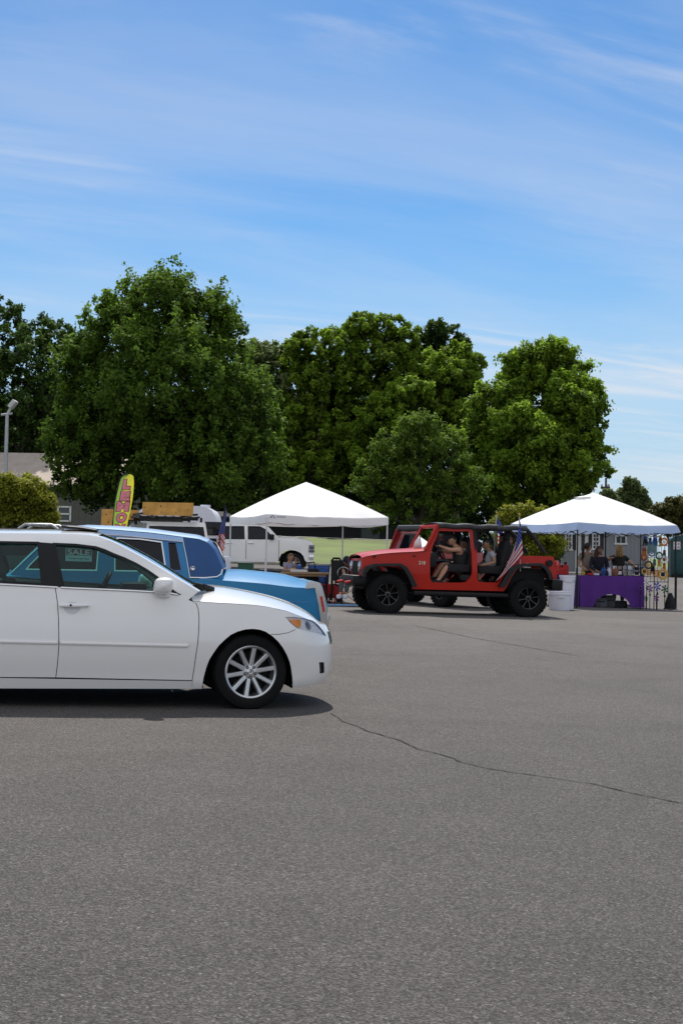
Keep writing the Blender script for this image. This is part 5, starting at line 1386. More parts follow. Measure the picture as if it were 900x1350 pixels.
    m.grid(lambda a, b: ev(Lc, a).lerp(ev(Rc, a), b)+Vector((0, .03*math.sin(8*a+5*b), 0)), 24, 6, mif=mif); m.build('banner_cloth', [FLAGBLUE, CLRED, CLWHITE], o, 60)
    # LEMONADE feather flag
    Df = 31; g = gpt(152, Df); z = lambda x, y: at(130+x/5., 620+y/5., Df)-g
    o = empty('lemonade_flag', 'yellow and green feather flag with pink letters reading LEMO', 'banner', g)
    Lc = [z(192, 26), z(165, 32), z(146, 50), z(134, 85), z(124, 130), z(114, 190), z(104, 270), z(97, 330), z(92, 390), z(84, 520)]
    Rc = [z(200, 26), z(222, 30), z(232, 42), z(234, 85), z(231, 130), z(224, 190), z(210, 270), z(196, 330), z(186, 390), z(165, 520)]
    C = lambda a, b, d=0: ev(Lc, a).lerp(ev(Rc, a), b)+Vector((0, .02*math.sin(7*a+4*b)-d, 0))
    m = MB(); m.tube([Vector((0, .01, 0))] + [p for p in reversed(Lc)], .016, 6); m.build('pole', BLACK, o)
    def mif(i, j):
        x = j/14.; y = i/60.
        if x < .34+.10*math.sin(y*16): return 1
        if abs(math.sin(i*.23+j*.4)) > .93: return 2
        return 0
    m = MB(); m.grid(lambda a, b: C(a, b), 60, 14, mif=mif)
    m.build('flag_cloth', [translucent('flag_yellow', (.78, .72, .06), .35), translucent('flag_green', (.34, .54, .09), .35), translucent('flag_lime', (.58, .68, .10), .35)], o, 60)
    rows = [('L', .165, .275), ('E', .345, .455), ('M', .505, .625), ('O', .665, .775), ('N', .825, .93)]
    # positions along the banner by pixel rows of the photo
    def rowt(y):
        best = min(range(201), key=lambda k: abs((g+C(k/200., .5)).z - at(150, 620+y/5., Df).z)); return best/200.
    for ch, y0, y1, x0, x1 in (('L', 58, 125, .30, .78), ('E', 136, 198, .27, .82), ('M', 206, 272, .14, .86), ('O', 280, 345, .2, .84), ('N', 356, 422, .2, .84)):
        t0, t1 = rowt(y0), rowt(y1); tv, tf = textmesh(ch, 1., bold=.07); xs = [p.x for p in tv]; ys = [p.y for p in tv]; X0, X1, Y0, Y1 = min(xs), max(xs), min(ys), max(ys)
        for gr, mt, nm, d in ((.055, mat('letter_edge', (.16, .01, .05), .6) if 'letter_edge' not in bpy.data.materials else bpy.data.materials['letter_edge'], 'letter_outline', .006), (0, mat('letter_pink', (.88, .27, .34), .6) if 'letter_pink' not in bpy.data.materials else bpy.data.materials['letter_pink'], 'letter', .012)):
            if gr: tv2, tf2 = textmesh(ch, 1., bold=.12)
            else: tv2, tf2 = tv, tf
            m = MB(); m.add([C(t0+(t1-t0)*(Y1-p.y)/(Y1-Y0), x0+(x1-x0)*(p.x-X0)/(X1-X0), d) for p in tv2], tf2); m.build(nm, mt, o, 180)
def right_stall(N, Rr, Lf, Bk):
    z = lambda x, y: (680+x/4.09, 630+y/4.09)
    D = 39.3; F = Frame(gpt(800, D), R(4), 0); O = F.O; zq = lambda x, y, yy=0: F.inv(*z(x, y), yy)
    # table
    tl, tr = zq(342, 527), zq(688, 531); bl = zq(345, 686); zt = (tl.z+tr.z)/2; x0, x1 = tl.x, tr.x; zb = .02
    root = empty('craft_table', 'long folding table under a purple cloth at the craft stall', 'table', M=F.M)
    m = MB(); m.box(((x0+x1)/2, .40, zt-.03), (x1-x0-.06, .74, .04)); m.build('tabletop', PLASTW, root)
    for sx in (x0+.12, x1-.12):
        for y in (.1, .68): m = MB(); m.cyl((sx, y, 0), (sx, y, zt-.04), .018, n=8); m.build('leg', STEEL, root)
    cl = bpy.data.objects.new('tablecloth', None); COL.objects.link(cl); cl.matrix_world = F.M; tag(cl, 'purple cloth with an arched gap hanging over the craft table', 'tablecloth')
    m = MB(); m.grid(lambda a, b: Vector((x0+(x1-x0)*a, .80*b, zt+.004*math.sin(9*a))), 12, 4)
    ac = zq(470, 640); ah = zq(500, 627).z; ax0, ax1 = zq(415, 680).x, zq(610, 680).x
    ol = [(x0, zb), (ax0, zb)] + [((ax0+ax1)/2-(ax1-ax0)/2*math.cos(t), zb+(ah-zb)*math.sin(t)) for t in [math.pi*i/14 for i in range(1, 14)]] + [(ax1, zb), (x1, zb), (x1, zt), (x0, zt)]
    m.patch(ol, lambda a, b: Vector((a, -.02-.035*math.sin(a*13)*(zt-b)-.03*(zt-b), b)), .08)
    for xx, s in ((x0, -1), (x1, 1)): m.grid(lambda a, b: Vector((xx+s*(.02*a+.02*math.sin(9*b)*a), -.02+.82*b, zt-(zt-zb)*a)), 8, 8)
    m.build('cloth', PURPLE, cl, 60)
    # dark purple side table at the left
    s0 = empty('side_table', 'small side table under a dark purple cloth left of the craft table', 'table', M=F.M)
    a = zq(205, 528, .9).x; b = zq(352, 528, .9).x; m = MB(); m.box(((a+b)/2, 1.2, zt/2), (b-a, .9, zt), bev=.02); m.build('cloth_cover', mat('dark_purple', (.03, .008, .075), .8, var=.15), s0)
    G0 = lambda x, y, yy=.3: F.M @ Vector((zq(x, y, yy).x, yy, zt))
    # things beneath the table
    for i, (x, y, w_, h_, c, lab) in enumerate([(450, 660, .34, .26, (.10, .10, .12), 'grey bundle under the purple table, left of centre'), (500, 655, .30, .34, (.05, .055, .06), 'dark box under the middle of the purple table'), (560, 668, .34, .20, (.015, .015, .02), 'black bag under the right half of the purple table'), (604, 668, .10, .10, (.6, .6, .6), 'small white box at the right foot of the purple table')]):
        m = MB(); m.box((0, 0, h_/2), (w_, .34, h_), bev=.05 if i != 3 else .01); g = F.M @ Vector((zq(x, y, .35).x, .35, 0)); g.z = ground(g.x, g.y); m2 = MB(); m2.box((0, -.172, h_*.6), (w_*.6, .01, .03)); simple('storage_box', lab, 'box', g, [('box', m, mat('under_%d' % i, c, .8, var=.3)), ('flap', m2, BLACK)])
    # white buckets
    Db = 36.2; g = gpt(738, Db); a, b = at(*z(176, 640), Db), at(*z(300, 640), Db); h = at(*z(240, 612), Db).z-g.z; r = (b.x-a.x)/2
    m = MB(); m.lathe([(0, 0), (r*.90, 0), (r*.96, h*.8), (r*1.03, h*.82), (r*1.03, h*.9), (r*.97, h*.92), (r*.98, h), (r*.94, h), (r*.9, h*.5), (0, h*.4)], n=32); m2 = MB(); m2.box((0, -r*.99, h*.70), (.18, .03, .03), bev=.01)
    simple('wash_tub', 'wide low white plastic tub at the rear bumper of the red car', 'tub', g, [('tub', m, PLASTW), ('handle', m2, PLASTW)])
    Db = 36.75; g = gpt(748, Db); a, b = at(*z(240, 560), Db), at(*z(324, 560), Db); h = at(*z(280, 526), Db).z-g.z; r = (b.x-a.x)/2
    m = MB(); m.lathe([(0, 0), (r*.78, 0), (r, h*.95), (r*1.06, h*.96), (r*1.06, h), (r*.96, h), (r*.8, h*.4), (0, h*.3)], n=32); m2 = MB(); m2.tube([(r*1.02*math.cos(t), r*1.02*math.sin(t)-.02, h*.93-.12*abs(math.sin(t))) for t in [math.pi*(1+i/10.) for i in range(11)]], .008, 6)
    simple('white_bucket', 'tall tapered white bucket behind the low white tub', 'bucket', g, [('bucket', m, PLASTW), ('handle', m2, STEEL)])
    # red canisters on the side table
    for i, (x, y0, lab) in enumerate([(222, 445, 'tall red canister nearest the red car tail'), (243, 478, 'short red canister between the two taller red ones'), (264, 462, 'red canister at the right end of the row by the bucket')]):
        g = F.M @ Vector((zq(x, 520, 1.15).x, 1.15, zt)); h = max(.15, (F.M @ zq(x, y0, 1.15)).z-g.z); m = MB(); r = .095 if i != 1 else .12; m.lathe([(0, 0), (r, 0), (r, h*.72), (r*.8, h*.84), (r*.35, h*.9), (r*.35, h), (0, h)], n=18); m2 = MB(); m2.cyl((0, 0, h*.96), (0, 0, h+.04), r*.45, n=12)
        if x < 250: g.z = g.z
        simple('red_canister', lab, 'canister', g, [('can', m, CLRED), ('cap', m2, BLACK)])
    # goods on the table
    gd = [(470, 505, .08, .22, CLBLUE, 'vase', 'blue jar near the left end of the purple table'), (500, 500, .07, .22, PLASTW, 'vase', 'pale jar beside the blue jar on the purple table'), (532, 500, .11, .25, mat('brown_pot', (.25, .10, .05), .6), 'pot', 'brown pot left of the wire rack on the table'),
          (360, 515, .06, .12, mat('yellow_pot', (.45, .35, .06), .6), 'pot', 'small yellow pot at the left table corner'), (398, 518, .10, .07, CLRED, 'dish', 'low red dish near the left end of the table'), (430, 517, .10, .07, PLASTW, 'dish', 'low white dish in front of the dark haired seller'), (488, 516, .05, .14, CLNAVY, 'vase', 'small navy jar in front of the pale jar'), (676, 505, .06, .22, mat('green_pot', (.03, .08, .05), .6), 'pot', 'green jar at the right end of the table')]
    for x, y, r, h, mt, nm, lab in gd:
        m = MB(); m.lathe([(0, 0), (r*.7, 0), (r, h*.4), (r*.95, h*.7), (r*.55, h*.88), (r*.65, h), (r*.5, h), (0, h*.5)], n=18); m2 = MB(); m2.lathe([(r*.66, h*.98), (r*.72, h), (r*.66, h*1.03)], n=18); simple({'vase': 'jar', 'pot': 'clay_pot', 'dish': 'dish'}[nm], lab, {'vase': 'jar', 'pot': 'pot', 'dish': 'dish'}[nm], G0(x, y, .22 if y > 512 else .45), [('vessel', m, mt), ('rim', m2, mt)])
    def wire_rack(x, w_, h_, lab, cs):
        o = empty('wire_rack', lab, 'rack', G0(x, 500, .4)); m = MB()
        for i in range(5): m.cyl((-w_/2+w_*i/4, 0, 0), (-w_/2+w_*i/4, .1, h_), .008, n=6)
        for i in range(4): m.cyl((-w_/2, .1*i/3, h_*i/3), (w_/2, .1*i/3, h_*i/3), .008, n=6)
        m.build('frame', BLACK, o)
        for i in range(8):
            m = MB(); m.box((-w_/2+w_*((i % 4)+.5)/4, -.02, h_*(.25+.42*(i//4))), (w_*.19, .012, h_*.28), bev=.004); m.build('card', cs[i % len(cs)], o)
    wire_rack(570, .55, .34, 'wire rack of small pale cards right of the brown pot', [CLGREY, PLASTW, CLTAUPE]); wire_rack(632, .60, .32, 'dark wire rack with small boxes at the right of the table', [BLACK, CLGREY, CLNAVY, CLBLUE])
    # sellers
    def seller(lab, x, hy, Dp, hair, wear, arms, face, s=1.0, sk=SKIN2):
        w_ = lambda dx, y, dy=0: at(*z(x+dx, y), Dp+dy); k = s
        hd = w_(0, hy); g = Vector((hd.x, Dp, ground(hd.x, Dp))); H_ = hd.z+.10-g.z; u = H_/1.7
        V = lambda dx, dy, zz: Vector((hd.x+dx*u, Dp+dy*u, g.z+zz*u))
        J = dict(pelvis=V(0, .05, .95), chest=V(0, .03, 1.32), head=V(0, 0, 1.60), hpL=V(-.10, .05, .92), knL=V(-.11, .02, .50), anL=V(-.12, .06, .09), toL=V(-.14, -.10, .05), hpR=V(.10, .05, .92), knR=V(.11, .02, .50), anR=V(.12, .06, .09), toR=V(.14, -.10, .05), shL=V(-.19, .03, 1.38), shR=V(.19, .03, 1.38))
        J['elL'], J['wrL'], J['elR'], J['wrR'] = [V(*a) for a in arms]
        person(lab, J, wear, hair, sk, None, face=face, scale=u)
    seller('woman with a long dark ponytail and light top, left of the sellers', 385, 372, 41.6, (HAIRD, 'tail'), [('top', CLTAUPE, 'tee'), ('trousers', CLNAVY, 'trousers'), ('shoes', CLBLK, 'shoes')], [(-.26, -.05, 1.10), (-.12, -.25, 1.0), (.26, -.05, 1.12), (.14, -.25, 1.02)], (.9, .5, 0), sk=SKIN1)
    seller('seller with auburn hair in a dark navy top behind the table middle', 446, 390, 41.1, (HAIRR, 'long'), [('top', CLNAVY, 'long'), ('trousers', CLBLK, 'trousers'), ('shoes', CLBLK, 'shoes')], [(-.25, -.05, 1.10), (-.10, -.28, 1.0), (.25, -.05, 1.1), (.12, -.28, 1.02)], (.7, -.7, -.1))
    seller('blond woman in a black t-shirt reaching out, right of the sellers', 554, 388, 41.4, (HAIRB, 'bun'), [('top', CLBLK, 'tee'), ('trousers', CLNAVY, 'trousers'), ('shoes', CLBLK, 'shoes')], [(-.34, -.18, 1.30), (-.30, -.42, 1.36), (.34, -.05, 1.22), (.44, -.20, 1.12)], (-.5, .8, 0), sk=SKIN1)
    # hanging display of ornaments
    Fd = Frame(Vector((Rr.x-.55, Rr.y-.30, ground(Rr.x, Rr.y))), R(10), 0); y0 = 0.
    dq = lambda x, y: Fd.inv(*z(x, y), 0)
    a = dq(672, 300); b = dq(822, 300); stand = empty('display_stand', 'black wire display stand hung with ornaments at the right tent pole', 'stand', M=Fd.M)
    m = MB()
    for x in (a.x, (a.x+b.x)/2, b.x): m.cyl((x, .02, 0), (x, .02, a.z), .014, n=8)
    m.build('post', BLACK, stand); m = MB()
    for yy in (298, 364, 430, 500, 560): m.cyl((a.x, .02, dq(700, yy).z), (b.x, .02, dq(700, yy).z), .009, n=6)
    for i in range(9): m.cyl((a.x+(b.x-a.x)*i/8., .025, dq(700, 298).z), (a.x+(b.x-a.x)*i/8., .025, dq(700, 560).z), .006, n=6)
    m.build('wire_grid', BLACK, stand); m = MB()
    for x in (a.x, b.x): m.box((x, .02, .015), (.06, .5, .03))
    m.build('foot', BLACK, stand)
    C_ = dict(blue=CLBLUE, navy=CLNAVY, lav=mat('lilac', (.30, .27, .50), .6), teal=mat('teal_orn', (.10, .19, .20), .6), org=mat('orange_orn', (.50, .17, .03), .6), gold=mat('gold_orn', (.55, .33, .05), .5), rust=mat('rust_orn', (.22, .05, .02), .6), brown=mat('brown_orn', (.09, .045, .025), .7), wht=CLWHITE, green=mat('green_orn', (.03, .13, .06), .6), purp=mat('purple_orn', (.16, .05, .30), .6), blk=BLACK, cob=mat('cobalt_orn', (.06, .09, .45), .5))
    orn = [(695, 330, .075, 'blue', 'navy', 't'), (722, 335, .06, 'navy', 'blue', 't'), (748, 325, .09, 'lav', 'blue', 't'), (776, 322, .06, 'gold', 'brown', 't'), (797, 345, .10, 'org', 'wht', 'd'), (690, 395, .09, 'rust', 'org', 't'), (688, 428, .085, 'rust', 'wht', 'd'), (733, 375, .11, 'teal', 'teal', 's'), (730, 405, .09, 'teal', 'lav', 'd'),
           (770, 420, .095, 'green', 'wht', 'd'), (798, 400, .06, 'rust', 'brown', 't'), (797, 440, .10, 'wht', 'rust', 'd'), (712, 470, .10, 'brown', 'gold', 'd'), (735, 480, .085, 'brown', 'blk', 't'), (770, 455, .06, 'org', 'gold', 't'), (690, 505, .075, 'gold', 'brown', 'd'), (716, 512, .06, 'org', 'gold', 'd'), (752, 515, .08, 'org', 'gold', 'd'), (790, 520, .125, 'gold', 'blk', 'd'), (797, 470, .06, 'rust', 'org', 't'), (776, 352, .05, 'brown', 'gold', 't'), (745, 450, .06, 'green', 'teal', 't')]
    desc = dict(blue='blue', navy='dark navy', lav='lilac', teal='grey teal', org='orange', gold='golden', rust='rust red', brown='brown', wht='white', green='green', purp='purple', blk='black', cob='cobalt blue')
    rows = lambda y: 'top' if y < 360 else 'upper middle' if y < 415 else 'middle' if y < 460 else 'lower middle' if y < 490 else 'bottom'
    cols_ = lambda x: 'left side' if x < 705 else 'left of centre' if x < 735 else 'right of centre' if x < 775 else 'right side'
    for x, y, r, c1, c2, k in orn:
        r *= 1.22; p = dq(x, y); o = empty('hanging_ornament', '%s %s ornament in the %s row, %s of the display stand' % (desc[c1], 'ring' if k == 'd' else 'tassel' if k == 't' else 'square', rows(y), cols_(x)), 'ornament', Fd.M @ p, group='ornaments on the display stand'); o.rotation_euler = (0, 0, R(10))
        m = MB(); m.cyl((0, 0, r), (0, .01, r+.09), .005, n=6); m.build('hook', STEEL, o); m = MB(); m2 = MB()
        if k == 'd':
            m.lathe([(r*.55, 0), (r*.62, -.02), (r*.95, -.02), (r, 0), (r*.95, .02), (r*.62, .02)], (0, 0, 0), (0, 1, 0), 20, close=True); m2.ball((0, 0, 0), (r*.42, .02, r*.42), 12)
            for i in range(8): a_ = i*math.pi/4; m.ball((r*.78*math.cos(a_), -.02, r*.78*math.sin(a_)), r*.11, 6)
        elif k == 't':
            m.lathe([(0, r), (r*.5, r*.7), (r*.6, .2*r), (r*.4, 0), (0, 0)], (0, 0, 0), n=12)
            for i in range(7): m2.tube([(r*.4*math.cos(i*.9), r*.3*math.sin(i*.9), 0), (r*.55*math.cos(i*.9), r*.3*math.sin(i*.9), -r*1.0), (r*.5*math.cos(i*.9+.3), r*.3*math.sin(i*.9), -r*1.8)], r*.14, 5)
        else:
            m.box((0, 0, 0), (r*2, .02, r*2.4), bev=.008); m2.box((0, -.014, 0), (r*1.2, .01, r*1.5), bev=.004)
        m.build('frame' if k != 't' else 'bead', C_[c1], o); m2.build('centre' if k != 't' else 'tassel', C_[c2], o)
    # garden stakes under the display
    for x, y, r, c1, c2, lab in [(703, 560, .085, 'wht', 'wht', 'white round garden stake at the left foot of the display'), (720, 597, .085, 'purp', 'lav', 'purple leaf garden stake second from the left'), (668, 592, .06, 'purp', 'blk', 'dark purple garden stake beside the table corner'), (760, 585, .10, 'cob', 'lav', 'cobalt blue garden stake shaped like a bird'), (800, 600, .095, 'green', 'green', 'green leafy garden stake nearest the tent pole'), (755, 648, .075, 'purp', 'rust', 'low purple garden stake below the blue one'), (699, 650, .06, 'green', 'blk', 'low dark green garden stake below the white one')]:
        p = Fd.M @ Fd.inv(*z(x, y), -.35); g = Vector((p.x, p.y, ground(p.x, p.y))); h = p.z-g.z; m = MB(); m.cyl((0, 0, 0), (0, 0, max(.2, h+.1)), .011, n=6); m2 = MB(); m3 = MB()
        for i in range(6): a_ = i*math.pi/3+.3; m2.ball((r*.7*math.cos(a_), 0, h+r*.9*math.sin(a_)), (r*.42, .03, r*.28), 8, rot=Matrix.Rotation(-a_, 3, 'Y'))
        m3.ball((0, -.015, h), (r*.4, .04, r*.4), 10); m.ball((0, -.01, h-r*2.0), (r*.3, .03, r*.5), 8)
        simple('garden_stake', lab, 'garden stake', g, [('rod', m, BLACK), ('petals', m2, C_[c1]), ('centre', m3, C_[c2])], group='garden stakes below the display')
    # weight bag on the pole foot
    g = Vector((Rr.x+.04, Rr.y-.02, ground(Rr.x, Rr.y))); m = MB(); m.lathe([(0, 0), (.15, 0), (.165, .08), (.12, .28), (.06, .42), (.04, .46)], n=18); m2 = MB(); m2.lathe([(.045, .40), (.06, .42), (.045, .44)], n=14); simple('weight_bag', 'black weight bag round the foot of the right tent pole', 'weight bag', g, [('bag', m, BLACKCLOTH), ('strap', m2, BLACK)])
    # shed
    Ds = 70; g = gpt(762, Ds); Fs = Frame(g, 0, 0); sq = lambda x, y, yy=0: Fs.inv(*z(x, y), yy)
    root = empty('garden_shed', 'grey sided shed with white windows and door behind the craft stall', 'shed', M=Fs.M)
    lx = sq(233, 300).x; cx = 0.; rx = sq(715, 300).x; zt = sq(300, 276).z; zb = 0.1
    m = MB(); m.box(((lx+rx)/2, 1.6, (zt+zb)/2), (rx-lx, 3.2, zt-zb)); 
    n = int((rx-lx)/.2)
    for i in range(n): m.box((lx+.1+i*.2, -.006, (zt+zb)/2), (.012, .012, zt-zb-.02))
    m.build('wall', GREY, root)
    m = MB(); m.prism([(-.3, zt-.05), (1.6, zt+.35), (3.5, zt-.05), (3.5, zt+.05), (1.6, zt+.45), (-.3, zt+.05)], lambda a, b: (lx-.2, a, b), lambda a, b: (rx+.2, a, b)); m.build('roof', mat('shingle_dark', (.05, .05, .055), .8, var=.2), root)
    for x in (lx+.05, sq(331, 300).x, rx-.05): m = MB(); m.box((x, -.02, (zt+zb)/2), (.13 if x != sq(331, 300).x else .22, .03, zt-zb)); m.build('corner_board', WTRIM, root)
    def win(xa, ya, xb, yb, rows=3, cols=2, shut=True):
        A, B = sq(xa, ya), sq(xb, yb); x0, x1, z1, z0 = A.x, B.x, A.z, B.z; m = MB(); t = .07
        m.box(((x0+x1)/2, -.03, z1), (x1-x0+t, .05, t)); m.box(((x0+x1)/2, -.035, z0), (x1-x0+t*2.2, .07, t*1.2))
        for x in (x0, x1): m.box((x, -.03, (z0+z1)/2), (t, .05, z1-z0))
        for i in range(1, rows): m.box(((x0+x1)/2, -.026, z0+(z1-z0)*i/rows), (x1-x0, .03, .03 if i != rows//2 else .06))
        for i in range(1, cols): m.box((x0+(x1-x0)*i/cols, -.026, (z0+z1)/2), (.03, .03, z1-z0))
        o = m.build('window', WTRIM, root); g = MB(); g.box(((x0+x1)/2, -.014, (z0+z1)/2), (x1-x0, .006, z1-z0)); g.build('pane', DKGLASS, o)
        if shut:
            for s in (x0-.14, x1+.14):
                m = MB(); m.box((s, -.028, (z0+z1)/2), (.16, .035, z1-z0+.05)); m.build('shutter', mat('shutter_black', (.012, .014, .018), .6) if 'shutter_black' not in bpy.data.materials else bpy.data.materials['shutter_black'], root)
    win(266, 298, 297, 388, 4, 2); win(412, 300, 445, 385, 4, 2); win(535, 312, 590, 356, 1, 2, False)
    m = MB(); A, B = sq(342, 292), sq(400, 520); m.box(((A.x+B.x)/2, -.02, (A.z+zb)/2), (B.x-A.x, .05, A.z-zb)); dr = m.build('door', WTRIM, root); m = MB(); A2, B2 = sq(350, 300), sq(368, 392); m.box(((A2.x+B2.x)/2, -.05, (A2.z+B2.z)/2), (B2.x-A2.x, .01, A2.z-B2.z)); m.build('door_pane', DKGLASS, dr); m = MB(); m.ball((B.x-.12, -.07, 1.1), .05, 8); m.build('handle', STEEL, dr)
    # portable toilet
    Dp = 69; g = gpt(868, Dp); Fp = Frame(g, R(-6), 0); pq = lambda x, y: Fp.inv(*z(x, y), 0); l = pq(836, 400).x; r = l+1.22; zt = pq(870, 306).z; zz = zt-.30
    root = empty('portable_toilet', 'dark teal portable toilet with a white notice at the right edge', 'portable toilet', M=Fp.M); TL = mat('teal_plastic', (.008, .058, .062), .45, var=.12)
    m = MB(); m.box(((l+r)/2, .6, .06), (r-l+.06, 1.26, .12)); m.build('base', BLACK, root)
    m = MB(); m.box(((l+r)/2, .6, (zz+.12)/2), (r-l, 1.2, zz-.12), bev=.05)
    for x in (l+.06, r-.06): m.box((x, -.015, zz/2+.05), (.10, .03, zz-.2), bev=.01)
    m.build('cabin', TL, root)
    m = MB(); m.prism([(l-.04, zz-.02), (r+.04, zz-.02), (r+.02, zz+.10), (r-.18, zz+.24), ((l+r)/2, zz+.30), (l+.18, zz+.24), (l-.02, zz+.10)], lambda a, b: (a, -.05, b), lambda a, b: (a, 1.25, b)); m.build('roof', TL, root)
    m = MB(); m.box(((l+r)/2, -.02, zz/2+.06), (r-l-.26, .03, zz-.28), bev=.01)
    for i in range(4): m.box(((l+r)/2, -.04, .45+i*.42), (r-l-.45, .012, .05), bev=.005)
    dr = m.build('door', TL, root)
    A, B = pq(846, 344), pq(883, 386); m = MB(); m.box(((A.x+B.x)/2, -.055, (A.z+B.z)/2), (B.x-A.x, .01, A.z-B.z)); nt_ = m.build('notice', CLWHITE, dr)
    for i in range(2):
        for j in range(2): m = MB(); c = ((A.x+B.x)/2+(i-.5)*.16, -.062, (A.z+B.z)/2+(j-.5)*.17); m.box(c, (.10, .006, .11)); m.build('notice_print', mat('notice_ink', (.50, .28, .32), .6) if 'notice_ink' not in bpy.data.materials else bpy.data.materials['notice_ink'], nt_)
    m = MB(); m.box((l+.2, -.06, 1.05), (.05, .05, .16), bev=.01); m.build('handle', STEEL, dr)
    m = MB(); m.cyl((r-.2, .9, zz), (r-.2, .9, zz+.55), .05, n=10); m.build('vent_pipe', BLACK, root)
# ------------------------------------------------------------------ trees
LEAFSHAPE = np.array([[0, 0, 0], [.5, -.34, .06], [1.0, 0, -.04], [.5, .34, .06]])
def leaf_mesh(C, S, A, tone, name, mt, parent):
    """C centres, S sizes, A (n,3,3) frames"""
    n = len(C); P = LEAFSHAPE[None] * S[:, None, None]
    W = np.einsum('nij,nkj->nki', A, P) + C[:, None, :]
    me = bpy.data.meshes.new(name); me.vertices.add(n*4); me.vertices.foreach_set('co', W.reshape(-1).astype(np.float32))
    me.loops.add(n*4); me.loops.foreach_set('vertex_index', np.arange(n*4, dtype=np.int32)); me.polygons.add(n)
    me.polygons.foreach_set('loop_start', np.arange(0, n*4, 4, dtype=np.int32)); me.polygons.foreach_set('loop_total', np.full(n, 4, dtype=np.int32))
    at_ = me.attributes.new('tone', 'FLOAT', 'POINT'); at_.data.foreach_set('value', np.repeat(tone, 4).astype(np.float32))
    me.materials.append(mt); me.update(calc_edges=True)
    o = bpy.data.objects.new(name, me); COL.objects.link(o)
    if parent: o.parent = parent
    return o
def rand_frames(n, nrm, spread):
    d = nrm + rng.normal(0, spread, (n, 3)); d /= np.linalg.norm(d, axis=1)[:, None]
    t = rng.normal(0, 1, (n, 3)); t -= (t*d).sum(1)[:, None]*d; t /= np.linalg.norm(t, axis=1)[:, None]
    b = np.cross(d, t)
    return np.stack([t, b, d], axis=2)
def crown(lobes, ncl, per, size, up=1.0, csz=.22, clear=.0, spread=.7, fill=.25, spikes=0, spike=(.16, .55)):
    per = int(per*1.5); size *= .74
    big = [(Vector(c), r) for c, r in lobes]; lobes = []; lift = []
    for c, r in big:          # every bough carries smaller leafy heads; shade of the hollows put into core tone
        if r < .9: lobes.append((c, r)); lift.append(0.); continue
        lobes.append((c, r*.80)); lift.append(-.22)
        n = int(min(34, max(7, 13*r**.75)))
        for i in range(n):
            z = 1-2*(i+.5)/n; a = i*2.39996+rng.uniform(-.5, .5)+r; q = math.sqrt(1-z*z); rs = r*rng.uniform(.24, .42) if r < 2.2 else rng.uniform(.55, 1.05)
            d = Vector((q*math.cos(a), q*math.sin(a), z)); 
            if d.z < -.75: continue
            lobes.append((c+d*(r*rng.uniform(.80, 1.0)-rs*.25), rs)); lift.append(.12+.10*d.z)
    w = np.array([r*r for _, r in lobes]); w = w/w.sum(); Cs = []; Ns = []; T = []; Ss = []
    LC = np.array([list(c) for c, r in lobes]); LR = np.array([r for c, r in lobes])
    for k, (c, r) in enumerate(lobes):
        n = max(3, int(ncl*w[k]*1.25)); d = rng.normal(0, 1, (n, 3)); d[:, 2] += .35; d /= np.linalg.norm(d, axis=1)[:, None]
        rad = r*rng.uniform(.72, 1.06, n); rad[rng.random(n) < fill] *= rng.uniform(.3, .9)
        cc = np.array(c) + d*rad[:, None]
        # drop clumps deep inside other lobes
        dist = np.linalg.norm(cc[:, None, :]-LC[None], axis=2)/LR[None]; deep = (np.delete(dist, k, 1).min(1) if len(lobes) > 1 else np.full(n, 9.)) < .55
        keep = ~deep; cc = cc[keep]; d = d[keep]; n = len(cc)
        if n == 0: continue
        ct = rng.uniform(-.20, .20, n)+lift[k]+.26*d[:, 2]; cr = csz*min(1.6, max(.75, r**.6))*rng.uniform(.65, 1.35, n)  # sunlit tops and shaded undersides painted into the leaf tone
        off = rng.normal(0, 1, (n, per, 3)); off /= np.maximum(.6, np.linalg.norm(off, axis=2))[:, :, None]
        off *= cr[:, None, None]*rng.random((n, per, 1))**.4; off[:, :, 2] *= up; 
        p = cc[:, None, :] + off
        nr = d[:, None, :]*.55 + off/np.maximum(1e-6, np.linalg.norm(off, axis=2))[:, :, None]*.7 + np.array([0, 0, .6])
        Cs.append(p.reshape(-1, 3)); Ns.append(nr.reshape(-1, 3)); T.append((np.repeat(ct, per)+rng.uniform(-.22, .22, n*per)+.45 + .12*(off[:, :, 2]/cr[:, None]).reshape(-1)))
        Ss.append(size*rng.uniform(.6, 1.35, n*per))
    if spikes:
        idx = rng.choice(len(lobes), spikes, p=w); d = rng.normal(0, 1, (spikes, 3)); d[:, 2] = np.abs(d[:, 2])*.9; d /= np.linalg.norm(d, axis=1)[:, None]
        cc = LC[idx] + d*LR[idx][:, None]*1.0; dist = np.linalg.norm(cc[:, None, :]-LC[None], axis=2)/LR[None]; cc = cc[dist.min(1) > .9]; ns = len(cc); q = int(per*1.3)
        hgt = rng.uniform(.5, 1.4, ns)*spike[1]; t = rng.random((ns, q)); lean = rng.normal(0, .18, (ns, 1, 2))
        rad = spike[0]*(1.15-t)*1.3; off = np.stack([rng.normal(0, 1, (ns, q))*rad+lean[:, :, 0]*t*1.6, rng.normal(0, 1, (ns, q))*rad+lean[:, :, 1]*t*1.6, (t-.25)*2*hgt[:, None]], 2)
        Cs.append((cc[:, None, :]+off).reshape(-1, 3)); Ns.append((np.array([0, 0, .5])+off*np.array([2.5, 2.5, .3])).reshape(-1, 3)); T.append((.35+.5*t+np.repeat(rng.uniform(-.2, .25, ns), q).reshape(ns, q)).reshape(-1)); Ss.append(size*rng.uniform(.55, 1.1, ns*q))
    C = np.concatenate(Cs); N = np.concatenate(Ns); T = np.clip(np.concatenate(T), 0, 1); S = np.concatenate(Ss)
    return C, S, rand_frames(len(C), N, spread), T
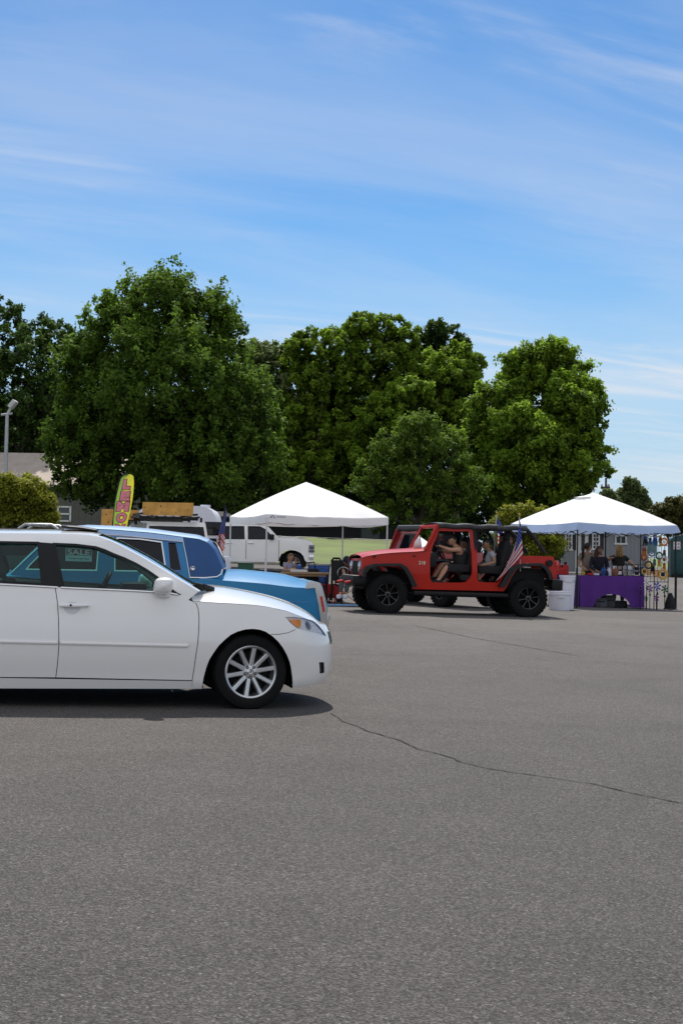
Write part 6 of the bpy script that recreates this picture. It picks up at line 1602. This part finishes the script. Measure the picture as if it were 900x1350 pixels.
BARK = mat('bark', (.05, .038, .028), .9, var=.3, vscale=4, bump=.5, bscale=12)
def tree(name, label, D, px, base, mt, ncl, per, size, depth=.5, group=None, trunk_r=.25, kind='tree', zbase=None, **kw):
    b = gpt(base, D)
    if zbase is not None: b.z = zbase
    L = []
    R0 = max(p[2] for p in px)/FPX*D
    for i, p in enumerate(px):
        dy = p[3] if len(p) > 3 else rng.uniform(-1, 1)*R0*depth
        c = at(p[0], p[1], D+dy)-b; L.append((c, p[2]/FPX*D))
    root = empty(name, label, kind, b, group=group)
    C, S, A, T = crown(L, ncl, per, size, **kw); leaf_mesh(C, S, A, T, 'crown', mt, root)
    m = MB(); big = sorted(L, key=lambda q: -q[1])[:9]; top = max(c.z for c, r in L)
    zs = [0, .15*top, .4*top, .7*top]; cx = sum(c.x for c, r in L)/len(L); cy = sum(c.y for c, r in L)/len(L)
    pts = [Vector((cx*t*.8, cy*t*.8, z)) for t, z in zip((0, .1, .5, 1), zs)]
    m.tube(pts, [trunk_r*1.35, trunk_r, trunk_r*.75, trunk_r*.35], 9)
    for i, (c, r) in enumerate(big):
        s = pts[1].lerp(pts[2], .1+.8*i/9.); mid = s.lerp(c, .5)+Vector((0, 0, .15*(c-s).length))
        m.tube([s, mid, c], [trunk_r*.45, trunk_r*.28, trunk_r*.10], 6)
    m.build('trunk', BARK, root)
    return root
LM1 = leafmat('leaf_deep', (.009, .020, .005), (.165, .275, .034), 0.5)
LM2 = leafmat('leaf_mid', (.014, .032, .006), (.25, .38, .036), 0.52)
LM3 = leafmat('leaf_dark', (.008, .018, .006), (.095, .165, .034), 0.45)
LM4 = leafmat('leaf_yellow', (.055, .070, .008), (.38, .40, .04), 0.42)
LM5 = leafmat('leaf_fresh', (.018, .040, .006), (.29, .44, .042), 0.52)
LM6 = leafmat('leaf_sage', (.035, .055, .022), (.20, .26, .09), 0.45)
def vegetation():
    tree('maple_tree', 'tall dark round maple, the biggest tree, left of the white canopy', 62,
         [(212, 434, 76, 0), (160, 455, 62), (268, 455, 58), (130, 525, 66), (220, 525, 88, -2), (300, 540, 60), (104, 590, 45), (165, 610, 68), (250, 612, 72, -2), (330, 600, 45), (345, 560, 30), (290, 648, 48), (190, 652, 45), (205, 393, 32), (238, 391, 27), (160, 410, 32), (268, 410, 33), (95, 632, 34), (80, 585, 24), (290, 430, 30), (120, 440, 24), (86, 500, 24), (350, 620, 30), (135, 640, 34), (92, 470, 20), (318, 480, 26)],
         215, LM1, 3000, 26, .24, trunk_r=.42, up=1.8, csz=.21, depth=.45, spikes=620, spike=(.16, .42))
    tree('broadleaf_tree', 'dark tree at the far left edge, behind the street lamp', 93, [(8, 425, 28), (35, 470, 45), (74, 448, 28), (15, 530, 55), (70, 530, 50), (12, 600, 48), (60, 600, 45), (100, 470, 30), (2, 402, 13), (50, 432, 18), (-40, 500, 50), (-30, 590, 55), (95, 560, 40)], 40, LM3, 1100, 34, .30, trunk_r=.35, csz=.3)
    tree('broadleaf_tree', 'pale sage tree in the gap right of the biggest maple', 98, [(345, 478, 26), (330, 468, 18), (362, 470, 20), (360, 520, 34), (372, 580, 40), (340, 520, 30), (350, 640, 45)], 355, LM6, 520, 32, .32, trunk_r=.3, csz=.27)
    tree('broadleaf_tree', 'green tree with knobbly top above the white canopy peak', 97, [(400, 456, 22), (425, 446, 17), (385, 462, 17), (440, 460, 25), (395, 500, 38), (432, 510, 44), (400, 565, 46), (445, 590, 46), (410, 635, 42), (380, 540, 28), (375, 600, 30)], 415, LM2, 1000, 34, .33, trunk_r=.35, csz=.27)
    tree('broadleaf_tree', 'tall green tree with two humps at the middle of the tree line', 99, [(478, 437, 22), (463, 448, 18), (508, 438, 24), (535, 450, 22), (500, 485, 44), (545, 500, 42), (462, 500, 36), (520, 560, 50), (480, 570, 40), (450, 540, 26)], 500, LM2, 1100, 34, .33, trunk_r=.35, csz=.27)
    tree('broadleaf_tree', 'dark feathery tree top behind the middle of the tree line', 104, [(575, 438, 18), (590, 448, 20), (560, 450, 18), (604, 462, 18), (580, 480, 34), (570, 530, 40)], 578, LM3, 420, 32, .31, trunk_r=.3, csz=.3, up=.8)
    tree('broadleaf_tree', 'rounded green tree left of the tall right hand tree', 97, [(605, 475, 24), (622, 482, 18), (590, 500, 34), (612, 515, 26), (575, 545, 36), (615, 555, 30), (560, 500, 22)], 600, LM2, 700, 34, .32, trunk_r=.3, csz=.26)
    tree('broadleaf_tree', 'bright leafy tree in front of the two humped tree', 95, [(525, 530, 28), (500, 555, 32), (548, 520, 22), (470, 590, 26), (490, 610, 36), (455, 575, 16)], 505, LM5, 600, 32, .31, trunk_r=.28, csz=.26)
    tree('small_tree', 'small spreading tree with thin twigs just right of the white canopy', 60, [(551, 580, 34), (516, 600, 34), (589, 605, 34), (491, 632, 30), (536, 645, 44), (596, 650, 36), (626, 640, 22), (576, 680, 34), (516, 680, 34), (476, 650, 18), (551, 560, 20)], 560, leafmat('leaf_small_tree', (.014, .032, .006), (.17, .27, .034), .48), 800, 26, .17, trunk_r=.16, csz=.24, spread=.9)
    tree('broadleaf_tree', 'tall bright tree at the right end of the tree line', 66, [(690, 478, 20), (676, 488, 19), (735, 476, 26), (716, 469, 17), (763, 497, 21), (700, 520, 46), (755, 540, 42, -1.5), (652, 535, 34), (640, 580, 36), (700, 590, 52, -2), (765, 595, 34, -1.5), (740, 630, 42, -2), (680, 640, 42, -1), (784, 560, 15), (783, 520, 12), (790, 620, 11), (803, 619, 5), (785, 575, 12), (720, 660, 36), (640, 640, 34), (772, 640, 18)], 710, LM5, 1700, 32, .25, trunk_r=.35, csz=.23, up=1.3, depth=.4, spikes=240, spike=(.20, .32))
    tree('shrub', 'yellow green bush behind the left corner of the blue edged canopy', 52, [(690, 677, 14), (670, 680, 12), (708, 681, 13), (655, 690, 9), (725, 690, 12), (692, 700, 24), (720, 715, 24), (700, 735, 24), (665, 705, 16)], 695, LM4, 420, 26, .13, trunk_r=.08, kind='bush', csz=.22)
    tree('shrub', 'dark green shrub behind the rear of the red car', 54, [(700, 715, 22), (722, 725, 18), (715, 745, 20), (680, 730, 22), (655, 725, 20), (728, 705, 12)], 705, LM3, 380, 26, .15, trunk_r=.08, kind='bush', csz=.22)
    tree('small_tree', 'pale round topped tree behind the right slope of the blue edged canopy', 110, [(832, 643, 10), (822, 655, 11), (843, 655, 11), (835, 668, 14), (850, 668, 9), (812, 668, 10), (826, 636, 5)], 834, LM6, 260, 24, .32, trunk_r=.2, csz=.3)
    tree('broadleaf_tree', 'olive green trees rising at the right edge beyond the portable toilet', 92, [(868, 676, 11), (885, 668, 11), (900, 672, 14), (856, 686, 9), (884, 690, 16), (910, 690, 20), (898, 660, 6), (925, 670, 22)], 890, leafmat('leaf_olive', (.03, .035, .01), (.14, .14, .035), .3), 420, 26, .26, trunk_r=.2, csz=.28)
    tree('broadleaf_tree', 'low hazy tree between the utility pole and the pale tree', 105, [(800, 655, 8), (808, 662, 8), (795, 668, 10)], 800, LM6, 120, 24, .28, trunk_r=.15, csz=.28)
    tree('shrub', 'large yellow green bush below the street lamp at the left edge', 52, [(8, 655, 24), (38, 652, 22), (58, 668, 17), (25, 680, 28), (55, 690, 20), (-15, 670, 30), (10, 640, 14), (40, 636, 10), (68, 684, 9)], 25, LM4, 620, 28, .15, trunk_r=.1, kind='bush', csz=.24)
    # far wood closing the view behind the trees: one mass
    L = []
    for px in range(-260, 660, 25): 
        for py in (560, 620, 680):
            D = 112+rng.uniform(-3, 3); L.append((at(px+rng.uniform(-12, 12), py+rng.uniform(-10, 10)+(60 if px < -60 else 0), D), 2.4*rng.uniform(.8, 1.2)))
    C, S, A, T = crown(L, 3000, 26, .5, csz=.5); o = leaf_mesh(C, S, A, T*.5, 'far_wood', LM3, None); tag(o, 'dark wood closing the view behind the tree line', 'wood', kind='stuff')
# ------------------------------------------------------------------ ground
def asphalt():
    m = bpy.data.materials.new('asphalt'); m.use_nodes = True; nt = m.node_tree; b = nt.nodes['Principled BSDF']; N = nt.nodes.new; Lk = nt.links.new
    tc = N('ShaderNodeTexCoord')
    def noise(s, d=6, dist=0.): n = N('ShaderNodeTexNoise'); n.inputs['Scale'].default_value = s; n.inputs['Detail'].default_value = d; n.inputs['Distortion'].default_value = dist; Lk(tc.outputs['Object'], n.inputs['Vector']); return n.outputs['Fac']
    def mr(i, a, b_, c, d): r = N('ShaderNodeMapRange'); r.inputs[1].default_value = a; r.inputs[2].default_value = b_; r.inputs[3].default_value = c; r.inputs[4].default_value = d; Lk(i, r.inputs[0]); return r.outputs[0]
    def mul(a, b_): q = N('ShaderNodeMath'); q.operation = 'MULTIPLY'; Lk(a, q.inputs[0]); Lk(b_, q.inputs[1]); return q.outputs[0]
    v = N('ShaderNodeTexVoronoi'); v.inputs['Scale'].default_value = 150; Lk(tc.outputs['Object'], v.inputs['Vector'])
    sep = N('ShaderNodeSeparateColor'); Lk(v.outputs['Color'], sep.inputs[0])
    v2 = N('ShaderNodeTexVoronoi'); v2.inputs['Scale'].default_value = 42; Lk(tc.outputs['Object'], v2.inputs['Vector']); s2 = N('ShaderNodeSeparateColor'); Lk(v2.outputs['Color'], s2.inputs[0])
    c1 = N('ShaderNodeValToRGB'); Lk(sep.outputs[0], c1.inputs[0]); e = c1.color_ramp.elements; e[0].position = 0; e[0].color = (.48,)*3+(1,); e[1].position = 1; e[1].color = (2.5,)*3+(1,); x = e.new(.5); x.color = (.9,)*3+(1,); x = e.new(.95); x.color = (1.5,)*3+(1,)
    c2 = mr(s2.outputs[1], 0, 1, .92, 1.08)
    big = mr(noise(.22, 6, .8), .3, .7, .86, 1.13); mid = mr(noise(1.7, 6), .3, .7, .93, 1.07); fine = mr(noise(55, 5), .25, .75, .78, 1.22)
    sx = N('ShaderNodeSeparateXYZ'); Lk(tc.outputs['Object'], sx.inputs[0]); far_pale = mr(sx.outputs[1], 3, 30, .96, 1.68)  # asphalt colour gets paler with distance along the lot
    k = mul(mul(mul(mul(mul(c1.outputs[0], c2), big), mid), fine), far_pale)
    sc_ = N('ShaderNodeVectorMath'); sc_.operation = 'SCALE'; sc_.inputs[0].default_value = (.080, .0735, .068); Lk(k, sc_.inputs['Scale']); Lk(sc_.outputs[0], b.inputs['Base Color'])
    b.inputs['Roughness'].default_value = .9; b.inputs['Specular IOR Level'].default_value = .2
    bp = N('ShaderNodeBump'); bp.inputs['Strength'].default_value = .7; bp.inputs['Distance'].default_value = .006
    ad = N('ShaderNodeMath'); ad.operation = 'ADD'; Lk(v.outputs['Distance'], ad.inputs[0]); Lk(fine, ad.inputs[1]); Lk(ad.outputs[0], bp.inputs['Height']); Lk(bp.outputs[0], b.inputs['Normal'])
    return m
def grassmat():
    m = mat('grass_ground', (.115, .155, .030), .9, var=.30, vscale=.35, bump=.5, bscale=9); return m
def setting():
    xs = [-900, -500, -250, -140, -90, -60, -40, -28, -20] + list(range(-16, 17, 1)) + [20, 28, 40, 60, 90, 140, 250, 500, 900]
    ys = [-60, -30, -12, -4] + list(range(0, 41, 2)) + [41] + list(range(42, 66, 2)) + [66, 67] + list(range(68, 87, 2)) + [92, 100, 115, 140, 200, 300, 500, 900, 1600]
    parts = {'parking_lot': MB(), 'grass_field': MB()}
    for i in range(len(xs)-1):
        for j in range(len(ys)-1):
            cx, cy = (xs[i]+xs[i+1])/2, (ys[j]+ys[j+1])/2
            k = 'parking_lot' if (-60 < cx < 90 and cy < 66) or (6 < cx < 90 and cy < 140) else 'grass_field'
            m = parts[k]; q = [(xs[a], ys[b_], ground(xs[a], ys[b_])) for a, b_ in ((i, j), (i+1, j), (i+1, j+1), (i, j+1))]; m.add(q, [(0, 1, 2, 3)])
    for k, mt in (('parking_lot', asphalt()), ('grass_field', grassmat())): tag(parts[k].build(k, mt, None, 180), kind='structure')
    CONC = mat('concrete', (.46, .44, .39), .85, var=.12, vscale=2)
    m = MB()
    for i in range(-40, 6): m.box((i+.5, 66.0, (ground(i+.5, 66)+.06)), (.985, .18, .16), bev=.015)
    tag(m.build('kerb', CONC, None), kind='structure')
    m = MB(); m.grid(lambda a, b: Vector((-40+46*a, 85.6+1.5*b, ground(-40+46*a, 85.6+1.5*b)+.03)), 46, 2); tag(m.build('path', CONC, None), kind='structure')
    # cracks
    cm = mat('crack_tar', (.034, .032, .030), .85, var=.3, vscale=9)
    def crack(px, w):
        P = [onground(*p) for p in px]; pts = []
        for i in range(len(P)-1):
            n = max(3, int((P[i+1]-P[i]).length/.05))
            for k in range(n): pts.append(P[i].lerp(P[i+1], k/n))
        m = MB(); v = []; o1 = o2 = 0
        for i, p in enumerate(pts):
            d = (pts[min(i+1, len(pts)-1)]-pts[max(0, i-1)]).normalized(); s = Vector((-d.y, d.x, 0)); o1 = .8*o1+random.gauss(0, .006); ww = w*(.5+.8*random.random()); c = p+s*o1; c.z = ground(c.x, c.y)+.004; v += [c+s*ww/2, c-s*ww/2]
        m.add(v, [(2*i, 2*i+1, 2*i+3, 2*i+2) for i in range(len(pts)-1)]); tag(m.build('asphalt_crack', cm, None), kind='structure')
    cm.node_tree.nodes['Principled BSDF'].inputs['Specular IOR Level'].default_value = .1
    crack([(436, 941), (455, 952), (487, 965), (520, 975), (550, 986), (580, 995), (610, 1006), (633, 1012), (673, 1018.7), (713, 1024), (753, 1030), (780, 1034), (806, 1040), (866, 1054), (905, 1062)], .013)
    crack([(546, 825), (590, 834), (633, 843), (667, 849), (700, 854.7), (766, 866)], .02)
    # buildings
    D = 84; F = Frame(gpt(40, D), 0, 0); q = lambda px, py, y=0: F.inv(px, py, y); SID = mat('house_siding', (.11, .105, .10), .8, var=.1, vscale=3)
    root = empty('house', 'grey house with a beige shingle roof behind the left bush', 'house', M=F.M); l, r = q(-80, 700).x, q(215, 700).x; ze = q(60, 640).z; zr = q(40, 594).z
    m = MB(); m.box(((l+r)/2, 4, ze/2), (r-l, 8, ze)); 
    for i in range(int((r-l)/.4)): m.box((l+.2+i*.4, -.008, ze/2), (.03, .016, ze))
    m.prism([(0, ze), (4, zr-.1), (8, ze)], lambda a, b: (l, a, b), lambda a, b: (r, a, b)); m.build('wall', SID, root)
    m = MB(); rr = q(56, 610, 2).x
    for s in (0, 1): m.prism([(-.5, ze-.1), (4, zr), (4, zr+.12), (-.5, ze+.02)], lambda a, b: (l-.4, a if s == 0 else 8-a, b), lambda a, b: (r+.3, a if s == 0 else 8-a, b))
    m.build('roof', mat('beige_shingle', (.42, .35, .29), .9, var=.12, vscale=1.5, bump=.4, bscale=6), root)
    A, B = q(77, 668), q(93, 687); m = MB(); x0, x1, z0, z1 = A.x, B.x, B.z, A.z
    for x in (x0, x1): m.box((x, -.04, (z0+z1)/2), (.1, .08, z1-z0+.1))
    for zz in (z0, z1, (z0+z1)/2): m.box(((x0+x1)/2, -.04, zz), (x1-x0, .08, .09))
    o = m.build('window', WTRIM, root); m = MB(); m.box(((x0+x1)/2, -.01, (z0+z1)/2), (x1-x0, .02, z1-z0)); m.build('pane', mat('pane_grey', (.05, .06, .07), .1), o)
    D = 89; F = Frame(gpt(410, D), 0, 0); q = lambda px, py, y=0: F.inv(px, py, y); root = empty('barn', 'long dark shed with a grey door in the shade behind the grass bank', 'barn', M=F.M)
    l, r = q(285, 700).x, q(560, 700).x; zt = q(400, 684).z; m = MB(); m.box(((l+r)/2, 3, zt/2), (r-l, 6, zt))
    for i in range(int((r-l)/.5)): m.box((l+.25+i*.5, -.012, zt/2), (.05, .024, zt))
    m.build('wall', mat('barn_siding', (.010, .010, .011), .9, var=.2), root)
    m = MB(); m.prism([(-.6, zt-.1), (3, zt+.3), (6.6, zt-.1), (6.6, zt+.05), (3, zt+.45), (-.6, zt+.05)], lambda a, b: (l-.4, a, b), lambda a, b: (r+.4, a, b)); m.build('roof', mat('barn_roof', (.012, .012, .013), .9, var=.2), root)
    A, B = q(476, 690), q(500, 714); m = MB(); m.box(((A.x+B.x)/2, -.04, (A.z+0)/2), (B.x-A.x, .05, A.z)); 
    for i in range(6): m.box((A.x+(B.x-A.x)*(i+.5)/6, -.07, A.z/2), (.04, .02, A.z))
    m.build('door', mat('barn_door', (.055, .065, .072), .8, var=.15), root)
    # street lamp
    D = 54; g = gpt(4.5, D); t = at(10, 546, D)-g; root = empty('street_lamp', 'grey street lamp with a tilted flat head at the left edge', 'street lamp', g)
    b = at(4.5, 700, D)-g; m = MB(); m.cyl((0, 0, 0), t, .085, .065, n=12); m.build('pole', GALV, root); m = MB(); m.cyl((0, 0, 0), (0, 0, .5), .28, .26, n=16); m.build('base', mat('concrete_base', (.35, .34, .32), .9, var=.1), root)
    m = MB(); a = at(2, 547, D)-g; c = at(17, 545, D)-g; m.cyl(a, c, .045, n=8); m.build('arm', GALV, root)
    m = MB(); c = at(17.5, 533, D)-g; m.box(c, (.34, .5, .16), rot=Matrix.Rotation(-.9, 3, 'Y'), bev=.03); k = MB(); m.cyl(t, c, .05, n=8); m.build('lamp_head', mat('lamp_head_grey', (.5, .5, .5), .5), root)
    # utility pole
    D = 108; g = gpt(797, D); tz = at(797, 630, D)-g; root = empty('utility_pole', 'dark utility pole with a crossarm above the canopy peak', 'utility pole', g); WP = mat('pole_wood', (.05, .04, .035), .9, var=.2)
    m = MB(); m.cyl((0, 0, 0), (0, 0, tz.z), .11, .08, n=10); m.build('pole', WP, root); m = MB(); a = at(791, 643, D)-g; b = at(803, 643.6, D)-g; m.box(((a.x+b.x)/2, -.1, a.z), (b.x-a.x, .14, .18)); m.build('crossarm', WP, root)
    for x in (a.x+.08, b.x-.08, (a.x+b.x)/2+.2): m = MB(); m.lathe([(0, 0), (.06, 0), (.07, .08), (.04, .1), (.05, .2), (0, .22)], (x, -.1, a.z+.09), n=8); m.build('insulator', GALV, root)
# ------------------------------------------------------------------ light, sky, camera
def light():
    el, az = R(55), R(-3)       # azimuth east of the view direction
    w = bpy.data.worlds.new('World'); sc.world = w; w.use_nodes = True; nt = w.node_tree; N = nt.nodes.new; Lk = nt.links.new; bg = nt.nodes['Background']
    s = N('ShaderNodeTexSky'); s.sky_type = 'NISHITA'; s.sun_disc = False; s.sun_elevation = el; s.sun_rotation = az; s.air_density = 1.0; s.dust_density = .3; s.ozone_density = 3.5; s.altitude = 100
    hs = N('ShaderNodeHueSaturation'); hs.inputs['Saturation'].default_value = 1.35; hs.inputs['Value'].default_value = 1.12; Lk(s.outputs[0], hs.inputs['Color'])
    tc = N('ShaderNodeTexCoord'); sp = N('ShaderNodeSeparateXYZ'); Lk(tc.outputs['Generated'], sp.inputs[0])
    def M(op, a, b=None, c=None):
        q = N('ShaderNodeMath'); q.operation = op
        for i, v in enumerate((a, b)):
            if v is None: continue
            if isinstance(v, (int, float)): q.inputs[i].default_value = v
            else: Lk(v, q.inputs[i])
        return q.outputs[0]
    z = M('ADD', M('MAXIMUM', sp.outputs[2], 0.), .10); u = M('DIVIDE', sp.outputs[0], z); v = M('DIVIDE', sp.outputs[1], z)
    cb = N('ShaderNodeCombineXYZ'); Lk(u, cb.inputs[0]); Lk(v, cb.inputs[1])
    def cl(rot, scl, ns, lo, hi, dist, seed):
        m0 = N('ShaderNodeMapping'); m0.inputs['Rotation'].default_value = (0, 0, R(-rot)); Lk(cb.outputs[0], m0.inputs[0])
        mp = N('ShaderNodeMapping'); mp.inputs['Scale'].default_value = scl; mp.inputs['Location'].default_value = (seed, seed*.7, 0); Lk(m0.outputs[0], mp.inputs[0])
        n = N('ShaderNodeTexNoise'); n.inputs['Scale'].default_value = ns; n.inputs['Detail'].default_value = 9; n.inputs['Roughness'].default_value = .58; n.inputs['Distortion'].default_value = dist; Lk(mp.outputs[0], n.inputs['Vector'])
        r = N('ShaderNodeMapRange'); r.interpolation_type = 'SMOOTHSTEP'; r.inputs[1].default_value = lo; r.inputs[2].default_value = hi; Lk(n.outputs['Fac'], r.inputs[0]); return r.outputs[0]
    wisp = M('MULTIPLY', cl(24, (.55, 2.4, 1), 1.5, .43, .76, 1.1, 3.1), cl(30, (.6, 1.0, 1), .7, .38, .60, .3, 8.3)); veil = cl(26, (.5, 1.3, 1), .8, .34, .74, .6, 5.7)
    def rng_(i, a, b, c, d):
        r = N('ShaderNodeMapRange'); r.interpolation_type = 'SMOOTHSTEP'; r.inputs[1].default_value = a; r.inputs[2].default_value = b; r.inputs[3].default_value = c; r.inputs[4].default_value = d; Lk(i, r.inputs[0]); return r.outputs[0]
    back = M('MULTIPLY', rng_(M('MULTIPLY', sp.outputs[1], -1.), -.40, .40, 0., .70), rng_(sp.outputs[2], .0, .5, .55, 1.12))      # unseen bright cloud sheet added behind the camera to fill shaded sides
    hz = N('ShaderNodeMix'); hz.data_type = 'RGBA'; hz.inputs[7].default_value = (4.3, 6.2, 8.3, 1); Lk(rng_(sp.outputs[2], .02, .26, .80, 0.), hz.inputs[0]); Lk(hs.outputs[0], hz.inputs[6])
    f = M('MINIMUM', M('ADD', M('ADD', M('MULTIPLY', wisp, .55), M('MULTIPLY', veil, .30)), M('MAXIMUM', back, rng_(sp.outputs[2], .55, .95, 0., .50))), .85)  # overhead cloud added out of view to brighten the canopy roofs
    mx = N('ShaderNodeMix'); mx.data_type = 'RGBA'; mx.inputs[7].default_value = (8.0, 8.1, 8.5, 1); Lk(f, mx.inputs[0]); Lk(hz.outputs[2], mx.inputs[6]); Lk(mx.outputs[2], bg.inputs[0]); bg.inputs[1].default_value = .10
    l = bpy.data.lights.new('sun', 'SUN'); l.energy = 5.0; l.angle = R(.53); l.color = (1, .955, .88); o = bpy.data.objects.new('sun', l); COL.objects.link(o); o.location = (0, 0, 60)
    d = Vector((math.sin(az)*math.cos(el), math.cos(az)*math.cos(el), math.sin(el))); o.rotation_euler = d.to_track_quat('Z', 'Y').to_euler()
    c = bpy.data.cameras.new('camera'); c.sensor_fit = 'VERTICAL'; c.sensor_height = 36; c.sensor_width = 24; c.lens = 50; c.clip_end = 4000; c.clip_start = .05; co = bpy.data.objects.new('camera', c); COL.objects.link(co); co.matrix_world = Matrix.Translation(CAM) @ CR.to_4x4(); sc.camera = co
    sc.view_settings.view_transform = 'Standard'; sc.view_settings.look = 'None'; sc.view_settings.exposure = 0; sc.view_settings.gamma = 1
    sc.cycles.max_bounces = 8; sc.cycles.transparent_max_bounces = 16; sc.cycles.diffuse_bounces = 3; sc.cycles.glossy_bounces = 3
light(); setting(); vegetation()
white_sedan(); blue_sedan(); red_jeep(); pickup(); white_suv(); trailer(); rack_car()
left_tent(); left_stall()
_, tN, tR, tL, tB = right_tent(); right_stall(tN, tR, tL, tB)
